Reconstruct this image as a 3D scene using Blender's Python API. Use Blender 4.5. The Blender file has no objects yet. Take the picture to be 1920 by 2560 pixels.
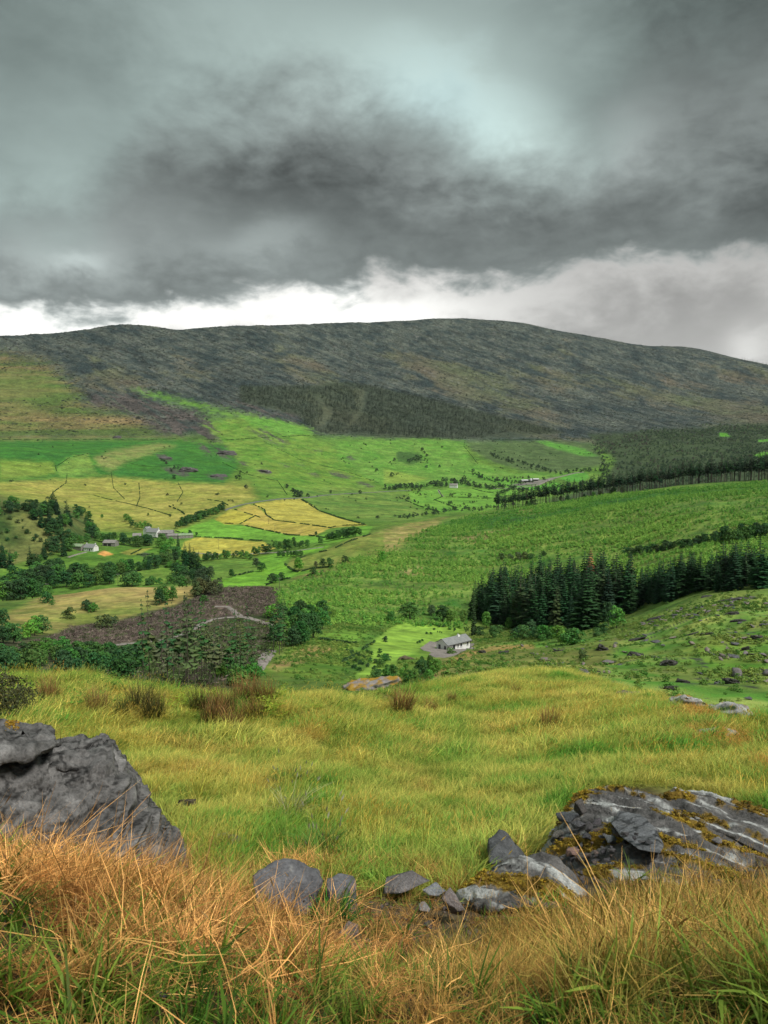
import bpy, bmesh, math, random, time
import numpy as np
from mathutils import Vector, Matrix
R = math.radians
T0 = time.time()
rng = np.random.default_rng(7)
random.seed(7)
scene = bpy.context.scene
C = scene.collection

# ------------------------------------------------------------------ camera
F = 1862.0                      # focal length in photograph pixels (1920 x 2560)
PITCH = R(4.6)
EYE = np.array([0.0, 0.0, 100.0])
cam_data = bpy.data.cameras.new('camera')
cam = bpy.data.objects.new('camera', cam_data)
C.objects.link(cam)
cam.location = EYE
cam.rotation_euler = (R(90) - PITCH, 0, 0)
cam_data.sensor_fit = 'VERTICAL'
cam_data.sensor_height = 24.0
cam_data.lens = 24.0 * F / 2560.0
cam_data.clip_start = 0.1
cam_data.clip_end = 60000
cam_data.dof.use_dof = True
cam_data.dof.focus_distance = 12.0
cam_data.dof.aperture_fstop = 5.6
scene.camera = cam
vs = scene.view_settings
vs.view_transform = 'Standard'; vs.look = 'None'; vs.gamma = 1.0; vs.use_curve_mapping = False
vs.exposure = 1.36
scene.cycles.max_bounces = 4
scene.cycles.diffuse_bounces = 2
scene.cycles.glossy_bounces = 1
scene.cycles.transmission_bounces = 2
scene.cycles.transparent_max_bounces = 4
scene.cycles.volume_bounces = 0
scene.cycles.use_denoising = True
scene.cycles.use_adaptive_sampling = True

# ------------------------------------------------------------------ sky
SUN_EL, SUN_AZ = R(52), R(128)   # azimuth clockwise from +Y: light comes from the right, a little behind
w = bpy.data.worlds.new('World'); scene.world = w; w.use_nodes = True
nt = w.node_tree; nt.nodes.clear()
class G:
    """tiny helper to wire math nodes"""
    def __init__(s, nt): s.nt = nt
    def n(s, t, **k):
        a = s.nt.nodes.new(t)
        for kk, v in k.items(): setattr(a, kk, v)
        return a
    def put(s, sock, v):
        if v is None: return
        if hasattr(v, 'is_output'): s.nt.links.new(v, sock)
        else: sock.default_value = v
    def m(s, op, a, b=None, c=None, clamp=False):
        x = s.n('ShaderNodeMath', operation=op, use_clamp=clamp)
        s.put(x.inputs[0], a); s.put(x.inputs[1], b)
        if c is not None: s.put(x.inputs[2], c)
        return x.outputs[0]
    def vm(s, op, a, b=None):
        x = s.n('ShaderNodeVectorMath', operation=op)
        s.put(x.inputs[0], a); s.put(x.inputs[1], b)
        return x.outputs[0]
    def noise(s, vec, scale, detail=4, rough=0.5, dist=0.0, color=False, lac=2.0):
        x = s.n('ShaderNodeTexNoise'); s.put(x.inputs['Vector'], vec)
        x.inputs['Scale'].default_value = scale; x.inputs['Detail'].default_value = detail
        x.inputs['Roughness'].default_value = rough; x.inputs['Distortion'].default_value = dist
        x.inputs['Lacunarity'].default_value = lac
        return x.outputs['Color' if color else 'Fac']
    def ss(s, v, a, b, lo=0.0, hi=1.0):
        x = s.n('ShaderNodeMapRange', interpolation_type='SMOOTHSTEP')
        s.put(x.inputs[0], v); x.inputs[1].default_value = a; x.inputs[2].default_value = b
        x.inputs[3].default_value = lo; x.inputs[4].default_value = hi
        return x.outputs[0]
    def mix(s, f, a, b, blend='MIX'):
        x = s.n('ShaderNodeMix', data_type='RGBA', blend_type=blend)
        s.put(x.inputs[0], f); s.put(x.inputs[6], a); s.put(x.inputs[7], b)
        return x.outputs[2]
    def fmix(s, f, a, b):
        x = s.n('ShaderNodeMix', data_type='FLOAT')
        s.put(x.inputs[0], f); s.put(x.inputs[2], a); s.put(x.inputs[3], b)
        return x.outputs[0]

def px_dir(px, py):
    """world direction of a pixel of the photograph"""
    xc = (px - 960) / F; yc = -(py - 1280) / F
    return np.array([xc, math.cos(PITCH) + yc * math.sin(PITCH), -math.sin(PITCH) + yc * math.cos(PITCH)])
def px_azel(px, py):
    d = px_dir(px, py)
    return math.degrees(math.atan2(d[0], d[1])), math.degrees(math.atan2(d[2], math.hypot(d[0], d[1])))

g = G(nt)
tc = g.n('ShaderNodeTexCoord')
dirn = tc.outputs['Generated']
sep = g.n('ShaderNodeSeparateXYZ'); nt.links.new(dirn, sep.inputs[0])
X, Y, Z = sep.outputs
az = g.m('MULTIPLY', g.m('ARCTAN2', X, Y), 180 / math.pi)
el = g.m('MULTIPLY', g.m('ARCSINE', Z), 180 / math.pi)
flat = g.vm('MULTIPLY', dirn, (1, 1, 1.6))
warp = g.noise(flat, 2.6, 3, 0.5, color=True)
wsep = g.n('ShaderNodeSeparateColor'); nt.links.new(warp, wsep.inputs[0])
wx = g.m('SUBTRACT', wsep.outputs[0], 0.5); wy = g.m('SUBTRACT', wsep.outputs[1], 0.5)
fine = g.m('SUBTRACT', g.noise(flat, 9.0, 8, 0.6, 0.35), 0.5)
wisp = g.m('SUBTRACT', g.noise(g.vm('MULTIPLY', dirn, (1, 1, 2.0)), 30, 6, 0.6, 0.25), 0.5)
azw = g.m('ADD', az, g.m('MULTIPLY', wx, 9.0))
elw = g.m('ADD', g.m('ADD', el, g.m('MULTIPLY', wy, 3.5)), g.m('ADD', g.m('MULTIPLY', fine, 6.0), g.m('MULTIPLY', wisp, 1.8)))
def curve(pts_px, ends):
    """elevation of a cloud edge as a smooth function of azimuth, all the way round"""
    pts = [px_azel(*p) for p in pts_px]
    pts = [(-180, ends), (-90, ends * .6 + pts[0][1] * .4), (-40, pts[0][1])] + pts + [(40, pts[-1][1]), (90, ends * .6 + pts[-1][1] * .4), (180, ends)]
    fc = g.n('ShaderNodeFloatCurve'); cm = fc.mapping; cm.use_clip = False
    cv = cm.curves[0]
    nrm = [((a + 180) / 360, e / 90 + .2) for a, e in pts]
    cv.points[0].location = nrm[0]; cv.points[1].location = nrm[-1]
    for p in nrm[1:-1]: cv.points.new(*p)
    cm.update()
    nt.links.new(g.m('DIVIDE', g.m('ADD', azw, 180), 360), fc.inputs['Value'])
    return g.m('MULTIPLY', g.m('SUBTRACT', fc.outputs[0], .2), 90)
low = curve([(0, 775), (120, 782), (400, 778), (560, 760), (700, 730), (850, 745), (905, 690), (1150, 715), (1400, 700), (1600, 675), (1920, 665)], 7)
top = curve([(0, 520), (200, 500), (310, 400), (350, 330), (480, 300), (650, 265), (820, 215), (960, 270), (1120, 330), (1300, 410), (1420, 400), (1560, 260), (1700, 120), (1920, 40)], 30)
under = g.ss(g.m('SUBTRACT', elw, low), -0.8, 0.9)
over = g.ss(g.m('SUBTRACT', elw, top), -5.0, 3.0)
def blob(px, py, sx, sy, rot=0.0):
    a0, e0 = px_azel(px, py)
    da = g.m('SUBTRACT', azw, a0); de = g.m('SUBTRACT', elw, e0)
    c, s_ = math.cos(R(rot)), math.sin(R(rot))
    u = g.m('ADD', g.m('MULTIPLY', da, c / sx), g.m('MULTIPLY', de, s_ / sx))
    v = g.m('ADD', g.m('MULTIPLY', da, -s_ / sy), g.m('MULTIPLY', de, c / sy))
    return g.m('EXPONENT', g.m('MULTIPLY', g.m('ADD', g.m('MULTIPLY', u, u), g.m('MULTIPLY', v, v)), -1.0))
# radiances
upper = 0.140
dark = 0.090
lowv = 0.215
def addb(v, *bl):
    for amp, b in bl: v = g.m('ADD', v, g.m('MULTIPLY', b, amp))
    return v
up = addb(upper,
          (0.14, blob(1140, 225, 6.0, 2.6, -18)), (0.075, blob(800, 130, 13, 5)), (0.09, blob(1330, 340, 4.5, 3, -40)),
          (0.03, blob(120, 430, 7, 4)), (-0.065, blob(1880, 60, 8, 16)), (-0.05, blob(1880, 330, 6, 7)), (-0.05, blob(0, 0, 9, 6)), (-0.04, blob(900, -350, 30, 9)))
up = g.m('ADD', up, g.m('ADD', g.m('MULTIPLY', fine, 0.12), g.m('MULTIPLY', wisp, .04)))
dk = addb(dark, (0.045, blob(180, 600, 8, 4)), (0.06, blob(215, 640, 2.4, 1.1)), (0.05, blob(640, 600, 3, 1.6, 20)), (-0.03, blob(640, 480, 5, 3)), (-0.02, blob(880, 400, 4, 3)), (0.05, blob(1560, 330, 3, 2, 30)), (0.026, blob(650, 650, 8, 3)), (0.035, blob(1450, 380, 6, 3)), (0.055, blob(60, 640, 4, 2.0)), (0.03, blob(1050, 420, 5, 2)),
          (-0.024, blob(1150, 560, 14, 3)), (-0.02, blob(1880, 480, 6, 4)), (-0.016, blob(780, 470, 5, 2.5)), (-0.012, blob(500, 740, 7, 1.6)), (0.03, blob(720, 560, 2.2, 1.4)), (0.035, blob(220, 640, 2.0, 1.0)), (-0.015, blob(330, 430, 4, 2)), (-0.02, blob(1900, 520, 4, 3)), (0.025, blob(1750, 420, 4, 3)))
dk = g.m('ADD', dk, g.m('ADD', g.m('MULTIPLY', fine, 0.095), g.m('MULTIPLY', wisp, 0.06)))
lw = addb(lowv, (0.28, blob(150, 815, 13, 1.7)), (0.26, blob(850, 785, 12, 1.8)), (-0.06, blob(1720, 800, 8, 3)), (0.10, blob(1920, 885, 1.5, 1.2)), (0.03, blob(1600, 660, 8, 2)), (-0.05, blob(1350, 830, 6, 2)))
lw = g.m('ADD', lw, g.m('ADD', g.m('MULTIPLY', fine, 0.12), g.m('MULTIPLY', wisp, 0.06)))
lum = g.fmix(over, dk, up)
lum = g.fmix(under, lw, lum)
lum = g.m('MAXIMUM', lum, 0.03)
tint = g.mix(over, (0.88, 1.0, 0.975, 1), (0.80, 1.0, 0.955, 1))
tint = g.mix(under, (1.0, 0.995, 0.96, 1), tint)
lightc = g.vm('SCALE', tint)
sc_ = lightc.node; g.put(sc_.inputs['Scale'], lum)
bg1 = g.n('ShaderNodeBackground'); nt.links.new(lightc, bg1.inputs[0]); bg1.inputs[1].default_value = 1.0
sky = g.n('ShaderNodeTexSky', sky_type='NISHITA', sun_disc=False)
sky.sun_elevation = SUN_EL; sky.sun_rotation = SUN_AZ
bg2 = g.n('ShaderNodeBackground'); nt.links.new(g.mix(1.0, sky.outputs[0], (.72, 1.2, .95, 1), 'MULTIPLY'), bg2.inputs[0]); bg2.inputs[1].default_value = 0.05
gap = g.m('MULTIPLY', blob(1140, 235, 5, 2.0, -15), 0.2)
ms = g.n('ShaderNodeMixShader'); g.put(ms.inputs[0], gap)
nt.links.new(bg1.outputs[0], ms.inputs[1]); nt.links.new(bg2.outputs[0], ms.inputs[2])
wo = g.n('ShaderNodeOutputWorld'); nt.links.new(ms.outputs[0], wo.inputs[0])

# ------------------------------------------------------------------ sun through thin cloud
sl = bpy.data.lights.new('sun', 'SUN'); sl.energy = 1.5; sl.angle = R(14); sl.color = (1.0, 0.965, 0.90)
so = bpy.data.objects.new('sun', sl); C.objects.link(so)
sd = Vector((math.sin(SUN_AZ) * math.cos(SUN_EL), math.cos(SUN_AZ) * math.cos(SUN_EL), math.sin(SUN_EL)))
so.rotation_euler = sd.to_track_quat('Z', 'Y').to_euler()
so.location = (20, -20, 140)

# ------------------------------------------------------------------ numpy noise
def _h(ix, iy, iz, seed):
    h = (ix.astype(np.uint32) * np.uint32(374761393) + iy.astype(np.uint32) * np.uint32(668265263)
         + iz.astype(np.uint32) * np.uint32(2147483647) + np.uint32(seed * 1013904223 & 0xffffffff))
    h = (h ^ (h >> np.uint32(13))) * np.uint32(1274126177)
    h = h ^ (h >> np.uint32(16))
    return h
def noise2(x, y, seed=0):
    x = np.asarray(x, float); y = np.asarray(y, float)
    xi = np.floor(x).astype(np.int64); yi = np.floor(y).astype(np.int64)
    xf = x - xi; yf = y - yi
    u = xf * xf * xf * (xf * (xf * 6 - 15) + 10); v = yf * yf * yf * (yf * (yf * 6 - 15) + 10)
    def gr(ox, oy):
        a = _h(xi + ox, yi + oy, np.zeros_like(xi), seed).astype(float) * (2 * math.pi / 4294967296.0)
        return np.cos(a) * (xf - ox) + np.sin(a) * (yf - oy)
    a, b, c, d = gr(0, 0), gr(1, 0), gr(0, 1), gr(1, 1)
    return 1.5 * ((a + u * (b - a)) + v * ((c + u * (d - c)) - (a + u * (b - a))))
def fbm(x, y, oct=4, seed=0, gain=0.5, ridged=False):
    s = 0; a = 1; n = 0
    for o in range(oct):
        v = noise2(x * 2 ** o + 13.7 * o, y * 2 ** o - 7.1 * o, seed + o)
        if ridged: v = 1 - 2 * np.abs(v)
        s = s + a * v; n += a; a *= gain
    return s / n
def noise3(p, seed=0):
    pi_ = np.floor(p).astype(np.int64); f = p - pi_
    u = f * f * f * (f * (f * 6 - 15) + 10)
    out = 0
    for ox in (0, 1):
        for oy in (0, 1):
            for oz in (0, 1):
                h = _h(pi_[:, 0] + ox, pi_[:, 1] + oy, pi_[:, 2] + oz, seed)
                a = (h & np.uint32(0xffff)).astype(float) * (2 * math.pi / 65536)
                zc = ((h >> np.uint32(16)) & np.uint32(0xffff)).astype(float) / 32768 - 1
                r = np.sqrt(np.maximum(0, 1 - zc * zc))
                dot = r * np.cos(a) * (f[:, 0] - ox) + r * np.sin(a) * (f[:, 1] - oy) + zc * (f[:, 2] - oz)
                wgt = (u[:, 0] if ox else 1 - u[:, 0]) * (u[:, 1] if oy else 1 - u[:, 1]) * (u[:, 2] if oz else 1 - u[:, 2])
                out = out + wgt * dot
    return out * 1.5
def fbm3(p, oct=4, seed=0, gain=0.5, ridged=False):
    s = 0; a = 1; n = 0
    for o in range(oct):
        v = noise3(p * 2 ** o + 5.3 * o, seed + o)
        if ridged: v = 1 - 2 * np.abs(v)
        s = s + a * v; n += a; a *= gain
    return s / n
def sstep(a, b, v):
    t = np.clip((v - a) / (b - a), 0, 1); return t * t * (3 - 2 * t)

# ------------------------------------------------------------------ terrain: a height field in rings round the viewpoint
def pchip(xk, yk, x):
    """monotone cubic through knots (xk, yk) at x; yk may be (K, n) for a shared xk"""
    xk = np.asarray(xk, float); yk = np.asarray(yk, float)
    one = yk.ndim == 1
    if one: yk = yk[:, None]
    h = np.diff(xk)[:, None]; dl = np.diff(yk, axis=0) / h
    m = np.zeros_like(yk); m[0] = dl[0]; m[-1] = dl[-1]
    if len(xk) > 2:
        a, b = dl[:-1], dl[1:]
        same = a * b > 0
        w1 = 2 * h[1:] + h[:-1]; w2 = h[1:] + 2 * h[:-1]
        with np.errstate(divide='ignore', invalid='ignore'):
            hm = (w1 + w2) / (w1 / a + w2 / b)
        m[1:-1] = np.where(same, hm, 0)
    x = np.asarray(x, float)
    i = np.clip(np.searchsorted(xk, x, side='right') - 1, 0, len(xk) - 2)
    t = np.clip((x - xk[i]) / (xk[i + 1] - xk[i]), 0, 1)[:, None]; hh = (xk[i + 1] - xk[i])[:, None]
    t2 = t * t; t3 = t2 * t
    out = (2 * t3 - 3 * t2 + 1) * yk[i] + (t3 - 2 * t2 + t) * hh * m[i] + (-2 * t3 + 3 * t2) * yk[i + 1] + (t3 - t2) * hh * m[i + 1]
    return out[:, 0] if one else out

cp, sp = math.cos(PITCH), math.sin(PITCH)
def tan_el(azr, py):
    v = (py - 1280) / F
    ca = np.cos(azr)
    return (ca * sp + v * ca * cp) / (v * sp - cp)
def to_px(x, y, z):
    z = z - EYE[2]
    dep = y * cp - z * sp; up_ = y * sp + z * cp
    dep = np.where(np.abs(dep) < 1e-6, 1e-6, dep)
    return 960 + F * x / dep, 1280 - F * up_ / dep, dep
# control lines: (subdivisions to the next line, [(pixel x, distance, pixel y), ...]) or a constant height below the eye
L = [
 (8, ('c', 0.4, -1.52)),
 (10, ('c', 1.2, -1.53)),
 (110, [(-350, 2.0, 2560), (960, 2.0, 2560), (2250, 2.0, 2560)]),
 (40, [(-350, 4.2, 2150), (0, 4.2, 2160), (300, 4.2, 2225), (600, 4.0, 2290), (900, 3.8, 2400), (1200, 3.8, 2410), (1500, 4.0, 2370), (1800, 4.2, 2310), (2250, 4.4, 2260)]),
 (50, [(-350, 5.6, 2260), (300, 5.6, 2240), (600, 5.3, 2225), (900, 5.1, 2230), (1200, 5.1, 2230), (1500, 5.1, 2220), (1800, 5.2, 2210), (2250, 5.3, 2190)]),
 (60, [(-350, 9, 1990), (0, 9, 2000), (600, 9, 2010), (1200, 9.5, 2000), (1500, 9, 1990), (1800, 8.5, 2010), (2250, 8, 2020)]),
 (60, [(-350, 15, 1800), (0, 15, 1810), (600, 14, 1850), (900, 15, 1840), (1200, 17, 1830), (1500, 16, 1830), (1800, 13, 1880), (2250, 12, 1900)]),
 (14, [(-350, 20, 1700), (0, 20, 1705), (200, 20, 1703), (243, 19, 1726), (350, 19, 1724), (475, 18, 1750), (600, 18, 1752), (800, 19, 1750), (960, 22, 1738), (1087, 26, 1725), (1250, 32, 1692), (1420, 34, 1685), (1500, 32, 1712), (1540, 30, 1730), (1680, 24, 1757), (1760, 22, 1768), (1850, 19, 1815), (1920, 18, 1815), (2250, 16, 1840)]),
 (14, [(-350, 60, 1760), (0, 60, 1760), (300, 60, 1765), (600, 60, 1770), (900, 60, 1765), (1200, 58, 1712), (1500, 55, 1728), (1800, 35, 1835), (2250, 33, 1860)]),
 (44, [(-350, 130, 1680), (0, 130, 1680), (300, 125, 1685), (600, 115, 1710), (900, 100, 1722), (1200, 100, 1668), (1500, 85, 1690), (1800, 55, 1800), (2250, 50, 1830)]),
 (44, [(-350, 190, 1620), (0, 190, 1620), (300, 185, 1625), (600, 180, 1620), (900, 160, 1660), (1200, 165, 1645), (1500, 130, 1640), (1800, 95, 1690), (2250, 85, 1720)]),
 (44, [(-350, 270, 1560), (0, 270, 1560), (300, 260, 1570), (600, 240, 1565), (900, 230, 1590), (1200, 240, 1610), (1500, 220, 1575), (1800, 160, 1560), (2250, 140, 1580)]),
 (40, [(-350, 360, 1510), (0, 360, 1505), (150, 350, 1490), (300, 350, 1475), (600, 340, 1480), (700, 330, 1500), (900, 300, 1545), (1200, 290, 1570), (1500, 290, 1520), (1800, 230, 1480), (2250, 200, 1490)]),
 (44, [(-350, 450, 1500), (0, 450, 1495), (300, 450, 1467), (600, 440, 1452), (900, 400, 1455), (1200, 400, 1450), (1500, 400, 1410), (1800, 350, 1370), (2250, 320, 1370)]),
 (50, [(-350, 620, 1400), (0, 620, 1400), (300, 620, 1385), (600, 600, 1385), (900, 560, 1340), (1200, 560, 1320), (1500, 560, 1270), (1800, 520, 1240), (2250, 500, 1225)]),
 (36, [(-350, 760, 1225), (0, 760, 1255), (120, 760, 1262), (220, 750, 1325), (300, 740, 1330), (600, 720, 1330), (900, 660, 1310), (1050, 665, 1300), (1200, 680, 1283), (1500, 700, 1240), (1800, 700, 1205), (2250, 700, 1190)]),
 (36, [(-350, 1000, 1225), (0, 1000, 1232), (300, 950, 1270), (600, 920, 1265), (900, 900, 1290), (1200, 950, 1290), (1500, 950, 1290), (1800, 950, 1270), (2250, 950, 1260)]),
 (40, [(-350, 1250, 1180), (0, 1250, 1190), (300, 1200, 1215), (600, 1150, 1215), (900, 1200, 1240), (1200, 1200, 1255), (1500, 1300, 1245), (1800, 1400, 1200), (2250, 1500, 1180)]),
 (44, [(-350, 1500, 1110), (0, 1500, 1120), (300, 1450, 1140), (600, 1450, 1160), (900, 1500, 1190), (1200, 1550, 1205), (1500, 1650, 1190), (1800, 1750, 1160), (2250, 1800, 1140)]),
 (56, [(-350, 1800, 1075), (0, 1800, 1095), (300, 1800, 1095), (600, 1850, 1080), (900, 2000, 1090), (1200, 2100, 1100), (1500, 2200, 1110), (1800, 2200, 1110), (2250, 2300, 1080)]),
 (50, [(-350, 2300, 980), (0, 2300, 985), (300, 2300, 985), (600, 2300, 985), (900, 2500, 1000), (1200, 2700, 1000), (1500, 2800, 1020), (1800, 2900, 1040), (2250, 3000, 1020)]),
 (44, [(-350, 2750, 900), (0, 2750, 905), (300, 2800, 880), (600, 2800, 890), (900, 3000, 900), (1200, 3200, 890), (1500, 3300, 930), (1800, 3500, 970), (2250, 3600, 980)]),
 (8, [(-350, 3200, 872), (0, 3200, 848), (100, 3200, 842), (250, 3200, 828), (340, 3200, 817), (460, 3200, 828), (600, 3200, 818), (750, 3300, 815), (850, 3400, 813), (1000, 3500, 806), (1120, 3600, 800), (1220, 3700, 803), (1300, 3750, 812), (1400, 3800, 833), (1500, 3900, 850), (1620, 3900, 868), (1700, 4000, 871), (1780, 4000, 885), (1850, 4000, 902), (1920, 4000, 917), (2250, 4000, 985)]),
 (4, ('y', 5000, 1040)),
 (1, ('y', 12000, 1110)),
]
px_cols = np.arange(-420, 2341, 4.0)
az_in = np.arctan((px_cols - 960) / F)
n_out = 44
az_r = az_in[-1] + (2 * math.pi - (az_in[-1] - az_in[0])) * np.linspace(0, 1, n_out + 1)[1:-1]
AZ = np.concatenate([az_in, az_r])
pxk = np.where(AZ <= az_in[-1] + 1e-9, 960 + F * np.tan(np.clip(AZ, -1.2, az_in[-1])), 0.0)
wrap = (AZ[len(az_in):] - az_in[-1]) / (2 * math.pi - (az_in[-1] - az_in[0]))
pxk[len(az_in):] = 2250 * (1 - sstep(0, 1, wrap)) + -350 * sstep(0, 1, wrap)   # behind the viewer the rings close up smoothly
az_eff = AZ.copy(); az_eff[len(az_in):] = np.arctan((pxk[len(az_in):] - 960) / F)
LD, ZZ, tk, sub = [], [], [], []
for n_, row in L:
    if row[0] == 'c':
        ld = np.full(len(AZ), math.log(row[1])); z = np.full(len(AZ), row[2])
    elif row[0] == 'y':
        ld = np.full(len(AZ), math.log(row[1])); z = row[1] * tan_el(az_eff, np.full(len(AZ), float(row[2])))
    else:
        k = np.array(row, float); p = np.clip(pxk, k[0, 0], k[-1, 0])
        ld = pchip(k[:, 0], np.log(k[:, 1]), p); z = np.exp(ld) * tan_el(az_eff, pchip(k[:, 0], k[:, 2], p))
    LD.append(ld); ZZ.append(z); sub.append(n_)
LD = np.array(LD); ZZ = np.array(ZZ)
ts = np.concatenate([i + np.arange(sub[i]) / sub[i] for i in range(len(L) - 1)] + [[len(L) - 1]])
kk = np.arange(len(L))
GD = np.exp(pchip(kk, LD, ts)); GZ = pchip(kk, ZZ, ts)           # (rows, cols)
NR, NC = GD.shape
TS = np.repeat(ts[:, None], NC, 1)
GX = GD * np.sin(AZ)[None, :]; GY = GD * np.cos(AZ)[None, :]
# relief on top of the broad shape
xs, ys = GX.ravel(), GY.ravel(); tt = TS.ravel(); dd = GD.ravel(); zz = GZ.ravel().copy()
near = 1 - sstep(6.6, 8.5, tt)
zz += near * (0.05 * fbm(xs / 0.9, ys / 0.9, 3, 1) + sstep(3.5, 5.5, tt) * 0.15 * fbm(xs / 2.6, ys / 2.6, 3, 2) + sstep(5.3, 6.6, tt) * .16 * fbm(xs / 1.6, ys / 1.6, 3, 12))
mid = sstep(7.5, 9, tt) * (1 - sstep(15, 16, tt))
pxx, pyy, _ = to_px(xs, ys, zz + EYE[2])
rough = sstep(1150, 1500, pxx) * sstep(8, 9, tt) * (1 - sstep(11.6, 12.4, tt))
zz += mid * (0.7 * fbm(xs / 24, ys / 24, 4, 3) + 0.10 * fbm(xs / 3.5, ys / 3.5, 3, 5)) + rough * (1.5 * fbm(xs / 26, ys / 26, 3, 9))
hillr = sstep(15, 17, tt) * (1 - sstep(19, 20, tt))
zz += hillr * (1.8 * fbm(xs / 70, ys / 70, 4, 4))
mtn = sstep(18.6, 20.0, tt) * (1 - 0.75 * sstep(21.4, 22.0, tt))
al = xs * 0.93 - (zz) * 1.05          # along the dipping strata
ac = xs * 0.42 + zz * 1.0             # across them
strat = fbm(al / 420, ac / 55, 4, 11, ridged=True)
zz += mtn * (22 * fbm(xs / 330, ys / 330, 4, 6) + 10 * strat + 3.0 * fbm(xs / 45, ys / 45, 3, 8))
GZ = zz.reshape(NR, NC)
GPX, GPY, GDEP = to_px(GX, GY, GZ + EYE[2])

def grid_at(azr):
    c = np.interp(azr, az_in, np.arange(len(az_in))); c0 = int(min(max(math.floor(c), 0), len(az_in) - 2)); return c0, c - c0
def ground(x, y):
    """height of the terrain at (x, y)"""
    azr = math.atan2(x, y); d = math.hypot(x, y)
    c0, f = grid_at(azr)
    h = []
    for c in (c0, c0 + 1): h.append(np.interp(d, GD[:, c], GZ[:, c]))
    return EYE[2] + h[0] * (1 - f) + h[1] * f
def ground_many(x, y):
    azr = np.arctan2(x, y); d = np.hypot(x, y)
    c = np.clip(np.interp(azr, az_in, np.arange(len(az_in))), 0, len(az_in) - 1.001)
    c0 = np.floor(c).astype(int); f = c - c0
    out = np.zeros(len(d))
    hs = []
    for cc in (c0, c0 + 1):
        lo = np.zeros(len(d), int); hi = np.full(len(d), NR - 1)
        for _ in range(11):
            m_ = (lo + hi) // 2
            up_ = GD[m_, cc] <= d
            lo = np.where(up_, m_, lo); hi = np.where(up_, hi, m_)
        hi = np.minimum(lo + 1, NR - 1)
        q = (d - GD[lo, cc]) / np.maximum(GD[hi, cc] - GD[lo, cc], 1e-9)
        hs.append(GZ[lo, cc] * (1 - q) + GZ[hi, cc] * q)
    return EYE[2] + hs[0] * (1 - f) + hs[1] * f
def at(px, py, dmin=1.0):
    """the point of the terrain seen at a pixel of the photograph, beyond dmin metres"""
    d = px_dir(px, py); azr = math.atan2(d[0], d[1]); t = d[2] / math.hypot(d[0], d[1])
    c0, f = grid_at(azr)
    D = GD[:, c0] * (1 - f) + GD[:, c0 + 1] * f; H = GZ[:, c0] * (1 - f) + GZ[:, c0 + 1] * f
    ray = D * t
    ok = np.where((D > dmin) & (H >= ray))[0]
    if len(ok) == 0: i = len(D) - 2
    else: i = ok[0]
    if i > 0 and H[i - 1] < ray[i - 1]:
        a = ray[i - 1] - H[i - 1]; b = H[i] - ray[i]; q = a / (a + b + 1e-9); dist = D[i - 1] + (D[i] - D[i - 1]) * q
    else: dist = D[i]
    x = dist * math.sin(azr); y = dist * math.cos(azr)
    return Vector((x, y, ground(x, y)))
def at_d(px, py, d):
    """the point on a pixel's ray at horizontal distance d (for tops and faces of rocks)"""
    v = px_dir(px, py); s_ = d / math.hypot(v[0], v[1])
    return Vector((v[0] * s_, v[1] * s_, EYE[2] + v[2] * s_))
# ------------------------------------------------------------------ ground cover colours
def Zc(x, y): return (x / 1.728, 780 + y / 1.728)          # coordinates read off enlargements
def Zd(x, y): return (960 + x / 1.728, 780 + y / 1.728)
def Za(x, y): return (x / 1.728, 1200 + y / 1.728)
def Zb(x, y): return (960 + x / 1.728, 1200 + y / 1.728)
def Ze(x, y): return (560 + x / 2.765, 1200 + y / 2.765)
def Zf(x, y): return (1060 + x / 4.1475, 1120 + y / 4.1475)
COL = np.zeros((NR * NC, 3)); ROCK = np.zeros(NR * NC)
tt = TS.ravel(); xs = GX.ravel(); ys = GY.ravel(); zs = GZ.ravel(); PX = GPX.ravel(); PY = GPY.ravel(); DD = GD.ravel()
nA = fbm(xs / 9, ys / 9, 4, 21); nB = fbm(xs / 60, ys / 60, 4, 22); nC = fbm(xs / 260, ys / 260, 4, 23)
def setc(mask, c):
    COL[:] = COL * (1 - mask[:, None]) + np.array(c)[None, :] * mask[:, None]
def mixn(c1, c2, f):
    f = np.clip(f, 0, 1)[:, None]; return np.array(c1)[None] * (1 - f) + np.array(c2)[None] * f
def setv(mask, arr):
    COL[:] = COL * (1 - mask[:, None]) + arr * mask[:, None]
jx = (noise2(xs / 14, ys / 14, 31) * 6 + noise2(xs / 4, ys / 4, 32) * 2.5)
jy = (noise2(xs / 14 + 50, ys / 14, 33) * 3.5 + noise2(xs / 4, ys / 4 + 50, 34) * 1.5)
def poly_mask(pts, t0, t1, feather=2.0, jit=1.0):
    pts = np.array(pts, float)
    lo, hi = pts.min(0) - 14 - feather, pts.max(0) + 14 + feather
    idx = np.where((tt >= t0) & (tt <= t1) & (PX > lo[0]) & (PX < hi[0]) & (PY > lo[1]) & (PY < hi[1]) & (GDEP.ravel() > 0))[0]
    m = np.zeros(len(tt))
    if len(idx) == 0: return m
    x = PX[idx] + jx[idx] * jit; y = PY[idx] + jy[idx] * jit
    ins = np.zeros(len(idx), bool); dist = np.full(len(idx), 1e9)
    n = len(pts)
    for i in range(n):
        x1, y1 = pts[i]; x2, y2 = pts[(i + 1) % n]
        cond = ((y1 > y) != (y2 > y))
        with np.errstate(divide='ignore', invalid='ignore'):
            xi = (x2 - x1) * (y - y1) / (y2 - y1) + x1
        ins ^= cond & (x < xi)
        ex, ey = x2 - x1, y2 - y1; L2 = ex * ex + ey * ey + 1e-9
        q = np.clip(((x - x1) * ex + (y - y1) * ey) / L2, 0, 1)
        dist = np.minimum(dist, np.hypot(x - x1 - q * ex, y - y1 - q * ey))
    sd = np.where(ins, dist, -dist)
    m[idx] = sstep(-feather, feather, sd)
    return m
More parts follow.
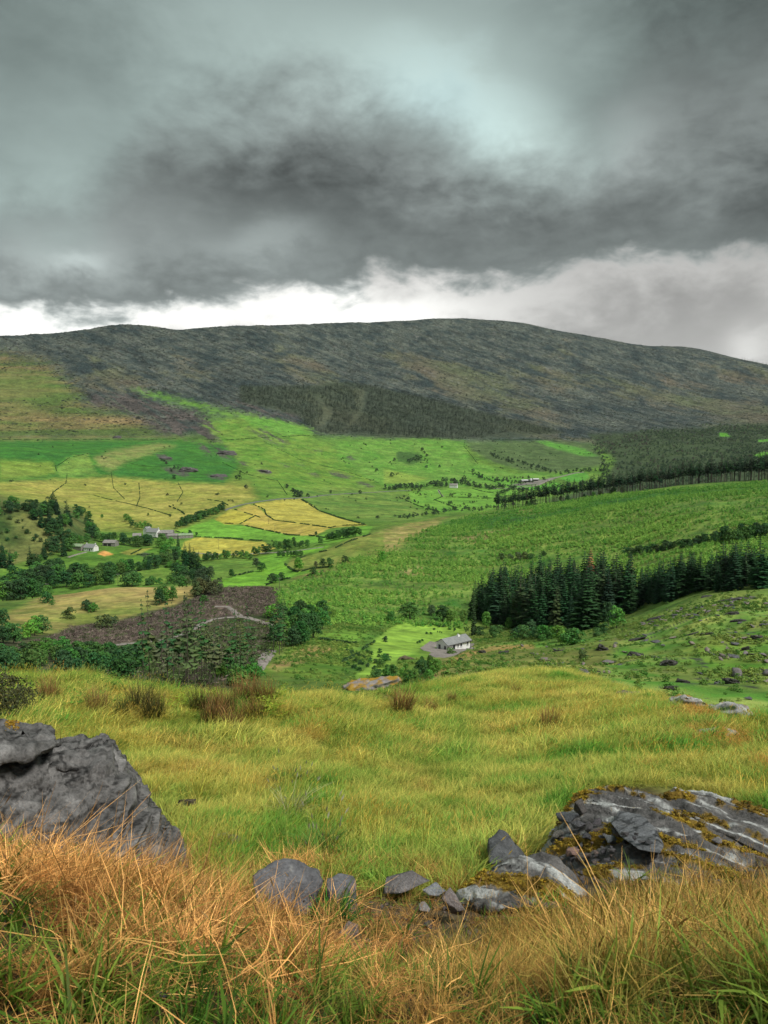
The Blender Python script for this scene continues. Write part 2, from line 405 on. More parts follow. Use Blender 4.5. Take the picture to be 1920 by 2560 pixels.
def line_mask(pts, t0, t1, wpx, jit=0.4):
    pts = np.array(pts, float)
    lo, hi = pts.min(0) - 10 - wpx, pts.max(0) + 10 + wpx
    idx = np.where((tt >= t0) & (tt <= t1) & (PX > lo[0]) & (PX < hi[0]) & (PY > lo[1]) & (PY < hi[1]) & (GDEP.ravel() > 0))[0]
    m = np.zeros(len(tt)); x = PX[idx] + jx[idx] * jit; y = PY[idx] + jy[idx] * jit
    dist = np.full(len(idx), 1e9)
    for i in range(len(pts) - 1):
        x1, y1 = pts[i]; x2, y2 = pts[i + 1]; ex, ey = x2 - x1, y2 - y1; L2 = ex * ex + ey * ey + 1e-9
        q = np.clip(((x - x1) * ex + (y - y1) * ey) / L2, 0, 1)
        dist = np.minimum(dist, np.hypot(x - x1 - q * ex, y - y1 - q * ey))
    m[idx] = 1 - sstep(wpx * .5, wpx * 1.2, dist)
    return m
GREEN = (0.075, 0.185, 0.028); LUSH = (0.035, 0.145, 0.024); BRIGHT = (0.125, 0.30, 0.036); LIME = (0.20, 0.35, 0.05)
YELL = (0.40, 0.355, 0.060); OLIVE = (0.155, 0.185, 0.045); DRY = (0.27, 0.235, 0.085); SOIL = (0.055, 0.04, 0.028)
# shelf and bank by the viewer
setv(1 - sstep(6.8, 7.4, tt), mixn((0.10, 0.13, 0.022), (0.22, 0.20, 0.05), 0.5 + 1.1 * fbm(xs / 1.7, ys / 1.7, 3, 40)))
bank = 1 - sstep(3.3, 3.8, tt)
setv(bank, mixn((0.028, 0.020, 0.010), (0.06, 0.05, 0.018), 0.5 + fbm(xs / .4, ys / .4, 3, 41)))
for q in ([(600, 2260), (640, 2180), (740, 2150), (830, 2180), (910, 2200), (1110, 2210), (1190, 2250), (1210, 2380), (1060, 2380), (940, 2320), (640, 2300)], [(820, 2330), (900, 2310), (930, 2370), (900, 2420), (820, 2410)], [(1100, 2330), (1180, 2200), (1330, 2140), (1440, 2010), (1560, 1960), (2100, 2090), (2100, 2240), (1640, 2240), (1450, 2300)]):
    setv(poly_mask(q, 1, 5.4, 14, .2), mixn((0.05, 0.036, 0.022), (0.13, 0.10, 0.055), 0.5 + 1.4 * fbm(xs / .12, ys / .12, 3, 47)))
# slopes below, right side rough grazing
m = sstep(6.9, 7.6, tt) * (1 - sstep(15.2, 15.6, tt))
setv(m, mixn((0.065, 0.14, 0.022), (0.15, 0.19, 0.04), 0.5 + 0.9 * nB + 0.5 * nA))
m = poly_mask([(1080, 1640), (1300, 1600), (1560, 1600), (1700, 1520), (2400, 1440), (2400, 2000), (1000, 2000)], 7, 12.5, 14)
setv(m, mixn((0.085, 0.22, 0.026), (0.30, 0.33, 0.085), 0.42 + 1.0 * nB + 1.2 * nA))
m = poly_mask([(1080, 1650), (1200, 1620), (1420, 1620), (1560, 1600), (1500, 1680), (1100, 1760)], 7, 12.5, 16)
setv(m * 0.7, mixn((0.16, 0.17, 0.04), (0.30, 0.24, 0.085), 0.5 + 1.2 * nB))
for q in ([Zb(1300, 700), Zb(1660, 670), Zb(1700, 840), Zb(1420, 900), Zb(1340, 820)],):
    setv(poly_mask(q, 7, 12.5, 18) * .8, mixn((0.07, 0.20, 0.015), (0.17, 0.27, 0.04), .5 + 1.5 * nA))
# rock showing through on the rough grazing
rk = fbm(xs / 14, ys / 12, 2, 44, ridged=True)
m = poly_mask([(1250, 1620), (1560, 1590), (1700, 1500), (2400, 1440), (2400, 2000), (1450, 1900), (1400, 1700)], 7, 12.5, 20) * sstep(0.80, 0.95, rk + 0.3 * nB)
setc(m, (0.045, 0.047, 0.042)); ROCK = np.maximum(ROCK, m)
# open hillside of young trees on the right
m = poly_mask([(690, 1560), (1200, 1580), (2500, 1480), (2500, 1180), (1900, 1200), (1500, 1235), (1150, 1285), (1020, 1330), (900, 1390), (790, 1430), (690, 1480)], 10.5, 15.4, 12)
setv(m, mixn((0.04, 0.13, 0.018), (0.22, 0.29, 0.06), 0.42 + 1.1 * nB + 0.6 * nA + .9 * nC))
m = poly_mask([(720, 1450), (880, 1345), (1010, 1310), (1120, 1290), (1090, 1315), (1000, 1370), (880, 1400), (800, 1440)], 12.5, 15.6, 9)
setv(m, mixn((0.17, 0.20, 0.045), (0.33, 0.27, 0.10), 0.5 + 1.6 * nA))
for q in ([Ze(1180, 640), Ze(1350, 600), Ze(1460, 625), Ze(1250, 665)], [Zb(300, 250), Zb(520, 215), Zb(560, 225), Zb(400, 275)], [Zb(50, 400), Zb(220, 385), Zb(200, 405)], [Zb(550, 130), Zb(720, 105), Zb(760, 120), Zb(600, 150)]):
    setc(poly_mask(q, 10.5, 15.6, 6) * .75, (0.30, 0.24, 0.10))
# hillock, felled ground
m = poly_mask([(-700, 1590), Za(0, 590), Za(230, 480), Za(500, 455), Za(850, 448), Za(940, 460), Za(880, 540), Za(740, 560), Za(380, 640), Za(200, 680), (-700, 1640)], 10.5, 12.9, 7)
setv(m, mixn((0.15, 0.19, 0.04), (0.36, 0.28, 0.10), 0.55 + 1.3 * nB + 0.7 * nA))
m = poly_mask([(-700, 1700), (-700, 1620), Za(200, 668), Za(380, 640), Za(520, 600), Za(740, 545), Za(900, 480), Za(1000, 462), Za(1150, 462), Za(1210, 480), Za(1190, 530), Za(1160, 610), Za(1210, 640), Za(1110, 820), Za(1000, 900), (-700, 1760)], 8, 12.9, 5)
setv(m, mixn((0.035, 0.062, 0.014), (0.085, 0.075, 0.045), 0.5 + 1.6 * nA))
m = poly_mask([Za(60, 740), Za(300, 640), Za(520, 610), Za(740, 555), Za(900, 485), Za(1000, 465), Za(1150, 465), Za(1200, 480), Za(1190, 520), Za(1130, 570), Za(1050, 590), Za(920, 600), Za(800, 650), Za(650, 690), Za(300, 720), Za(100, 750)], 9.5, 12.9, 6)
setv(m, mixn((0.07, 0.052, 0.042), (0.165, 0.125, 0.105), 0.5 + 1.4 * fbm(xs / 5, ys / 5, 4, 45)))
m = poly_mask([Za(0, 790), Za(0, 750), Za(200, 735), Za(420, 722), Za(200, 770)], 8, 12.9, 4)
setc(m, (0.15, 0.12, 0.095))
# enclosure of the bungalow
m = poly_mask([Za(1120, 830), Za(1240, 740), Za(1400, 650), Za(1600, 600), Zb(110, 600), Zb(260, 600), Zb(370, 640), Zb(250, 760), Zb(120, 830), Zb(0, 880), Za(1480, 880)], 7.5, 12, 5)
setv(m, mixn((0.085, 0.20, 0.022), (0.18, 0.27, 0.04), .5 + nA + nB))
m = poly_mask([Zb(-150, 860), Zb(-60, 800), Zb(-50, 700), Zb(20, 640), Zb(110, 605), Zb(250, 605), Zb(350, 640), Zb(250, 690), Zb(150, 740), Zb(60, 780), Zb(-60, 850)], 7.5, 12, 5)
setv(m, mixn(LIME, (0.24, 0.40, 0.05), .5 + nA))
m = poly_mask([Za(1380, 680), Za(1600, 603), Za(1650, 640), Za(1560, 680), Za(1440, 700)], 7.5, 12, 5)
setc(m, (0.14, 0.28, 0.035))
m = poly_mask([Za(1150, 815), Za(1220, 770), Za(1330, 710), Za(1450, 722), Za(1400, 760), Za(1270, 800), Za(1200, 830)], 7.5, 12, 6)
setv(m, mixn((0.22, 0.24, 0.06), (0.36, 0.25, 0.10), .5 + 1.5 * nA))
m = line_mask([Zb(170, 880), Zb(330, 760), Zb(480, 725), Zb(640, 720)], 7.5, 12, 7)
setv(m * .8, mixn((0.30, 0.24, 0.08), (0.38, 0.22, 0.08), .5 + nA))
m = poly_mask([Zb(-200, 870), Zb(-60, 640), Zb(0, 600), Zb(60, 590), Zb(20, 640), Zb(-50, 700), Zb(-60, 800), Zb(-150, 860)], 7.5, 12, 7)
setc(m * .4, (0.04, 0.11, 0.02))
# ------------- valley floor and far side
v = sstep(12.6, 13.0, tt) * (1 - poly_mask([(690, 1560), (1200, 1580), (2500, 1480), (2500, 1180), (1900, 1200), (1500, 1235), (1150, 1285), (1020, 1330), (900, 1390), (790, 1430), (690, 1480)], 10.5, 15.4, 12)) * (1 - poly_mask([(720, 1450), (880, 1345), (1010, 1310), (1120, 1290), (1090, 1315), (1000, 1370), (880, 1400), (800, 1440)], 12.5, 15.6, 9))
setv(v, mixn((0.07, 0.165, 0.022), (0.13, 0.23, 0.035), 0.5 + nB + .4 * nA))
# woodland hill on the left
m = poly_mask([(-700, 1180), Za(0, 60), Za(60, 85), Za(300, 110), Za(380, 140), Za(440, 240), Za(300, 300), Za(0, 380), (-700, 1450)], 12.5, 15.8, 6)
setv(m, mixn((0.04, 0.085, 0.02), (0.16, 0.17, 0.05), 0.45 + 1.4 * nB))
vall = [  # (polygon, colour a, colour b)
 ([Za(0, 400), Za(300, 330), Za(400, 300), Za(700, 295), Za(650, 380), Za(300, 430), Za(0, 470)], (0.06, 0.16, 0.018), (0.12, 0.23, 0.03)),
 ([Za(420, 318), Za(450, 305), Za(490, 320), Za(450, 330)], (0.55, 0.26, 0.07), (0.5, 0.35, 0.12)),
 ([Za(520, 315), Za(560, 300), Za(660, 293), Za(600, 320), Za(560, 325)], (0.24, 0.26, 0.05), (0.3, 0.3, 0.06)),
 ([Za(585, 322), Za(625, 312), Za(655, 322), Za(620, 332)], (0.05, 0.07, 0.04), (0.07, 0.08, 0.05)),
 ([Za(500, 455), Za(490, 415), Za(600, 390), Za(760, 375), Za(770, 440), Za(640, 455)], (0.12, 0.24, 0.03), (0.18, 0.27, 0.05)),
 ([Za(860, 400), Za(860, 350), Za(960, 342), Za(1090, 350), Za(1115, 385), Za(940, 432), Za(880, 420)], (0.10, 0.22, 0.03), (0.15, 0.24, 0.04)),
 ([Za(935, 470), Za(930, 440), Za(1130, 385), Za(1110, 335), Za(1200, 315), Za(1430, 280), Za(1390, 305), Za(1250, 335), Za(1225, 355), Za(1270, 398), Za(1450, 376), Za(1230, 428), Za(1150, 460), Za(1040, 462)], BRIGHT, (0.16, 0.36, 0.03)),
 ([Za(1260, 345), Za(1420, 300), Za(1500, 262), Za(1659, 225), Za(1659, 330), Za(1450, 376), Za(1290, 396), Za(1240, 370)], (0.13, 0.21, 0.035), (0.24, 0.25, 0.06)),
 ([Za(785, 300), Za(800, 262), Za(850, 247), Za(1140, 268), Za(1190, 295), Za(1100, 325), Za(870, 335)], YELL, (0.36, 0.35, 0.07)),
 ([Za(750, 222), Za(860, 190), Za(920, 170), Za(980, 190), Za(1120, 205), Za(1250, 240), Za(1360, 245), Za(1560, 195), Za(1610, 200), Za(1590, 235), Za(1420, 275), Za(1200, 262), Za(860, 245)], BRIGHT, (0.16, 0.36, 0.04)),
 ([Za(925, 170), Za(1000, 125), Za(1100, 155), Za(1040, 193), Za(970, 190)], (0.36, 0.34, 0.05), YELL),
 ([Ze(75, 205), Ze(170, 168), Ze(230, 180), Ze(290, 240), Ze(340, 278), Ze(740, 330), Ze(620, 388), Ze(440, 378), Ze(300, 348), Ze(110, 305), Ze(210, 248)], YELL, (0.44, 0.34, 0.09)),
 ([Ze(200, 165), Ze(400, 135), Ze(530, 130), Ze(620, 180), Ze(650, 210), Ze(800, 262), Ze(990, 312), Ze(740, 330), Ze(340, 278), Ze(290, 240), Ze(280, 205)], YELL, (0.40, 0.37, 0.08)),
]
far = [
 ([(-700, 1190), (0, 1195), (300, 1190), (450, 1200), (620, 1210), (640, 1245), (560, 1280), (490, 1300), (440, 1320), (250, 1325), (200, 1270), (0, 1235), (-700, 1235)], (0.22, 0.25, 0.045), (0.36, 0.33, 0.08), 17),
 ([(-700, 1100), (0, 1101), (430, 1098), (560, 1110), (600, 1160), (560, 1210), (440, 1205), (270, 1190), (0, 1205), (-700, 1205)], LUSH, (0.05, 0.17, 0.02), 8),
 ([Zc(0, 640), Zc(230, 650), Zc(240, 700), Zc(60, 720), Zc(0, 730)], (0.14, 0.24, 0.03), (0.2, 0.28, 0.05), 8),
 ([Zc(240, 680), Zc(290, 630), Zc(380, 610), Zc(420, 700), Zc(260, 712)], (0.11, 0.23, 0.04), (0.17, 0.27, 0.05), 5),
 ([Zc(410, 630), Zc(470, 600), Zc(700, 565), Zc(760, 580), Zc(560, 640), Zc(480, 690), Zc(420, 660)], (0.13, 0.21, 0.045), (0.24, 0.24, 0.08), 9),
 ([(500, 1060), (620, 1040), (760, 1065), (790, 1100), (900, 1150), (1000, 1200), (900, 1240), (700, 1240), (640, 1200), (560, 1110)], (0.085, 0.215, 0.025), (0.17, 0.26, 0.045), 8),
 ([(600, 1040), (700, 1050), (780, 1080), (720, 1090), (640, 1065)], (0.10, 0.26, 0.035), (0.13, 0.28, 0.045), 6),
 ([(740, 1225), (900, 1220), (1040, 1240), (1060, 1300), (980, 1310), (800, 1275)], (0.08, 0.18, 0.03), (0.17, 0.25, 0.05), 8),
 ([(640, 1210), (760, 1215), (900, 1210), (1060, 1200), (1060, 1180), (700, 1130)], (0.08, 0.20, 0.025), (0.17, 0.27, 0.04), 8),
 ([Zd(-200, 560), Zd(200, 545), Zd(350, 560), Zd(370, 640), Zd(560, 700), Zd(760, 690), Zd(900, 700), Zd(520, 760), Zd(0, 760), Zd(-200, 640)], (0.085, 0.23, 0.028), (0.15, 0.28, 0.05), 6),
 ([Zd(60, 600), Zd(150, 610), Zd(170, 640), Zd(120, 660), Zd(50, 640)], (0.04, 0.10, 0.02), (0.06, 0.13, 0.03), 5),
 ([Zd(370, 570), Zd(700, 555), Zd(900, 570), Zd(960, 660), Zd(760, 690), Zd(620, 690), Zd(470, 650), Zd(380, 600)], (0.055, 0.10, 0.03), (0.09, 0.14, 0.05), 6),
 ([Zd(660, 560), Zd(700, 558), Zd(860, 590), Zd(920, 620), Zd(870, 625), Zd(740, 590)], (0.08, 0.26, 0.03), (0.10, 0.27, 0.04), 4),
 ([Zd(370, 680), Zd(430, 700), Zd(570, 740), Zd(540, 765), Zd(410, 720)], (0.10, 0.28, 0.035), (0.13, 0.30, 0.04), 3),
 ([Zd(0, 680), Zd(60, 690), Zd(200, 720), Zd(120, 740), Zd(0, 740)], (0.18, 0.27, 0.045), (0.2, 0.3, 0.05), 4),
 ([Zf(0, 440), Zf(160, 432), Zf(480, 415), Zf(980, 435), Zf(990, 490), Zf(760, 500), Zf(850, 600), Zf(600, 650), Zf(170, 670), Zf(0, 620), (1035, 1265), (1020, 1230)], (0.11, 0.28, 0.035), (0.16, 0.32, 0.045), 2),
 ([Zf(700, 340), Zf(900, 345), Zf(1000, 420), Zf(830, 430), Zf(780, 360)], (0.10, 0.28, 0.035), (0.13, 0.30, 0.04), 2),
 ([Zf(960, 395), Zf(1160, 395), Zf(1360, 350), Zf(1480, 400), Zf(1400, 440), Zf(1000, 430)], (0.09, 0.30, 0.035), (0.12, 0.32, 0.04), 2),
 ([Zf(1400, 310), Zf(1560, 260), Zf(1680, 258), Zf(1720, 300), Zf(1640, 345), Zf(1500, 350)], (0.08, 0.28, 0.035), (0.11, 0.30, 0.04), 2),
 ([Zd(1440, 520), Zd(1480, 520), Zd(1500, 540), Zd(1450, 540)], (0.09, 0.28, 0.02), (0.1, 0.3, 0.03), 3),
 ([Zd(1600, 555), Zd(1660, 548), Zd(1700, 560), Zd(1620, 562)], (0.09, 0.30, 0.02), (0.1, 0.3, 0.03), 2),
 ([Zd(1590, 620), Zd(1640, 603), Zd(1690, 610), Zd(1620, 630)], (0.09, 0.26, 0.02), (0.1, 0.3, 0.03), 3),
 ([Zf(880, 385), Zf(1000, 365), Zf(1260, 320), Zf(1400, 300), Zf(1330, 330), Zf(1180, 375), Zf(1000, 392)], (0.14, 0.13, 0.12), (0.2, 0.19, 0.17), 2),
]
# mountain first
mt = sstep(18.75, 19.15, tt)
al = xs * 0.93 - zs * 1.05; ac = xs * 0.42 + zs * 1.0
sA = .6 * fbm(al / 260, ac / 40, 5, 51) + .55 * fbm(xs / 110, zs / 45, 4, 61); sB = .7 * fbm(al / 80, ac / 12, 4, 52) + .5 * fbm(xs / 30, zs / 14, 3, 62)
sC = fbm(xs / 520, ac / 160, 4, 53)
heath_shadowed = mixn((0.030, 0.048, 0.048), (0.118, 0.138, 0.112), 0.5 + 1.5 * sA + 1.2 * sB)  # heather and rock tones, with the cloud shadow darkened into the colour
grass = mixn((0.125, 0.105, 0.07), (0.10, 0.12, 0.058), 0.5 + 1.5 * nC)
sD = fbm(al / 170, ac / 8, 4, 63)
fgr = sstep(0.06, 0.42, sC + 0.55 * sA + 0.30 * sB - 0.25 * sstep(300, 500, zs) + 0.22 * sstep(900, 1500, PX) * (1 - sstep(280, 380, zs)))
mcol = heath_shadowed * (1 - fgr[:, None] * .82) + grass * fgr[:, None] * .82
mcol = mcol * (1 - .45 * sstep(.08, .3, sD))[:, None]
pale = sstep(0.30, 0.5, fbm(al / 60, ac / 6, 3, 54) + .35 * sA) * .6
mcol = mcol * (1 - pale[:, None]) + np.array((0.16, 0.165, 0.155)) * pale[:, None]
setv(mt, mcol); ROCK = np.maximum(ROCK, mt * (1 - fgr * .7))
# grassy western shoulder
m = poly_mask([(-700, 880), (0, 884), (121, 907), (168, 953), (220, 1017), (324, 1035), (405, 1081), (440, 1100), (-700, 1104)], 18, 22, 30, 5)
setv(m, mixn((0.085, 0.135, 0.03), (0.26, 0.19, 0.085), 0.45 + 1.5 * fbm(xs / 240, zs / 30, 4, 55)))
m = poly_mask([(-700, 930), (0, 925), (120, 930), (200, 990), (120, 1010), (-700, 1000)], 18, 22, 22, 3)
setv(m * .6, mixn((0.07, 0.14, 0.025), (0.12, 0.15, 0.04), .5 + nC))
ROCK = ROCK * (1 - m)
# green tongues climbing between the rock
for q in ([Zc(850, 440), Zc(1000, 460), Zc(1200, 470), Zc(1340, 500), Zc(1380, 540), Zc(1250, 560), Zc(1100, 500), Zc(940, 520)],
          [Zc(560, 330), Zc(700, 350), Zc(900, 400), Zc(1100, 440), Zc(1240, 500), Zc(900, 440), Zc(640, 370)],
          [Zc(940, 540), Zc(1250, 570), Zc(1400, 540), Zc(1659, 545), Zc(1659, 640), Zc(1400, 640), Zc(1000, 620)]):
    mm = poly_mask(q, 17.5, 22, 9, 3) * (0.55 + 0.45 * sstep(-.2, .2, sB))
    setv(mm, mixn((0.07, 0.20, 0.025), (0.13, 0.23, 0.045), .5 + nC)); ROCK = ROCK * (1 - mm)
for q, a, b in vall:
    setv(poly_mask(q, 12.4, 18, 1.6, .45), mixn(a, b, .5 + nA * .8 + nB * .6))
for q, a, b, fe in far:
    mm = poly_mask(q, 15, 19.6, fe, 1.0 if fe > 4 else .4); setv(mm, mixn(a, b, .5 + nB + .8 * nA)); ROCK = ROCK * (1 - mm)
for q in ([Za(530, 405 - 260), Za(560, 150), Za(600, 160), Za(560, 165)],):
    pass
# fingers of bare rock running down into the pasture
for q in ([Zc(380, 400), Zc(560, 440), Zc(700, 520), Zc(880, 560), Zc(860, 590), Zc(940, 625), Zc(1030, 635), Zc(960, 590), Zc(920, 530), Zc(800, 440), Zc(600, 350), Zc(400, 350)],
          [Zc(1080, 505), Zc(1160, 515), Zc(1250, 560), Zc(1230, 580), Zc(1160, 550)],
          [Zc(700, 450), Zc(900, 520), Zc(960, 550), Zc(860, 420)], [Zc(1000, 400), Zc(1290, 470), Zc(1280, 440), Zc(1050, 380)]):
    mm = poly_mask(q, 17, 22, 12, 3.0) * (0.12 + .88 * sstep(-.12, .05, sD + .3 * sB))
    setv(mm, mixn((0.05, 0.045, 0.042), (0.13, 0.11, 0.10), .5 + 1.6 * sB)); ROCK = np.maximum(ROCK, mm)
for (x, y, a, b) in ((760, 690, 60, 14), (930, 712, 40, 9), (1140, 692, 30, 7), (1230, 662, 22, 5), (1360, 705, 22, 7), (1470, 705, 45, 10), (1580, 745, 40, 8), (1515, 632, 25, 7), (710, 630, 35, 12), (1050, 655, 18, 8), (1300, 660, 20, 3), (1380, 598, 14, 4)):
    px, py = Zc(x, y)
    q = [(px + a / 1.728 * math.cos(k), py + b / 1.728 * math.sin(k) + a * .15 * math.cos(k)) for k in np.arange(0, 6.2, .5)]
    mm = poly_mask(q, 15, 20, 3, 1.2) * (0.4 + .6 * sstep(-.2, .1, nA)); setc(mm, (0.085, 0.075, 0.07)); ROCK = np.maximum(ROCK, mm * .8)
# woods in the far valley: dark undergrowth
m = poly_mask([Zd(880, 530), Zd(1659, 480), (2600, 1040), (2600, 1260), Zd(1000, 900), Zd(700, 820), Zd(950, 740), Zd(1000, 640)], 15, 20, 8, 1)
keep = np.zeros(len(tt))
for q, a, b, fe in far[-6:-1]: keep = np.maximum(keep, poly_mask(q, 15, 20, 2, .4))
setv(m * (1 - keep), mixn((0.035, 0.06, 0.025), (0.06, 0.09, 0.035), .5 + nB))
# conifer plantation floor
m = poly_mask([Zc(1035, 318), Zc(1300, 320), Zc(1500, 300), Zd(0, 330), Zd(300, 400), Zd(780, 520), Zd(560, 545), Zd(0, 545), Zc(1370, 520), Zc(1290, 450), Zc(1040, 390)], 18, 22, 4, 1)
setc(m * .8, (0.045, 0.06, 0.035)); ROCK = ROCK * (1 - m)
for q in ([Zc(1400, 400), Zc(1440, 440), Zc(1380, 500), Zc(1340, 480), Zc(1390, 440)], [Zc(1520, 330), Zc(1580, 340), Zc(1560, 420), Zc(1530, 480), Zc(1480, 510), Zc(1550, 420)]):
    setc(poly_mask(q, 18, 22, 5, 2) * .7, (0.085, 0.095, 0.055))

COL = np.clip(COL, 0.008, 0.6)
sat = 1.0
def new_mat(name):
    m = bpy.data.materials.new(name); m.use_nodes = True
    n = m.node_tree; b = n.nodes['Principled BSDF']
    try: b.inputs['Specular IOR Level'].default_value = 0.2
    except Exception: pass
    return m, G(n), b
tm, tg, tb = new_mat('turf_and_rock')
att = tg.n('ShaderNodeAttribute', attribute_name='Col'); rka = tg.n('ShaderNodeAttribute', attribute_name='rock')
pos = tg.n('ShaderNodeTexCoord').outputs['Object']
dist = tg.n('ShaderNodeVectorMath', operation='LENGTH'); tg.nt.links.new(pos, dist.inputs[0])
farf = tg.ss(dist.outputs['Value'], 20, 160)
n1 = tg.noise(pos, 0.045, 5, .6); n2 = tg.noise(pos, 0.22, 7, .72); n3 = tg.noise(pos, 6.0, 4, .6)
fine_n = tg.fmix(farf, n3, n2)
val = tg.m('MULTIPLY', tg.ss(n1, .3, .7, .72, 1.28), tg.ss(fine_n, .28, .72, .62, 1.38))
cc = tg.vm('SCALE', att.outputs['Color']); tg.put(cc.node.inputs['Scale'], val)
hue = tg.mix(tg.m('MULTIPLY', tg.ss(tg.noise(pos, 0.11, 4, .6), .5, .72), .35), cc, (1.25, 1.02, .7, 1), 'MULTIPLY')
tg.put(tb.inputs['Base Color'], hue); tb.inputs['Roughness'].default_value = .95
rk2 = tg.noise(tg.vm('MULTIPLY', pos, (.5, .5, 1.6)), .13, 7, .75)
cc2 = tg.mix(tg.m('MULTIPLY', rka.outputs['Fac'], tg.ss(rk2, .56, .62, 0, .6)), hue, (.035, .04, .042, 1)); cc2 = tg.mix(tg.m('MULTIPLY', rka.outputs['Fac'], tg.ss(tg.noise(pos, .16, 6, .8), .58, .63, 0, .7)), cc2, (.22, .225, .215, 1)); tg.put(tb.inputs['Base Color'], cc2)
bh = tg.m('ADD', tg.m('MULTIPLY', tg.m('SUBTRACT', tg.noise(pos, 0.035, 6, .65), .5), tg.m('MULTIPLY', rka.outputs['Fac'], tg.ss(dist.outputs['Value'], 900, 1800, .6, 30.0))), tg.m('MULTIPLY', tg.noise(pos, .45, 4, .6), .5))
bmp = tg.n('ShaderNodeBump'); tg.put(bmp.inputs['Height'], bh); bmp.inputs['Distance'].default_value = 1.0; bmp.inputs['Strength'].default_value = .8
tg.put(tb.inputs['Normal'], bmp.outputs[0])

def mesh_np(name, V, Fq, mat=None, smooth=True):
    me = bpy.data.meshes.new(name)
    V = np.ascontiguousarray(V, dtype=np.float32); Fq = np.asarray(Fq, dtype=np.int32)
    k = Fq.shape[1]
    me.vertices.add(len(V)); me.vertices.foreach_set('co', V.ravel())
    me.loops.add(Fq.size); me.loops.foreach_set('vertex_index', Fq.ravel())
    me.polygons.add(len(Fq)); me.polygons.foreach_set('loop_start', np.arange(0, Fq.size, k, dtype=np.int32))
    me.polygons.foreach_set('loop_total', np.full(len(Fq), k, dtype=np.int32))
    me.polygons.foreach_set('use_smooth', np.full(len(Fq), smooth, dtype=bool))
    me.update(calc_edges=True)
    if mat: me.materials.append(mat)
    return me
def set_col(me, name, arr):
    a = me.color_attributes.new(name, 'FLOAT_COLOR', 'POINT')
    arr = np.asarray(arr, dtype=np.float32)
    if arr.shape[1] == 3: arr = np.concatenate([arr, np.ones((len(arr), 1), np.float32)], 1)
    a.data.foreach_set('color', np.ascontiguousarray(arr).ravel())
def set_f(me, name, arr):
    a = me.attributes.new(name, 'FLOAT', 'POINT'); a.data.foreach_set('value', np.ascontiguousarray(arr, dtype=np.float32))
def link(name, me, parent=None, loc=None, **props):
    o = bpy.data.objects.new(name, me); C.objects.link(o)
    if parent: o.parent = parent
    if loc is not None: o.location = loc
    for k, v in props.items(): o[k] = v
    return o
V = np.stack([GX.ravel(), GY.ravel(), GZ.ravel()], 1)
i = np.arange(NR - 1)[:, None] * NC; j = np.arange(NC)[None, :]; j2 = (j + 1) % NC
FQ = np.stack([i + j, i + j2, i + NC + j2, i + NC + j], -1).reshape(-1, 4)
me = mesh_np('ground', V, FQ[:, ::-1], tm)
# a cap closes the small hole under the viewer
set_col(me, 'Col', COL); set_f(me, 'rock', ROCK)
bm = bmesh.new(); bm.from_mesh(me); bm.verts.ensure_lookup_table()
try: bm.faces.new([bm.verts[k] for k in range(NC - 1, -1, -1)])
except Exception: pass
bm.normal_update(); bm.to_mesh(me); bm.free()
terrain = link('ground', me, loc=(0, 0, EYE[2]), kind='structure')
print('terrain', NR, NC, round(time.time() - T0, 1))
# ------------------------------------------------------------------ foliage materials
def leaf_mat(name, instanced=False, rough=.7, trans=.0):
    m, G_, b = new_mat(name)
    v = G_.n('ShaderNodeAttribute', attribute_name='Col')
    if instanced: t = G_.n('ShaderNodeAttribute', attribute_name='tint', attribute_type='INSTANCER').outputs['Color']
    else: t = G_.n('ShaderNodeObjectInfo').outputs['Color']
    c = G_.mix(1.0, v.outputs['Color'], t, 'MULTIPLY')
    G_.put(b.inputs['Base Color'], c); b.inputs['Roughness'].default_value = rough
    if trans:
        tr = G_.n('ShaderNodeBsdfTranslucent'); G_.put(tr.inputs[0], c)
        mx = G_.n('ShaderNodeMixShader'); mx.inputs[0].default_value = trans
        G_.nt.links.new(b.outputs[0], mx.inputs[1]); G_.nt.links.new(tr.outputs[0], mx.inputs[2])
        G_.nt.links.new(mx.outputs[0], G_.nt.nodes['Material Output'].inputs[0])
    return m
M_LEAF = leaf_mat('foliage'); M_LEAFI = leaf_mat('foliage_scattered', True)
M_GRASS = leaf_mat('grass_blades', True, .6, .28)
def bark_mat():
    m, G_, b = new_mat('bark'); p = G_.n('ShaderNodeTexCoord').outputs['Object']
    f = G_.noise(G_.vm('MULTIPLY', p, (3, 3, .6)), 2.5, 5, .6)
    G_.put(b.inputs['Base Color'], G_.mix(f, (.045, .036, .028, 1), (.15, .13, .11, 1))); b.inputs['Roughness'].default_value = .9
    return m
M_BARK = bark_mat()

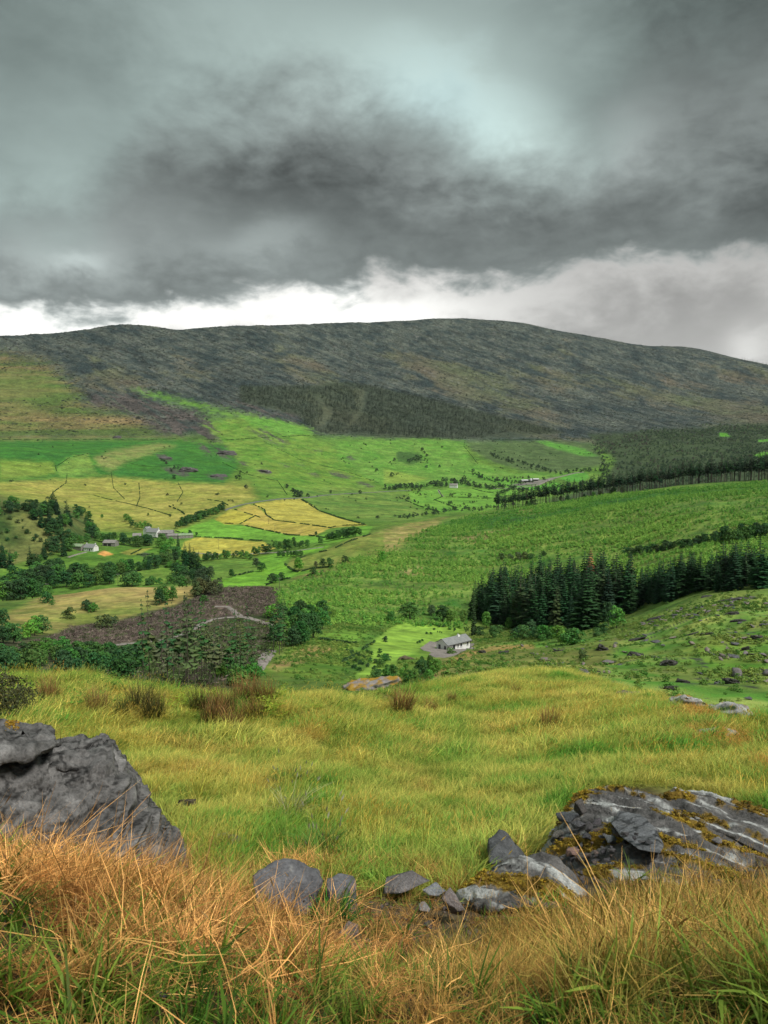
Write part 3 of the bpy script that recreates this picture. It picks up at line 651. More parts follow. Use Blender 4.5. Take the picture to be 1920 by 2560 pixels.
def cards(centres, normals, sizes, aspect, r, fold=.25, tri=False):
    """one small folded leaf spray per centre: two triangles hinged on its midrib"""
    n = len(centres); nrm = normals / (np.linalg.norm(normals, axis=1, keepdims=True) + 1e-9)
    t = r.normal(size=(n, 3)); t -= nrm * (t * nrm).sum(1, keepdims=True); t /= np.linalg.norm(t, axis=1, keepdims=True) + 1e-9
    b = np.cross(nrm, t); s = sizes[:, None]
    a0 = centres - t * s * .5; a1 = centres + b * s * .5 * aspect - nrm * s * fold; a2 = centres + t * s * .5; a3 = centres - b * s * .5 * aspect - nrm * s * fold
    V = np.stack([a0, a1, a2, a3], 1).reshape(-1, 3)
    k = np.arange(n)[:, None] * 4
    return V, k + np.array([[0, 1, 2, 3]])
def crown_mesh(name, seed, h=8.0, wd=6.5, base=-.3, blobs=12, per=75, leaf=.62, squash=1.0, mat=None):
    r = np.random.default_rng(seed)
    cs, ns = [], []
    for k in range(blobs):
        f = (k + .5) / blobs
        zc = base + (h - base) * (.18 + .68 * f) + r.normal() * .03 * h
        prof = math.sin(math.pi * min(1, .22 + .70 * f)) ** .7
        ang = k * 2.4 + r.normal() * .4; rad = wd * .30 * prof * r.uniform(.5, 1.1)
        br = wd * r.uniform(.17, .27) * (0.6 + .5 * prof)
        v = r.normal(size=(per, 3)); v /= np.linalg.norm(v, axis=1, keepdims=True)
        v[:, 2] = np.where(v[:, 2] < -.35, -v[:, 2], v[:, 2])
        c = np.array([math.cos(ang) * rad, math.sin(ang) * rad, zc]) + v * br * r.uniform(.72, 1.08, (per, 1)) * np.array([1, 1, .8 * squash])
        cs.append(c); ns.append(v + r.normal(size=v.shape) * .45)
    cs = np.concatenate(cs); ns = np.concatenate(ns)
    V, Q = cards(cs, ns, leaf * r.uniform(.6, 1.3, len(cs)), .8, r)
    me = mesh_np(name, V, Q, mat or M_LEAF, False)
    br = np.repeat(r.uniform(.62, 1.35, len(cs)), 4) ; hu = np.repeat(r.normal(size=len(cs)) * .10, 4)
    set_col(me, 'Col', np.stack([br * (1 + hu), br, br * (1 - hu)], 1))
    return me
def tube_bm(bm, pts, rad, n=6):
    prev = None
    for i, (p, ra) in enumerate(zip(pts, rad)):
        p = Vector(p)
        d = (Vector(pts[min(i + 1, len(pts) - 1)]) - Vector(pts[max(i - 1, 0)])).normalized()
        u = d.orthogonal().normalized(); v = d.cross(u)
        ring = [bm.verts.new(p + (u * math.cos(k * 2 * math.pi / n) + v * math.sin(k * 2 * math.pi / n)) * ra) for k in range(n)]
        if prev:
            # align the rings to avoid twist
            best = min(range(n), key=lambda s_: sum((ring[(k + s_) % n].co - prev[k].co).length for k in range(n)))
            ring = ring[best:] + ring[:best]
            for k in range(n): bm.faces.new((prev[k], prev[(k + 1) % n], ring[(k + 1) % n], ring[k]))
        prev = ring
    try: bm.faces.new(prev)
    except Exception: pass
def bm_mesh(name, bm, mat, smooth=False):
    bmesh.ops.recalc_face_normals(bm, faces=bm.faces)
    me = bpy.data.meshes.new(name); bm.to_mesh(me); bm.free(); me.materials.append(mat)
    if smooth:
        for p in me.polygons: p.use_smooth = True
    return me
def trunk_mesh(name, seed, h=6, ra=.16, limbs=5, spread=1.6):
    r = random.Random(seed); bm = bmesh.new()
    pts = [(r.uniform(-.1, .1) * k, r.uniform(-.1, .1) * k, -0.5 + (h + .5) * k / 5) for k in range(6)]
    tube_bm(bm, pts, [ra * (1.25 - k * .2) for k in range(6)], 7)
    for k in range(limbs):
        b = Vector(pts[2 + k % 3]); a = k * 2.4 + r.random(); q = b + Vector((math.cos(a) * spread * .5, math.sin(a) * spread * .5, h * .12)); e = q + Vector((math.cos(a) * spread * .5, math.sin(a) * spread * .5, h * .18))
        tube_bm(bm, [b, q, e], [ra * .5, ra * .33, ra * .12], 5)
    return bm_mesh(name, bm, M_BARK, True)
def conifer_mesh(name, seed, h=18.0, wd=6.4, base=.6, whorls=24, per=9, bare=0.0, mat=None, ragged=.25, tips=1.5):
    r = np.random.default_rng(seed); V = []; Fc = []; colr = []
    def quad(a, b, c, d, cl):
        k = len(V); V.extend([a, b, c, d]); Fc.append((k, k + 1, k + 2, k + 3)); colr.extend(cl)
    for w_ in range(whorls):
        f = w_ / (whorls - 1); z = base + bare * h + (h * (1 - bare) - base) * f
        L_ = wd * .5 * ((1 - f) ** .82) * (0.75 + .25 * min(1, f * 6)) + .18
        n = max(4, int(per * (1 - f * .45)))
        off = r.uniform(0, 6.28)
        for k in range(n):
            if r.random() < ragged * .4: continue
            a = off + k * 6.283 / n + r.normal() * .16; l = L_ * r.uniform(1 - ragged, 1 + ragged * .6)
            d = np.array([math.cos(a), math.sin(a), 0]); s = np.array([-d[1], d[0], 0])
            droop = .30 * l; wdt = l * .30 + .12
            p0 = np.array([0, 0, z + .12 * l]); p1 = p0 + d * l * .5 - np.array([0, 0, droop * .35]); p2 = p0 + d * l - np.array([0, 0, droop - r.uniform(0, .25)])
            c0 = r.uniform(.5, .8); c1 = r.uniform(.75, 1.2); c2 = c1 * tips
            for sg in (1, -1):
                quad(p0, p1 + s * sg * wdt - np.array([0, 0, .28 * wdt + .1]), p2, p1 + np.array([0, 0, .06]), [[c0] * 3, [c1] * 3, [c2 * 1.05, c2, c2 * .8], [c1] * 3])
            # hanging spray below the branch
            quad(p1, p1 + d * l * .12 - np.array([0, 0, .30 * l + .2]), p2 - np.array([0, 0, .12 * l]), p2, [[c0] * 3, [c0] * 3, [c1] * 3, [c2] * 3])
    V.extend([np.array([.12, 0, h - .8]), np.array([-.06, .1, h - .8]), np.array([-.06, -.1, h - .8]), np.array([0, 0, h + .35])]); k = len(V) - 4
    Fc.append((k, k + 1, k + 3, k + 3 - 1)); colr.extend([[1, 1, 1]] * 4)
    me = mesh_np(name, np.array(V), np.array(Fc), mat or M_LEAF, False); set_col(me, 'Col', np.array(colr, float))
    return me
def pole_mesh(name, h, ra, mat=None):
    bm = bmesh.new(); tube_bm(bm, [(0, 0, -1), (0, 0, h * .5), (0, 0, h)], [ra, ra * .7, ra * .15], 6); return bm_mesh(name, bm, mat or M_BARK, True)

CROWN = [crown_mesh('crown', 100 + k, wd=6.2 + .5 * (k % 3), blobs=11 + k % 4) for k in range(6)]
TRUNK = [trunk_mesh('trunk', 200 + k) for k in range(3)]
BUSH = [crown_mesh('crown', 300 + k, h=4.0, wd=5.2, base=-.5, blobs=9, per=60, leaf=.48, squash=.8) for k in range(4)]
STEM = [trunk_mesh('stem', 250 + k, h=2.6, ra=.09, limbs=6, spread=1.4) for k in range(2)]
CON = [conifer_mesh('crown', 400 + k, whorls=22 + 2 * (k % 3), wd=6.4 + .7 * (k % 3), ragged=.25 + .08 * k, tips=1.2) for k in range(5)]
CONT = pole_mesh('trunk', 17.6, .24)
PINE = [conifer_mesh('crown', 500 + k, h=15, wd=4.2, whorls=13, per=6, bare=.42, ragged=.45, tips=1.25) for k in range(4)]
PINET = pole_mesh('trunk', 14.8, .17)
LARCH = [conifer_mesh('crown', 550 + k, h=13, wd=2.9, whorls=15, per=4, bare=.25, ragged=1.0, tips=1.2) for k in range(4)]
LARCHT = pole_mesh('trunk', 12.8, .10)
FARB = [crown_mesh('crown', 600 + k, h=7.0, wd=7.5, base=-.5, blobs=7, per=24, leaf=1.15) for k in range(4)]
FARC = [conifer_mesh('crown', 650 + k, h=13, wd=5.0, whorls=8, per=5, ragged=.25, tips=1.3) for k in range(3)]

def tree(kind, p, h, tint, label, group=None, wide=1.0, r=random):
    """an empty at the foot of the tree with its crown and its trunk as parts; far ones are one mesh"""
    d = math.hypot(p[0], p[1])
    name, crowns, trunks, h0, cat = {
        'broad': ('broadleaf_tree', CROWN, TRUNK, 8.0, 'tree'), 'bush': ('bush', BUSH, STEM, 3.6, 'bush'),
        'conifer': ('conifer_tree', CON, [CONT], 18.0, 'conifer'), 'pine': ('pine_tree', PINE, [PINET], 15.0, 'pine tree'),
        'larch': ('larch_tree', LARCH, [LARCHT], 13.0, 'tree'), 'farbush': ('bush', FARB, None, 6.5, 'bush'),
        'fartree': ('broadleaf_tree', FARB, None, 6.5, 'tree'), 'farconifer': ('conifer_tree', FARC, None, 13.0, 'conifer')}[kind]
    s = h / h0; cm = r.choice(crowns)
    col = tuple(c * r.uniform(.82, 1.2) for c in tint) + (1,)
    sc = (s * wide * r.uniform(.88, 1.12), s * wide * r.uniform(.88, 1.12), s)
    if trunks is None:
        o = link(name, cm, loc=(p[0], p[1], p[2] - .1)); o.scale = sc; o.rotation_euler = (0, 0, r.uniform(0, 6.28)); o.color = col; root = o
    else:
        root = link(name, None, loc=(p[0], p[1], p[2] - .15)); root.rotation_euler = (0, 0, r.uniform(0, 6.28)); root.scale = sc; root.empty_display_size = .5
        c_ = link('crown', cm, root); c_.color = col
        link('trunk' if kind != 'bush' else 'stem', r.choice(trunks), root)
    root['label'] = label; root['category'] = cat
    if group: root['group'] = group
    return root
def inside(pts, x, y):
    c = False; n = len(pts)
    for i in range(n):
        x1, y1 = pts[i]; x2, y2 = pts[(i + 1) % n]
        if (y1 > y) != (y2 > y) and x < (x2 - x1) * (y - y1) / (y2 - y1) + x1: c = not c
    return c
def sample_poly(pts, n, r, mind=6.0):
    xs_ = [p[0] for p in pts]; ys_ = [p[1] for p in pts]; out = []; tries = 0
    while len(out) < n and tries < n * 60:
        tries += 1
        x, y = r.uniform(min(xs_), max(xs_)), r.uniform(min(ys_), max(ys_))
        if not inside(pts, x, y): continue
        if any((x - a) ** 2 + (2.2 * (y - b)) ** 2 < mind ** 2 for a, b in out): continue
        out.append((x, y))
    return out
def sample_line(pts, n, r, jit=3.0):
    seg = [math.dist(pts[i], pts[i + 1]) for i in range(len(pts) - 1)]; tot = sum(seg); out = []
    for k in range(n):
        t = (k + r.uniform(.1, .9)) / n * tot
        for i, s_ in enumerate(seg):
            if t <= s_ or i == len(seg) - 1:
                q = min(1, t / s_); out.append((pts[i][0] + (pts[i + 1][0] - pts[i][0]) * q + r.uniform(-jit, jit), pts[i][1] + (pts[i + 1][1] - pts[i][1]) * q + r.uniform(-jit * .5, jit * .5))); break
            t -= s_
    return out
DK = (0.038, 0.105, 0.030); MD = (0.068, 0.180, 0.036); LT = (0.12, 0.29, 0.045); CF = (0.024, 0.075, 0.030); OLV = (0.09, 0.13, 0.045); FARG = (0.040, 0.080, 0.038)
rt = random.Random(11)
PEND = []
def many(kind, spots, hr, tint, label, group, dmin=1, wide=1.0):
    for (x, y) in spots:
        p = at(x, y, dmin); h = rt.uniform(*hr); tn_ = rt.choice(tint) if isinstance(tint, list) else tint
        if kind in ('broad', 'bush', 'fartree', 'farbush') and group: PEND.append((h * wide / p.xy.length, kind, tuple(p), h, tn_, label, group, wide))
        else: tree(kind, p, h, tn_, label, group, wide, rt)
MIX = [DK, DK, MD, MD, LT]
# --- the dark stand behind the bungalow
def stand_w(x): return 1.25 if x % 1 < .5 else 1.05
stand = [Zb(372, 598), Zb(470, 620), Zb(560, 640), Zb(700, 650), Zb(860, 650), Zb(960, 610), Zb(1080, 580), Zb(1080, 520), Zb(800, 515), Zb(500, 525), Zb(395, 540)]
for x, y in sample_poly(stand, 190, rt, 7.0):
    many('conifer', [(x, y)], (12, 21.5) if x > 1220 else (9, 16), [CF, (0.018, .058, .026), (0.032, .085, .030), (0.020, .065, .022), (.045, .10, .035)][min(4, int(rt.random() * 5.6) % 5)], 'tall dark spruce in the stand behind the white bungalow', 'spruces of the stand behind the bungalow', 200, rt.uniform(.85, 1.5))
stand2 = [Zb(1090, 575), Zb(1200, 540), Zb(1320, 500), Zb(1500, 478), Zb(1720, 465), Zb(1720, 420), Zb(1500, 432), Zb(1300, 455), Zb(1100, 515)]
for x, y in sample_poly(stand2, 70, rt, 8.5):
    many('conifer', [(x, y)], (8.5, 13), CF, 'dark spruce in the stand wing reaching the right edge', 'spruces of the wing at the right edge', 180, rt.uniform(1.0, 1.6))
many('conifer', [Zb(890, 527)], (21.5, 22), (.42, .20, .10), 'dead orange-brown spruce standing above the dark stand', None, 200, .85)
many('conifer', [Zb(718, 527)], (17, 17.5), (.16, .13, .065), 'withered grey-brown spruce at the back left of the dark stand', None, 200, .75)
many('conifer', [Zb(820, 522)], (17, 17.5), (.17, .12, .06), 'withered brown spruce left of the orange dead one', None, 200, .6)
many('conifer', [Zb(388, 672)], (15, 15.5), (.032, .07, .024), 'tall narrow spruce standing alone beside the bungalow roof', None, 200, .5)
# --- broadleaves round the bungalow field
for q, h, c, wd_, lb in ((Zb(30, 615), 5, MD, 1.2, 'rounded green bush at the top left corner of the bungalow field'), (Zb(110, 600), 7.5, MD, 1.6, 'wide domed green tree above the bungalow field'),
        (Zb(255, 607), 7.0, DK, 1.2, 'dark leafy tree right of the wide domed tree'), (Zb(287, 615), 5.5, LT, 1.0, 'lime green tree in front of the dark hedge above the bungalow'),
        (Zb(345, 612), 5.5, LT, 1.0, 'pale green tree at the upper right corner of the bungalow field'), (Zb(205, 585), 5, OLV, 1.1, 'olive green bush between the domed tree and the dark tree'),
        (Zb(443, 640), 7.0, LT, .8, 'bright green tree at the left foot of the dark stand'), (Zb(473, 685), 5.2, MD, 1.15, 'round deep green tree right of the bungalow'),
        (Zb(415, 672), 3.4, DK, 1.1, 'small dark bush between the bungalow and the round tree'), (Zb(540, 645), 5.0, MD, .9, 'upright green tree at the foot of the dark stand'),
        (Zb(605, 685), 4.4, MD, 1.0, 'bushy green tree below the middle of the dark stand'), (Zb(640, 660), 4.8, (.11, .19, .07), 1.0, 'pale blossoming hawthorn at the foot of the dark stand'),
        (Zb(700, 685), 4.2, MD, 1.1, 'low green bush right of the pale hawthorn'), (Zb(752, 700), 5.0, LT, 1.0, 'light green bush in the hollow below the stand'),
        (Zb(825, 710), 4.0, MD, 1.2, 'spreading green bush at the right end of the hollow'), (Zb(1004, 640), 6.5, LT, .8, 'light green tree where the stand meets the rocky pasture'),
        (Zb(890, 640), 9.0, (.05, .12, .04), .7, 'soft green young tree in the right foot of the stand'), (Zb(968, 628), 8.0, (.05, .12, .04), .6, 'slender young tree beside the light green one'),
        (Zb(288, 752), 1.8, MD, 1.3, 'small clipped green bush by the bungalow gable'), (Zb(860, 775), 1.6, OLV, 1.0, 'scrubby olive bush on the slope under the rock outcrop'),
        (Zb(5, 700), 1.9, DK, 1.0, 'dark bush at the left edge of the lime green field'), (Zb(15, 780), 1.7, (.07, .15, .05), .9, 'grey green bush above the leafy clump under the bungalow')):
    tree('broad' if h > 4.5 else 'bush', at(q[0], q[1], 80), h, c, lb, None, wd_, rt)
many('bush', sample_poly([Zb(480, 660), Zb(560, 650), Zb(700, 665), Zb(840, 690), Zb(960, 640), Zb(1010, 600), Zb(1000, 640), Zb(850, 715), Zb(700, 700), Zb(560, 690)], 22, rt, 10), (2.0, 3.6), MIX, 'green bush in the thicket below the dark stand', 'bushes along the foot of the stand', 120)
many('broad', sample_poly([Zb(20, 850), Zb(100, 800), Zb(200, 800), Zb(240, 850), Zb(200, 885), Zb(60, 885)], 11, rt, 20), (1.6, 2.9), [MD, (.05, .13, .03), LT], 'leafy green tree in the clump below the bungalow drive', 'trees of the clump below the drive', 60, .9)
many('bush', sample_poly([Zb(-60, 870), Zb(-20, 720), Zb(20, 800), Zb(40, 870)], 9, rt, 16), (1.0, 1.9), MIX, 'bush on the bank left of the bungalow drive', 'bushes left of the drive', 60)
# small dark bushes dotted over the lime field
many('bush', [(1040 + (x / 5.53), 1500 + y / 5.53) for x, y in ((228, 342), (310, 352), (312, 378), (380, 360), (380, 375), (478, 358), (515, 384), (465, 410), (252, 414), (535, 415), (527, 437), (625, 378), (670, 402), (697, 400), (715, 420), (690, 445), (300, 450), (330, 455), (355, 462), (205, 474), (148, 468), (742, 480), (20, 600), (48, 590), (85, 570), (680, 425))] + [Za(1500 + k * 17 % 150, 740 + (k * 37) % 90) for k in range(22)], (.7, 1.1), DK, 'small dark gorse bush dotted on the lime green field', 'gorse dots on the bungalow field', 80)
# --- trees along the forest road
many('broad', sample_poly([Za(1185, 700), Za(1200, 740), Za(1260, 745), Za(1380, 690), Za(1400, 640), Za(1360, 600), Za(1250, 610), Za(1210, 650)], 26, rt, 10), (5.5, 8.5), MIX, 'broadleaf tree in the thicket right of the forest road', 'thicket right of the forest road', 150)
many('bush', sample_poly([Za(1120, 590), Za(1300, 560), Za(1440, 580), Za(1440, 620), Za(1250, 620)], 14, rt, 10), (3, 5.5), MIX, 'bush on the slope above the forest road bend', 'bushes above the road bend', 150)
many('larch', sample_poly([Za(1180, 640), Za(1230, 640), Za(1240, 760), Za(1180, 760)], 8, rt, 7), (10, 13.5), [DK, OLV], 'thin tall larch beside the forest road', 'larches beside the forest road', 150)
many('larch', sample_poly([Za(600, 905), Za(640, 880), Za(760, 860), Za(900, 830), Za(1100, 800), Za(1110, 860), Za(900, 910), Za(700, 930)], 30, rt, 10), (8.5, 13.5), [DK, OLV, (.08, .12, .05)], 'thin tall larch with sparse branches below the felled ground', 'sparse larches below the felled ground', 90, .85)
many('bush', sample_poly([Za(950, 830), Za(1000, 800), Za(1110, 800), Za(1110, 900), Za(950, 900)], 12, rt, 10), (1.6, 3.0), [LT, MD, (.05, .17, .03)], 'fresh green bush at the foot of the larches', 'green bushes under the larches', 90)
many('broad', sample_poly([(-80, 1680), Za(0, 780), Za(120, 770), Za(260, 745), Za(420, 760), Za(560, 770), Za(640, 820), Za(600, 880), Za(400, 890), Za(0, 850)], 46, rt, 13), (2.8, 4.8), [DK, MD, MD, (.045, .11, .035)], 'leafy tree in the belt behind the near grassy bank', 'tree belt behind the near bank', 90, 1.05)
many('broad', [Za(10, 640), Za(40, 690), Za(15, 720), Za(60, 710), Za(150, 672), Za(185, 664), Za(120, 690), Za(-30, 700), Za(-60, 640)], (4, 6.5), MIX, 'tree at the far left below the dry hillock', 'trees left of the dry hillock', 200)
many('bush', [Za(470, 625), Za(495, 620), Za(450, 640), Za(385, 565), Za(370, 560), Za(405, 570), Za(300, 600), Za(205, 530), Za(225, 540), Za(880, 525), Za(860, 500)], (2, 4.5), [DK, MD, OLV], 'bush on the dry grass hillock', 'bushes on the dry hillock', 250)
many('broad', [Za(205, 520), Za(690, 540), Za(715, 530), Za(745, 522), Za(700, 525)], (6, 8), [DK, MD], 'tree on the crest of the dry grass hillock', 'trees on the hillock crest', 250)
many('broad', [Za(848, 505), Za(870, 500), Za(895, 495), Za(920, 500), Za(938, 492), Za(860, 492)], (6, 8.5), [OLV, MD], 'tree in the row at the left end of the felled mound', 'trees left of the felled mound', 250)
# --- valley, left
many('broad', sample_poly([(-150, 1480), Za(0, 440), Za(150, 410), Za(300, 405), Za(430, 420), Za(500, 445), Za(480, 470), Za(230, 480), Za(150, 530), Za(60, 565), Za(0, 580), (-150, 1560)], 66, rt, 12), (8, 12.5), [DK, DK, MD], 'dark broadleaf tree in the dense river belt at the left', 'river belt trees at the left', 380, 1.15)
many('broad', sample_poly([(-150, 1240), Za(0, 90), Za(120, 105), Za(300, 125), Za(380, 160), Za(430, 240), Za(340, 300), Za(220, 330), Za(200, 240), Za(130, 150), (-150, 1300)], 78, rt, 9), (7, 12), [DK, DK, MD], 'broadleaf tree in the hill wood left of the farms', 'wood on the left hill', 560, 1.1)
many('broad', sample_poly([(-150, 1360), Za(0, 350), Za(240, 330), Za(260, 360), Za(100, 385), Za(0, 395), (-150, 1440)], 22, rt, 12), (7, 10), [DK, MD], 'tree at the lower edge of the left wood', 'lower edge of the left wood', 560, 1.1)
many('conifer', [Za(245, 150), Za(305, 200), Za(262, 200), Za(215, 210), Za(180, 205), Za(232, 130), Za(130, 370), (-20, 1420), Za(12, 380), Za(275, 330), Za(190, 345), Za(45, 385), Za(200, 150), Za(290, 170), Za(150, 170)], (13, 19), CF, 'dark conifer rising out of the left wood', 'conifers in the left wood', 560, 1.05)
many('bush', sample_poly([(-100, 1260), Za(0, 130), Za(100, 150), Za(180, 260), Za(150, 320), Za(0, 330)], 26, rt, 10), (2, 4), [DK, OLV], 'scrub bush on the open side of the left hill', 'scrub on the left hill', 560)
many('broad', [Za(560, 188), Za(570, 205), Za(590, 212), Za(628, 210), Za(610, 215), Za(645, 218), Za(545, 180)], (6, 9), [DK, MD, LT], 'tree on the slope behind the white gabled farmhouse', 'trees behind the gabled farmhouse', 600)
many('broad', [Za(445, 268), Za(470, 272), Za(495, 265), Za(420, 262), Za(535, 280), Za(560, 285), Za(590, 282), Za(620, 280), Za(645, 284), Za(600, 290), Za(635, 272), Za(530, 265)], (7, 10), [DK, MD], 'tree in the dark group between the two farms', 'trees between the two farms', 560, 1.15)
many('broad', [Za(690, 295), Za(710, 310), Za(735, 300), Za(715, 330), Za(745, 330), Za(700, 280), Za(760, 340), Za(730, 345)], (8, 11), [LT, MD, MD], 'fresh green tree in the group below the gabled farmhouse', 'green trees below the farmhouse', 560, 1.1)
many('conifer', [Za(770, 300)], (13, 14), CF, 'single dark conifer beside the yellow meadow below the barns', None, 560, .9)
many('conifer', [Za(640, 388)], (10, 11), CF, 'small dark conifer in the hedge below the farm fields', None, 480, .8)
many('conifer', [Za(800, 372), Za(838, 400), Za(860, 420), Za(820, 365)], (12, 17), CF, 'broad dark conifer in the knoll clump by the power pole', 'conifers of the knoll clump', 440, 1.2)
many('broad', [Za(780, 430), Za(800, 440), Za(830, 440), Za(870, 440), Za(905, 432), Za(760, 415), Za(885, 425), Za(790, 410)], (7, 10), [DK, DK, (.06, .11, .045)], 'dark broadleaf tree in the knoll clump by the power pole', 'broadleaves of the knoll clump', 430, 1.15)
many('broad', sample_line([Za(430, 400), Za(470, 415), Za(540, 400), Za(620, 388), Za(700, 365), Za(780, 350), Za(850, 350)], 24, rt, 5), (6, 10), [DK, MD], 'tree in the hedge line below the small farm fields', 'hedge line below the small fields', 460, 1.1)
many('bush', [Za(735, 378), Za(766, 376)], (4.6, 5), MD, 'round ball-shaped bush above the pale green knoll field', 'two round bushes above the knoll field', 440, 1.0)
many('broad', [Za(570, 462), Za(590, 455), Za(550, 458)], (8, 9.5), MD, 'tree in the rounded group at the edge of the knoll field', 'rounded group at the knoll field', 400, 1.2)
many('broad', [Za(790, 480), Za(805, 476), Za(775, 478)], (6, 7), [MD, OLV], 'tree in the round copse on the near edge of the valley', 'round copse on the near edge', 380, 1.2)
many('bush', [Za(640, 455), Za(660, 452), Za(690, 450), Za(735, 448), Za(750, 445)], (3.5, 5), [DK, MD], 'bush in the low row under the knoll field', 'low row under the knoll field', 400)
many('broad', sample_line([Za(875, 352), Za(950, 345), Za(1050, 335), Za(1085, 345)], 17, rt, 4), (4.5, 7.5), [DK, MD, LT], 'tree in the row below the lower yellow meadow', 'row below the lower yellow meadow', 470)
many('broad', [Za(1098, 325), Za(1115, 325), Za(1140, 320), Za(1160, 318), Za(1190, 302), Za(1210, 305), Za(1235, 305), Za(1250, 303)], (7, 10), [DK, MD], 'tall tree in the broken row right of the lower yellow meadow', 'broken row right of the yellow meadow', 500)
many('broad', [Za(1268, 278), Za(1290, 296), Za(1305, 292), Za(1328, 292), Za(1385, 280), Za(1275, 292)], (4.5, 7), [DK, MD], 'small tree strung along the lane above the bright meadow', 'trees along the meadow lane', 520)
many('broad', sample_line([Za(1415, 280), Za(1450, 270), Za(1500, 255), Za(1550, 243)], 16, rt, 3), (6, 8.5), [DK, MD], 'tree in the short dense row right of the yellow fields', 'dense row right of the yellow fields', 560)
for q, h, c, lb in ((Za(1292, 392), 9, LT, 'large round green tree by the stone wall of the bright meadow'), (Za(1352, 412), 5, DK, 'dark round tree on the lower strip of the bright meadow'),
        (Za(1394, 376), 6, DK, 'left tree of the dark pair on the pale pasture'), (Za(1425, 376), 6, MD, 'right tree of the dark pair on the pale pasture'),
        (Za(1490, 358), 5, DK, 'slim lone tree on the pale pasture'), (Za(1130, 395), 6.5, DK, 'dark tree by the path at the knoll field'), (Za(1106, 376), 7, (.06, .1, .05), 'grey green tree above the path at the knoll field'),
        (Za(1175, 448), 6.5, DK, 'dark tree group at the near corner of the bright meadow'), (Za(1192, 444), 5.5, MD, 'green tree beside the dark one at the near meadow corner'), (Za(1215, 436), 5.5, DK, 'slender tree at the near corner of the bright meadow'),
        (Za(1001, 420), 5.5, DK, 'lone dark tree at the right edge of the knoll field'), (Za(1650, 358), 8, LT, 'upright light green tree alone on the young plantation'),
        (Za(821, 238), 5, DK, 'lone tree at the corner of the green barn'), (Za(849, 240), 3.5, DK, 'tiny tree in the hedge right of the green barn'), (Za(1365, 240), 4, DK, 'lone tree at the tip of the yellow field'),
        (Za(1365, 375), 4, OLV, 'sparse grey bush left of the dark pair'), (Za(640, 155), 4, MD, 'lone round tree on the yellow grazing slope'), (Za(441, 164), 4.5, MD, 'lone tree on the slope above the left wood'),
        (Za(735, 160), 4, DK, 'dark lone bush above the road hedge')):
    tree('broad', at(q[0], q[1], 380), h, c, lb, None, 1.1, rt)
many('broad', sample_line([Za(1200, 335), Za(1240, 332), Za(1300, 330)], 9, rt, 4), (4, 6), [DK, MD], 'tree in the curved group behind the large round tree', 'curved group behind the round tree', 480)
many('broad', sample_line([Za(765, 208), Za(800, 195), Za(850, 180), Za(900, 160), Za(960, 135)], 26, rt, 5), (7, 10.5), [DK, MD], 'tree in the belt beside the valley road above the barns', 'belt beside the valley road', 600, 1.1)
# --- hedge strip across the young plantation
many('bush', sample_line([Zb(1040, 325), Zb(1150, 310), Zb(1260, 295), Zb(1370, 280)], 20, rt, 6), (2.5, 4.5), [DK, (.04, .08, .02)], 'dark bush in the strip crossing the young plantation', 'bushes crossing the plantation', 330, 1.1)
many('broad', sample_line([Zb(1370, 280), Zb(1420, 275), Zb(1500, 270), Zb(1600, 255), Zb(1720, 240)], 18, rt, 6), (5, 8), [DK, DK, MD], 'dark tree in the right edge strip above the stand', 'trees of the strip at the right edge', 330)
many('bush', sample_line([Zb(500, 340), Zb(600, 345), Zb(700, 330)], 6, rt, 5), (3, 5), [DK, OLV], 'scrubby bush behind the left end of the dark stand', 'bushes behind the stand', 330)
# --- dark pines along the crest of the right hillside
def crest(px, back):
    azr = math.atan((px - 960) / F); c0, f = grid_at(azr); s_ = (ts > 14.2) & (ts < 15.8)
    t_ = GZ[s_, c0] / GD[s_, c0]; d = GD[s_, c0][np.argmax(t_)] + back
    x, y = d * math.sin(azr), d * math.cos(azr); return (x, y, ground(x, y))
for k in range(190):
    f = k / 190; px = 1240 + (1990 - 1240) * f + rt.uniform(-6, 6); back = rt.uniform(-12, 18)
    if px < 1262: back = rt.uniform(10, 20)
    tree('pine', crest(px, back), rt.uniform(14, 20) * (.95 + .3 * f), [CF, CF, (.018, .045, .02), (.035, .05, .03)][k % 4], 'tall bare-trunked pine in the dark row along the hillside crest', 'pines along the hillside crest', 1.35, rt)
for k in range(14):
    tree('broad', crest(1380 + rt.uniform(-90, 190), rt.uniform(-22, 2)), rt.uniform(4, 7), [OLV, MD, DK][k % 3], 'bushy tree at the foot of the crest pines', 'bushy trees under the crest pines', 1.1, rt)
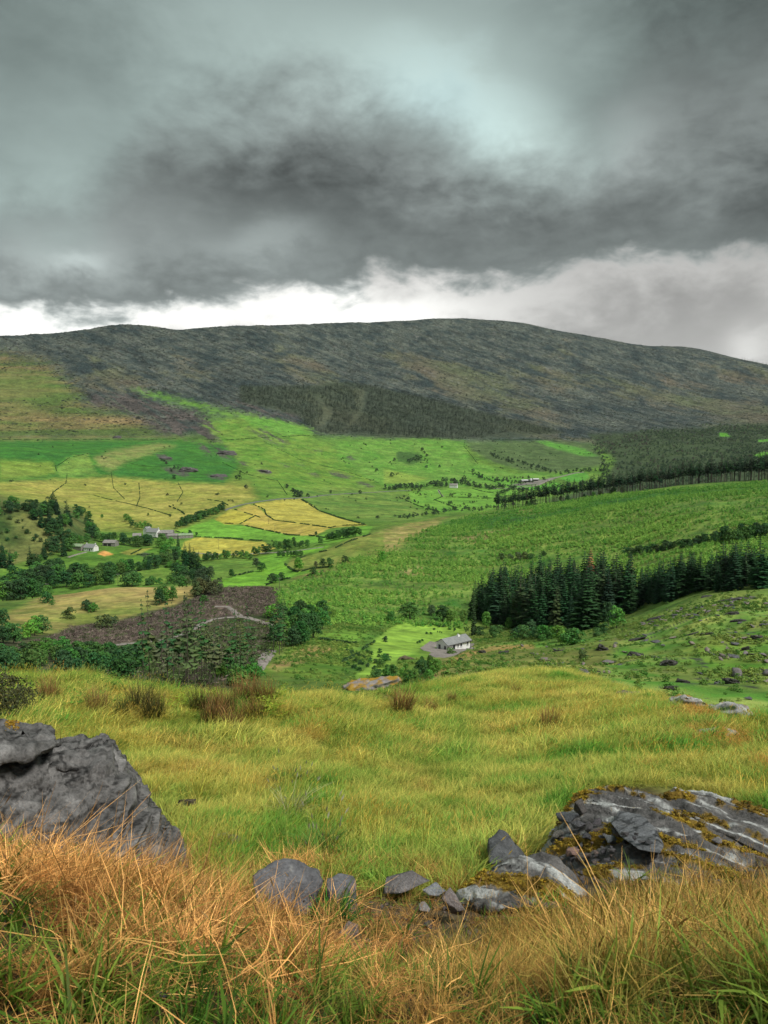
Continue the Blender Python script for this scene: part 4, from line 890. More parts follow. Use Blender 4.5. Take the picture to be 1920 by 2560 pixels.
# --- far side of the valley
FARMIX = [FARG, FARG, (.035, .075, .03), (.045, .09, .035)]
many('fartree', [Zd(165, 600), Zd(175, 612), Zd(185, 625), Zd(160, 632), Zd(150, 640), Zd(130, 640), Zd(118, 645), Zd(105, 650), Zd(140, 628)], (8, 12), FARMIX, 'tree in the small copse on the far green slope', 'small copse on the far slope', 1200)
for q, h, lb in ((Zd(45, 645), 11, 'tree left of the small copse on the far slope'), (Zd(35, 712), 12, 'tree at the left end of the far green terrace'), (Zd(183, 675), 9, 'left bush of three on the far green terrace'), (Zd(240, 672), 9, 'middle bush of three on the far green terrace'),
        (Zd(290, 800), 9, 'lone tree in the upper bright field of the far farm'), (Zd(370, 802), 10, 'spreading tree on the hedge in the bright far field'), (Zd(286, 836), 10, 'lone tree in the lower bright field of the far farm'),
        (Zd(433, 806), 6, 'left of two small bushes in the bright far field'), (Zd(443, 806), 6, 'right of two small bushes in the bright far field'), (Zd(627, 638), 10, 'small dark conifer on the rocky far bank'),
        (Zc(740, 690), 8, 'bush above the rocky knoll on the left slope'), (Zc(752, 722), 9, 'bush below the rocky knoll on the left slope'), (Zc(1030, 728), 12, 'larger bush of a pair on the middle slope'), (Zc(1062, 765), 9, 'low bush below the pair on the middle slope'),
        (Zc(1240, 762), 10, 'dark bush left of the tree at the top of the yellow field'), (Zc(1330, 800), 8, 'small dark bush by the valley road'), (Zc(1428, 784), 7, 'slim bush on the far valley road'),
        (Zc(1555, 787), 9, 'wide dark bush on the far valley road'), (Zc(1627, 690), 10, 'lone round tree on the far middle slope'), (Zc(1130, 660), 6, 'small bush under the bare rock finger')):
    tree('farconifer' if 'conifer' in lb else 'fartree', at(q[0], q[1], 850), h * .8, rt.choice(FARMIX), lb, None, 1.0, rt)
many('fartree', [Zc(1268, 785), Zc(1276, 800), Zc(1290, 800), Zc(1300, 800), Zc(1282, 795)], (7, 11), FARMIX, 'tree in the dark cluster at the top of the yellow field', 'cluster above the yellow field', 900)
many('fartree', sample_line([Zd(0, 770), Zd(60, 765), Zd(120, 762), Zd(200, 752), Zd(260, 755), Zd(330, 745), Zd(400, 755), Zd(460, 765), Zd(520, 762)], 52, rt, 5), (6, 11), FARMIX, 'tree in the dark belt along the far farm', 'belt along the far farm', 1100)
many('fartree', sample_line([Zd(210, 745), Zd(250, 735), Zd(345, 730), Zd(350, 715)], 14, rt, 7), (7, 11), FARMIX, 'tree in the grove behind the far white house', 'grove behind the far house', 1100)
many('farbush', sample_line([Zd(450, 610), Zd(530, 640), Zd(600, 655), Zd(680, 680), Zd(740, 695)], 40, rt, 8), (5, 9), FARMIX, 'bush on the rocky bank of the far slope', 'bushes on the far rocky bank', 1300)
many('farbush', sample_line([Zd(370, 690), Zd(420, 715), Zd(520, 735), Zd(600, 738), Zd(650, 730)], 34, rt, 7), (4, 8), FARMIX, 'bush on the scrubby bank above the far sheds', 'bushes above the far sheds', 1200)
many('farbush', sample_line([Zd(470, 725), Zd(560, 720), Zd(640, 722)], 14, rt, 6), (4, 7), [(.09, .07, .06), FARG], 'brownish bush on the bank beside the far sheds', 'brown bushes by the far sheds', 1200)
many('fartree', sample_line([Zd(760, 700), Zd(830, 690), Zd(900, 685), Zd(960, 690)], 16, rt, 6), (6, 9), FARMIX, 'tree above the far lane', 'trees above the far lane', 1200)
many('fartree', sample_line([Zd(880, 745), Zd(800, 755), Zd(700, 768), Zd(600, 775), Zd(540, 768), Zd(490, 800), Zd(500, 820)], 34, rt, 5), (6, 10), FARMIX, 'tree in the hedge between the far bright fields and the pines', 'hedge before the crest pines', 1050)
many('farbush', sample_line([Zd(80, 800), Zd(150, 830), Zd(230, 862)], 9, rt, 3), (4, 7), FARMIX, 'bush on the hedge at the left of the bright far fields', 'bushes on the far left hedge', 950)
many('fartree', sample_line([Zd(60, 895), Zd(150, 885), Zd(250, 870), Zd(330, 858), Zd(400, 858), Zd(560, 835)], 30, rt, 4), (4, 8), FARMIX, 'tree in the stream hedge below the bright far fields', 'stream hedge below the far fields', 850)
many('farbush', sample_line([Zc(690, 640), Zc(760, 680), Zc(850, 690)], 12, rt, 7), (4, 8), [FARG, (.07, .07, .05)], 'bush on the rocky knoll of the left slope', 'bushes on the left rocky knoll', 1100)
many('farbush', sample_poly([Zd(960, 640), Zd(1000, 740), Zd(960, 770), Zd(860, 775), Zd(880, 745), Zd(940, 720), Zd(930, 650)], 40, rt, 6), (6, 10), FARMIX, 'tree at the left edge of the far valley wood', 'left edge of the far wood', 1100)
many('farconifer', sample_line([Zd(1540, 208), Zd(1560, 214), Zd(1600, 222), Zd(1659, 236), Zd(1720, 245)], 34, rt, 1), (14, 24), (.02, .035, .022), 'tiny dark conifer on the mountain skyline at the right', 'conifers on the right skyline', 2500, .7)

# the largest of the grouped trees stand singly; the tiniest are joined into one object
PEND.sort(key=lambda a: -a[0]); LEFT = []; cnt = {}
for a in PEND:
    nm = {'broad': 'b', 'fartree': 'b', 'bush': 's', 'farbush': 's'}[a[1]]; cnt[nm] = cnt.get(nm, 30) + 1
    if cnt[nm] <= 300 and a[1] in ('broad', 'bush'): tree(a[1], a[2], a[3], a[4], a[5], a[6], a[7], rt)
    else: LEFT.append(a)
# every label singles out one tree: its rank from the front and its place in the rank
import collections
ORD = ['front', 'second', 'third', 'fourth', 'fifth', 'sixth', 'seventh', 'eighth', 'ninth', 'rear']
def nth(k): return '%d%s' % (k, 'th' if 10 < k % 100 < 14 else {1: 'st', 2: 'nd', 3: 'rd'}.get(k % 10, 'th'))
def rank_labels():
    by = collections.defaultdict(list)
    for o in C.objects:
        if o.parent is None and 'label' in o: by[o['label']].append(o)
    for lb, os_ in by.items():
        n = len(os_)
        if n < 2: continue
        if 1 < n <= 3: pass
        scr = {o: to_px(o.location.x, o.location.y, o.location.z) for o in os_}
        os_.sort(key=lambda o: -scr[o][1]); R_ = 1 if n <= 14 else min(10, math.ceil(n / 14)); per = math.ceil(n / R_)
        for q in range(R_):
            row = sorted(os_[q * per:(q + 1) * per], key=lambda o: scr[o][0])
            for k, o in enumerate(row):
                if len(lb.split()) > (11 if R_ > 1 else 12) and k == 0: print('LONG', lb)
                o['label'] = lb + (', %s from left' % nth(k + 1) if R_ == 1 else ', %s rank, %s from left' % (ORD[q], nth(k + 1)))
# ------------------------------------------------------------------ scattered cover: one object each, instanced with geometry nodes
def source(name, meshes):
    col = bpy.data.collections.new(name)
    for k, m_ in enumerate(meshes):
        o = bpy.data.objects.new('%s_%02d' % (name, k), m_); col.objects.link(o)
    return col
def scatter(name, P, rot, scl, idx, tint, col, **props):
    me = bpy.data.meshes.new(name); me.vertices.add(len(P)); me.vertices.foreach_set('co', np.ascontiguousarray(P, np.float32).ravel())
    for nm, arr, ty in (('rot', rot, 'FLOAT_VECTOR'), ('scl', scl, 'FLOAT_VECTOR'), ('tint', tint, 'FLOAT_COLOR')):
        a = me.attributes.new(nm, ty, 'POINT'); arr = np.asarray(arr, np.float32)
        if ty == 'FLOAT_COLOR': arr = np.concatenate([arr, np.ones((len(arr), 1), np.float32)], 1); a.data.foreach_set('color', np.ascontiguousarray(arr).ravel())
        else: a.data.foreach_set('vector', np.ascontiguousarray(arr).ravel())
    a = me.attributes.new('idx', 'INT', 'POINT'); a.data.foreach_set('value', np.asarray(idx, np.int32))
    o = link(name, me, **props)
    ng = bpy.data.node_groups.new(name, 'GeometryNodeTree')
    ng.interface.new_socket('Geometry', in_out='INPUT', socket_type='NodeSocketGeometry'); ng.interface.new_socket('Geometry', in_out='OUTPUT', socket_type='NodeSocketGeometry')
    N = ng.nodes.new; gi = N('NodeGroupInput'); go = N('NodeGroupOutput'); ip = N('GeometryNodeInstanceOnPoints'); ci = N('GeometryNodeCollectionInfo')
    ci.inputs['Collection'].default_value = col; ci.inputs['Separate Children'].default_value = True; ci.inputs['Reset Children'].default_value = True
    def na(nm, ty):
        x = N('GeometryNodeInputNamedAttribute'); x.data_type = ty; x.inputs['Name'].default_value = nm; return x.outputs['Attribute']
    lk = ng.links.new
    lk(gi.outputs[0], ip.inputs['Points']); lk(ci.outputs[0], ip.inputs['Instance']); ip.inputs['Pick Instance'].default_value = True
    lk(na('idx', 'INT'), ip.inputs['Instance Index'])
    er = N('FunctionNodeEulerToRotation'); lk(na('rot', 'FLOAT_VECTOR'), er.inputs[0]); lk(er.outputs[0], ip.inputs['Rotation']); lk(na('scl', 'FLOAT_VECTOR'), ip.inputs['Scale'])
    lk(ip.outputs[0], go.inputs[0])
    md = o.modifiers.new('scatter', 'NODES'); md.node_group = ng
    return o
DAZ = np.gradient(AZ[:len(az_in)]); DGD = np.gradient(GD, axis=0)
AREA = np.zeros((NR, NC)); AREA[:, :len(az_in)] = GD[:, :len(az_in)] * DGD[:, :len(az_in)] * DAZ[None, :]
AREA = AREA.ravel()
def pick(mask, n=None, density=None, r=rng):
    """random ground points, even per square metre of the masked part of the terrain"""
    wgt = AREA * mask; tot = wgt.sum()
    if n is None: n = int(tot * density)
    c = np.cumsum(wgt); u = r.uniform(0, c[-1], n); k = np.searchsorted(c, u)
    ri, ci_ = k // NC, k % NC
    d = GD.ravel()[k] + (r.uniform(-.5, .5, n)) * DGD.ravel()[k]; a = AZ[ci_] + r.uniform(-.5, .5, n) * 0.0021
    x, y = d * np.sin(a), d * np.cos(a)
    return np.stack([x, y, ground_many(x, y)], 1), k
inframe = (PX > -150) & (PX < 2070)
def rs(n, lo, hi): return rng.uniform(lo, hi, n)
hill = poly_mask([(690, 1560), (1020, 1560), (1160, 1575), (1250, 1500), (1500, 1470), (2300, 1420), (2300, 1185), (1900, 1208), (1500, 1240), (1180, 1290), (1040, 1335), (900, 1390), (790, 1430), (690, 1480)], 10.8, 15.3, 5)
dens = 0.12 + 1.2 * sstep(-.3, .2, nB + .5 * nA) 
rowsn = 0.5 + 0.5 * np.sin((xs * 0.35 + ys * 0.94) / 3.4 + 2.5 * nC + 1.5 * nB)
P, k = pick(hill * dens * (0.25 + rowsn), 38000)
SAP = [conifer_mesh('sapling', 700 + k_, h=2.2, wd=1.9, base=.1, whorls=5, per=5, ragged=.4, mat=M_LEAFI, tips=1.5) for k_ in range(3)] + [crown_mesh('sapling', 720 + k_, h=1.5, wd=2.0, base=-.3, blobs=4, per=11, leaf=.55, mat=M_LEAFI) for k_ in range(3)]
s = rs(len(P), .42, 1.05) * (1 + .4 * nB[k]); tn = mixn((0.075, 0.26, 0.035), (0.24, 0.44, 0.075), .45 + nB[k] + .5 * nC[k] + .3 * rng.normal(size=len(k)))
scatter('young_plantation', P, np.stack([rs(len(P), -.1, .1), rs(len(P), -.1, .1), rs(len(P), 0, 6.3)], 1), np.stack([s, s, s * rs(len(P), .8, 1.3)], 1), rng.integers(0, 6, len(P)), tn, source('sapling_source', SAP), kind='stuff')
CI = [crown_mesh('crown', 100 + k_, wd=6.4, blobs=11, mat=M_LEAFI) for k_ in range(3)]
FBI = [crown_mesh('crown', 780 + k_, h=7.5, wd=8.5, base=-1, blobs=6, per=24, leaf=1.4, mat=M_LEAFI) for k_ in range(4)]
LP = np.array([a[2] for a in LEFT]); nL = len(LEFT)
scatter('distant_hedgerow_trees', LP, np.stack([np.zeros(nL), np.zeros(nL), rs(nL, 0, 6.3)], 1), np.array([[a[3] * a[7] / 8] * 2 + [a[3] / 8] for a in LEFT]), np.array([rng.integers(0, 3) if a[1] in ('broad', 'bush') else rng.integers(3, 7) for a in LEFT]), np.array([a[4] for a in LEFT]) * rs(nL, .8, 1.25)[:, None], source('hedgerow_source', CI + FBI), kind='stuff')
# plantation of dark conifers on the mountain side
m = poly_mask([Zc(1035, 318), Zc(1300, 322), Zc(1370, 330), Zc(1500, 305), Zc(1659, 320), Zd(0, 335), Zd(120, 350), Zd(300, 400), Zd(520, 460), Zd(790, 520), Zd(700, 530), Zd(520, 520), Zd(420, 545), Zd(250, 548), Zd(0, 530), Zc(1500, 520), Zc(1390, 525), Zc(1300, 480), Zc(1290, 450), Zc(1180, 415), Zc(1040, 385)], 17.5, 22, 2, 1)
for q in ([Zc(1380, 370), Zc(1440, 430), Zc(1400, 520), Zc(1370, 500), Zc(1400, 440), Zc(1340, 350)], [Zc(1560, 330), Zc(1590, 345), Zc(1580, 420), Zc(1530, 480), Zc(1480, 515), Zc(1555, 420)]):
    m = m * (1 - poly_mask(q, 17, 22, 3, 1))
FCI = [conifer_mesh('fir', 760 + k_, h=11, wd=4.6, base=0, whorls=6, per=5, ragged=.25, mat=M_LEAFI, tips=1.35) for k_ in range(3)]
dens = m * sstep(-.55, -.1, nB + .4 * nC + .35) * sstep(0, .5, m)
P, k = pick(dens, 8500)
s = rs(len(P), .65, 1.2)
scatter('mountain_plantation', P, np.stack([s * 0, s * 0, rs(len(P), 0, 6.3)], 1), np.stack([s, s, s], 1), rng.integers(0, 3, len(P)), mixn((0.020, 0.036, 0.022), (0.05, 0.068, 0.040), .4 + nB[k] + .35 * rng.normal(size=len(k))), source('fir_source', FCI), kind='stuff')
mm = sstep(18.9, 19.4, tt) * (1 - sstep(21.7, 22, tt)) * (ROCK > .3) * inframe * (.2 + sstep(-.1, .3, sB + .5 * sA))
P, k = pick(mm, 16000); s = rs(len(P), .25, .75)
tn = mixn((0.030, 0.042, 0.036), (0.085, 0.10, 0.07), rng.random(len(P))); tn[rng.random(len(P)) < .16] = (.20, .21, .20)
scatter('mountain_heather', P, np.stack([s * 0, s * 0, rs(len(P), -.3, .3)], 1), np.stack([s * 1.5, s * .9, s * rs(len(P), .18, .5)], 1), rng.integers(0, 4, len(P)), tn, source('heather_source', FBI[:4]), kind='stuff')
# mixed wood filling the far right of the valley
m = poly_mask([Zd(880, 545), Zd(1000, 560), Zd(1150, 500), Zd(1280, 520), Zd(1400, 490), Zd(1659, 500), (2300, 1060), (2300, 1290), Zd(1659, 700), Zd(1300, 770), Zd(960, 775), Zd(1010, 680), Zd(900, 600)], 14.9, 20, 5, 1.5) * (1 - keep)
FBI = FBI + FCI
P, k = pick(m * sstep(16.2, 17.4, tt) * (.15 + sstep(-.25, .15, nB + .6 * nC)), 8000)
s = rs(len(P), .32, .8)
tn = mixn((0.050, 0.095, 0.055), (0.14, 0.22, 0.10), .4 + nB[k] + .4 * rng.normal(size=len(k)))
br = (rng.random(len(k)) < .10 + .35 * (np.hypot((PX[k] - Zd(1000, 0)[0]) / 90, (PY[k] - Zd(0, 560)[1]) / 26) < 1)); tn[br] = (0.11, 0.10, 0.085)
ii = rng.integers(0, 4, len(P)); ii = np.where(rng.random(len(P)) < .22, rng.integers(4, 7, len(P)), ii)
scatter('valley_wood', P, np.stack([s * 0, s * 0, rs(len(P), 0, 6.3)], 1), np.stack([s, s, s * rs(len(P), .8, 1.3)], 1), ii, tn, source('wood_source', FBI), kind='stuff')
# scattered scrub over the far slopes and heather / boulders on the mountain
m = (sstep(15.6, 16.2, tt) * (1 - sstep(19.6, 20.4, tt))) * sstep(.12, .45, fbm(xs / 40, ys / 90, 4, 91)) * (.25 + .75 * sstep(700, 1100, PX))
P, k = pick(m, 1500)
s = rs(len(P), .18, .5)
scatter('far_scrub', P, np.stack([s * 0, s * 0, rs(len(P), 0, 6.3)], 1), np.stack([s * 1.3, s * 1.3, s], 1), rng.integers(0, 4, len(P)), mixn((0.03, 0.06, 0.025), (0.06, 0.10, 0.035), rng.random(len(P))), source('scrub_source', FBI[:4]), kind='stuff')
# low scrub and bracken over the rough grazing on the right and the slopes under the shelf
m = sstep(7.8, 8.3, tt) * (1 - sstep(11.5, 12.2, tt)) * sstep(640, 760, PX) * (0.12 + sstep(-.05, .35, nB + .6 * nA)) * (1 - poly_mask([Zb(-150, 860), Zb(-60, 800), Zb(-50, 700), Zb(20, 640), Zb(110, 605), Zb(250, 605), Zb(380, 640), Zb(380, 720), Zb(270, 790), Zb(60, 780), Zb(-60, 850)], 7.5, 12, 5))
P, k = pick(m, 9000)
s = rs(len(P), .12, .42)
SC = [crown_mesh('bracken', 820 + k_, h=1.5, wd=2.6, base=-.5, blobs=5, per=18, leaf=.42, mat=M_LEAFI) for k_ in range(4)]
scatter('bracken_cover', P, np.stack([rs(len(P), -.2, .2), rs(len(P), -.2, .2), rs(len(P), 0, 6.3)], 1), np.stack([s * 1.3, s * 1.3, s], 1), rng.integers(0, 4, len(P)), mixn((0.065, 0.18, 0.024), (0.22, 0.30, 0.06), .4 + 1.2 * nA[k] + .3 * rng.normal(size=len(P))), source('bracken_source', SC), kind='stuff')
# brash lying on the felled mound
m = poly_mask([Za(60, 740), Za(300, 640), Za(520, 610), Za(740, 555), Za(900, 485), Za(1000, 465), Za(1150, 465), Za(1200, 480), Za(1190, 520), Za(1130, 570), Za(1050, 590), Za(920, 600), Za(800, 650), Za(650, 690), Za(300, 720), Za(100, 750)], 9.5, 12.9, 5)
m2 = poly_mask([Za(200, 745), Za(760, 690), Za(1050, 590), Za(1180, 620), Za(1200, 700), Za(1110, 820), Za(900, 900), Za(500, 900)], 8, 12.4, 6)
trk = np.maximum(line_mask([Za(1050, 592), Za(980, 594), Za(920, 602), Za(870, 622), Za(830, 648), Za(790, 668), Za(740, 685), Za(680, 695), Za(540, 708), Za(370, 730), Za(60, 755)], 8, 13, 7), line_mask([Za(1110, 605), Za(1040, 590), Za(1020, 575), Za(985, 548), Za(930, 546)], 8, 13, 6))
P, k = pick((m + .45 * m2) * (1 - trk), 9000)
def brash(seed):
    r = np.random.default_rng(seed); n = 16; c = r.normal(size=(n, 3)) * (.5, .5, .12); V, Q = cards(c, r.normal(size=(n, 3)), r.uniform(.5, 1.4, n), .12, r, .05)
    me = mesh_np('brash', V, Q, M_LEAFI, False); b_ = np.repeat(r.uniform(.5, 1.6, n), 4); set_col(me, 'Col', np.stack([b_] * 3, 1)); return me
s = rs(len(P), .6, 1.5)
tn = mixn((0.075, 0.058, 0.05), (0.28, 0.22, 0.185), .35 + .4 * rng.normal(size=len(P))); g_ = rng.random(len(P)) < .2 + .5 * (m2[k] > .5); tn[g_] = tn[g_] * (.5, 1.0, .35)
scatter('felled_brash', P, np.stack([rs(len(P), -.3, .3), rs(len(P), -.3, .3), rs(len(P), 0, 6.3)], 1), np.stack([s, s, s], 1), rng.integers(0, 3, len(P)), tn, source('brash_source', [brash(5), brash(6), brash(7)]), kind='stuff')
# dense woods undergrowth in the left wood and river belt
print('trees', len(C.objects), round(time.time() - T0, 1))

# ------------------------------------------------------------------ hedges and walls between the fields
def resample(pts, step):
    out = [pts[0]]
    for a, b in zip(pts[:-1], pts[1:]):
        n = max(1, int(math.dist(a, b) / step))
        for k in range(1, n + 1): out.append((a[0] + (b[0] - a[0]) * k / n, a[1] + (b[1] - a[1]) * k / n))
    return out
hs_ = np.random.default_rng(77)
def hedge(pts, label, h=1.2, wd=1.6, dmin=300, tint=DK, gaps=.15, name='hedge', group=None):
    P = [at(x, y, dmin) for x, y in resample(pts, 3)]
    P = [p for i, p in enumerate(P) if i == 0 or abs(math.hypot(p.x, p.y) - math.hypot(P[i - 1].x, P[i - 1].y)) < 90]
    cs = []
    for a, b in zip(P[:-1], P[1:]):
        l = (b - a).length; n = max(2, int(l / (wd * .5)))
        for k in range(n):
            f = k / n; c = a.lerp(b, f)
            if noise2(np.array([c.x / 9]), np.array([c.y / 9]), 5)[0] < -.5 + gaps: continue
            hh = h * (1 + .5 * noise2(np.array([c.x / 6]), np.array([c.y / 6]), 6)[0])
            for q in range(7): cs.append((c.x + hs_.normal() * wd * .25, c.y + hs_.normal() * wd * .25, ground(c.x, c.y) + hs_.uniform(0.1, 1) * hh))
    if not cs: return
    cs = np.array(cs); o0 = cs[0].copy(); o0[2] = ground(o0[0], o0[1])
    V, Q = cards(cs - o0, hs_.normal(size=cs.shape) + (0, 0, .6), wd * hs_.uniform(.5, 1.0, len(cs)), .8, hs_)
    me = mesh_np(name, V, Q, M_LEAF, False); b_ = np.repeat(hs_.uniform(.6, 1.4, len(cs)), 4); set_col(me, 'Col', np.stack([b_] * 3, 1))
    o = link(name, me, loc=o0, label=label, category=name); o.color = tuple(tint) + (1,)
    if group: o['group'] = group
HD = (0.045, 0.10, 0.033)
for pts, lb, h in (
    ([Ze(205, 170), Ze(280, 205), Ze(290, 240), Ze(340, 275)], 'dark winding hedge dividing the two top yellow fields', 1.6),
    ([Ze(340, 278), Ze(500, 298), Ze(740, 332)], 'thin dark hedge across the middle of the yellow fields', 1.2),
    ([Ze(75, 205), Ze(215, 248), Ze(265, 265)], 'thin hedge under the top left yellow field', 1.2),
    ([Ze(110, 305), Ze(165, 275), Ze(215, 250)], 'short diagonal hedge between two yellow fields', 1.2),
    ([Ze(0, 300), Ze(110, 310), Ze(300, 350), Ze(440, 380), Ze(620, 388), Ze(700, 400)], 'hedge along the lower side of the yellow fields', 1.4),
    ([Ze(540, 135), Ze(620, 180), Ze(650, 212), Ze(800, 265), Ze(985, 312)], 'dark hedge down the right side of the big yellow field', 1.5),
    ([Ze(740, 330), Ze(790, 316), Ze(985, 313)], 'hedge at the pointed end of the big yellow field', 1.3),
    ([Ze(0, 405), Ze(150, 415), Ze(340, 425)], 'hedge between the bright field and the lower yellow meadow', 1.3),
    ([Za(760, 222), Za(850, 247), Za(1000, 252), Za(1100, 262)], 'hedge on top of the lower yellow meadow', 1.3),
    ([Zc(290, 700), Zc(285, 740), Zc(230, 780), Zc(212, 810)], 'dark hedge winding down the slope above the left wood', 2.6),
    ([Zc(245, 690), Zc(240, 670), Zc(300, 630), Zc(380, 612)], 'curved dark hedge round the pale patch on the lush slope', 1.8),
    ([Zc(480, 690), Zc(490, 760), Zc(540, 810)], 'thin hedge running down from the lush slope', 1.2),
    ([Zc(400, 790), Zc(470, 810), Zc(560, 830), Zc(640, 850), Zc(740, 880)], 'broken hedge across the yellow grazing', 1.6),
    ([Zc(600, 740), Zc(605, 800), Zc(590, 840)], 'scrubby hedge in the middle of the yellow grazing', 1.8),
    ([Zc(770, 740), Zc(790, 780), Zc(765, 820)], 'bent hedge right of the scrubby one', 1.5),
    ([Zc(730, 840), Zc(780, 860), Zc(800, 878)], 'short thick hedge above the road belt', 2.0),
    ([Zc(890, 810), Zc(960, 820), Zc(1000, 845)], 'thin hedge above the valley road', 1.3),
    ([Zc(0, 552), Zc(200, 553), Zc(420, 552), Zc(640, 554), Zc(760, 548)], 'long straight stone wall hedge under the mountain at the left', 1.8),
    ([Zc(820, 548), Zc(960, 555), Zc(1100, 545), Zc(1300, 535), Zc(1500, 530), Zd(0, 535), Zd(150, 545)], 'stone wall line along the foot of the mountain plantation', 1.8),
    ([Zd(150, 545), Zd(350, 548), Zd(480, 552), Zd(700, 552), Zd(870, 545)], 'wall line under the right half of the mountain', 2.0),
    ([Zd(350, 555), Zd(345, 580), Zd(370, 610), Zd(400, 650)], 'thin wall running down the far green slope', 1.5),
    ([Zd(365, 685), Zd(420, 712), Zd(480, 735), Zd(565, 760)], 'dark hedge above the strip field by the far sheds', 2.4),
    ([Zf(500, 420), Zf(620, 455), Zf(760, 470)], 'hedge across the upper bright field', 1.6),
    ([Zf(180, 510), Zf(400, 515), Zf(620, 525), Zf(740, 520)], 'hedge between the two bright far fields', 1.8),
    ([Zf(110, 540), Zf(220, 580), Zf(330, 622)], 'hedge slanting across the lower bright far field', 1.8),
    ([Zf(100, 545), Zf(190, 505), Zf(150, 440)], 'hedge beside the far farm lane', 1.6),
    ([Zf(0, 620), Zf(100, 645), Zf(180, 668)], 'hedge at the near left of the far fields', 1.6),
    ([Ze(1210, 120), Ze(1330, 175), Ze(1440, 210), Ze(1480, 222)], 'hedge at the left border of the far bright fields', 1.8),
    ([Za(500, 412), Za(620, 390), Za(760, 372)], 'hedge above the knoll field', 2.0),
    ([Za(610, 300), Za(560, 325), Za(640, 325), Za(700, 315)], 'hedge around the small vegetable plot', 1.2),
    ([Za(520, 312), Za(610, 298), Za(680, 290)], 'hedge behind the small farm fields', 1.5),
    ([Za(1240, 352), Za(1232, 366), Za(1255, 385), Za(1290, 400), Za(1340, 385), Za(1440, 376)], 'hedge bank curving round the large round tree', 1.4),
    ([Za(1280, 345), Za(1340, 322), Za(1440, 300), Za(1500, 270), Za(1600, 235)], 'hedge bank above the pale pasture', 1.3),
    ([Za(1150, 455), Za(1230, 430), Za(1330, 415), Za(1400, 395)], 'hedge at the foot of the bright meadow', 1.3),
    ([Za(940, 432), Za(1040, 410), Za(1120, 392)], 'dark hedge under the knoll field', 1.8),
    ([Za(1380, 690), Za(1500, 705), Za(1600, 712)], 'low green hedge across the bungalow pasture', 1.0),
    ([Za(1480, 790), Za(1560, 740), Za(1620, 700)], 'thin hedge along the left side of the lime field', .9),
    ([Zc(560, 655), Zc(660, 670), Zc(780, 660)], 'thin wall crossing the lush slope', 1.2),
    ([Zc(960, 650), Zc(1060, 700), Zc(1200, 730), Zc(1240, 790)], 'thin hedge descending the middle slope', 1.4),
    ([Zc(1140, 560), Zc(1300, 640), Zc(1500, 690), Zc(1640, 740)], 'faint bank slanting down the far middle slope', 1.2),
    ([Zc(1300, 810), Zc(1380, 860), Zc(1490, 895)], 'hedge curving right of the big yellow field', 1.5)):
    d0 = 700 if 'far' in lb or 'slope' in lb or 'mountain' in lb or 'grazing' in lb else (120 if 'bungalow' in lb or 'lime' in lb else 380)
    k = 1.25 if d0 == 700 else 1.0
    thin_ = .6 if 'grazing' in lb or 'slope' in lb or 'scrubby' in lb else .85
    hedge(pts, lb, h * .8 * thin_, 1.3 * thin_ if d0 != 120 else .6, d0, HD, .3, 'wall' if ' wall' in lb and 'hedge' not in lb else 'hedge')

# ------------------------------------------------------------------ lanes
def simple_mat(name, c1, c2, scale=2.0, rough=.9, metal=0, bump=0.0, stretch=(1, 1, 1)):
    m, G_, b = new_mat(name); p = G_.vm('MULTIPLY', G_.n('ShaderNodeTexCoord').outputs['Object'], stretch)
    f = G_.noise(p, scale, 5, .6)
    G_.put(b.inputs['Base Color'], G_.mix(G_.ss(f, .3, .7), tuple(c1) + (1,), tuple(c2) + (1,))); b.inputs['Roughness'].default_value = rough
    if bump:
        bp = G_.n('ShaderNodeBump'); G_.put(bp.inputs['Height'], f); bp.inputs['Distance'].default_value = bump; G_.put(b.inputs['Normal'], bp.outputs[0])
    return m
M_GRAVEL = simple_mat('gravel', (.18, .155, .14), (.32, .285, .26), .8)
M_TARMAC = simple_mat('tarmac', (.12, .125, .12), (.19, .19, .18), .5)
def lane(name, pts, wd, mat, dmin, lift=.25):
    P = [at(x, y, dmin) for x, y in resample(pts, 2.5)]
    bm = bmesh.new(); prev = None
    for i, p in enumerate(P):
        q = P[min(i + 1, len(P) - 1)] - P[max(i - 1, 0)]; q.z = 0
        if q.length < .01: continue
        s_ = Vector((-q.y, q.x, 0)).normalized() * wd * .5
        row = []
        for f in (-1, -.33, .33, 1):
            c = p + s_ * f; row.append(bm.verts.new((c.x, c.y, ground(c.x, c.y) + lift - (.3 if abs(f) == 1 else 0))))
        if prev:
            for a in range(3): bm.faces.new((prev[a], prev[a + 1], row[a + 1], row[a]))
        prev = row
    me = bm_mesh(name, bm, mat, True); return link(name, me, kind='structure')
lane('valley_road', [Ze(0, 212), Ze(60, 190), Ze(130, 170), Ze(240, 150), Ze(380, 132), Ze(500, 126), Ze(580, 122), Ze(700, 105), Ze(850, 95), Ze(1000, 88), Ze(1150, 78), Ze(1300, 72)], 5, M_TARMAC, 850, .5)
lane('valley_road', [Zf(700, 425), Zf(960, 415), Zf(1100, 400), Zf(1180, 385), Zf(1260, 350), Zf(1330, 315), Zf(1450, 290), Zf(1560, 262), Zf(1659, 250)], 7, M_GRAVEL, 1100, .6)
lane('farm_lane', [Zf(150, 435), Zf(165, 470), Zf(200, 505)], 3.5, M_GRAVEL, 1100, .5)
lane('farm_track', [Za(370, 312), Za(330, 322), Za(290, 335)], 3.5, M_GRAVEL, 560, .3)
lane('farm_track', [Za(840, 495 - 180), Za(900, 320), Za(1000, 322), Za(1100, 318), Za(1250, 310), Za(1400, 290)], 2.6, M_GRAVEL, 480, .3)
lane('forest_road', [Za(1105, 822), Za(1130, 790), Za(1150, 765), Za(1170, 735)], 3.6, M_GRAVEL, 100, .2)
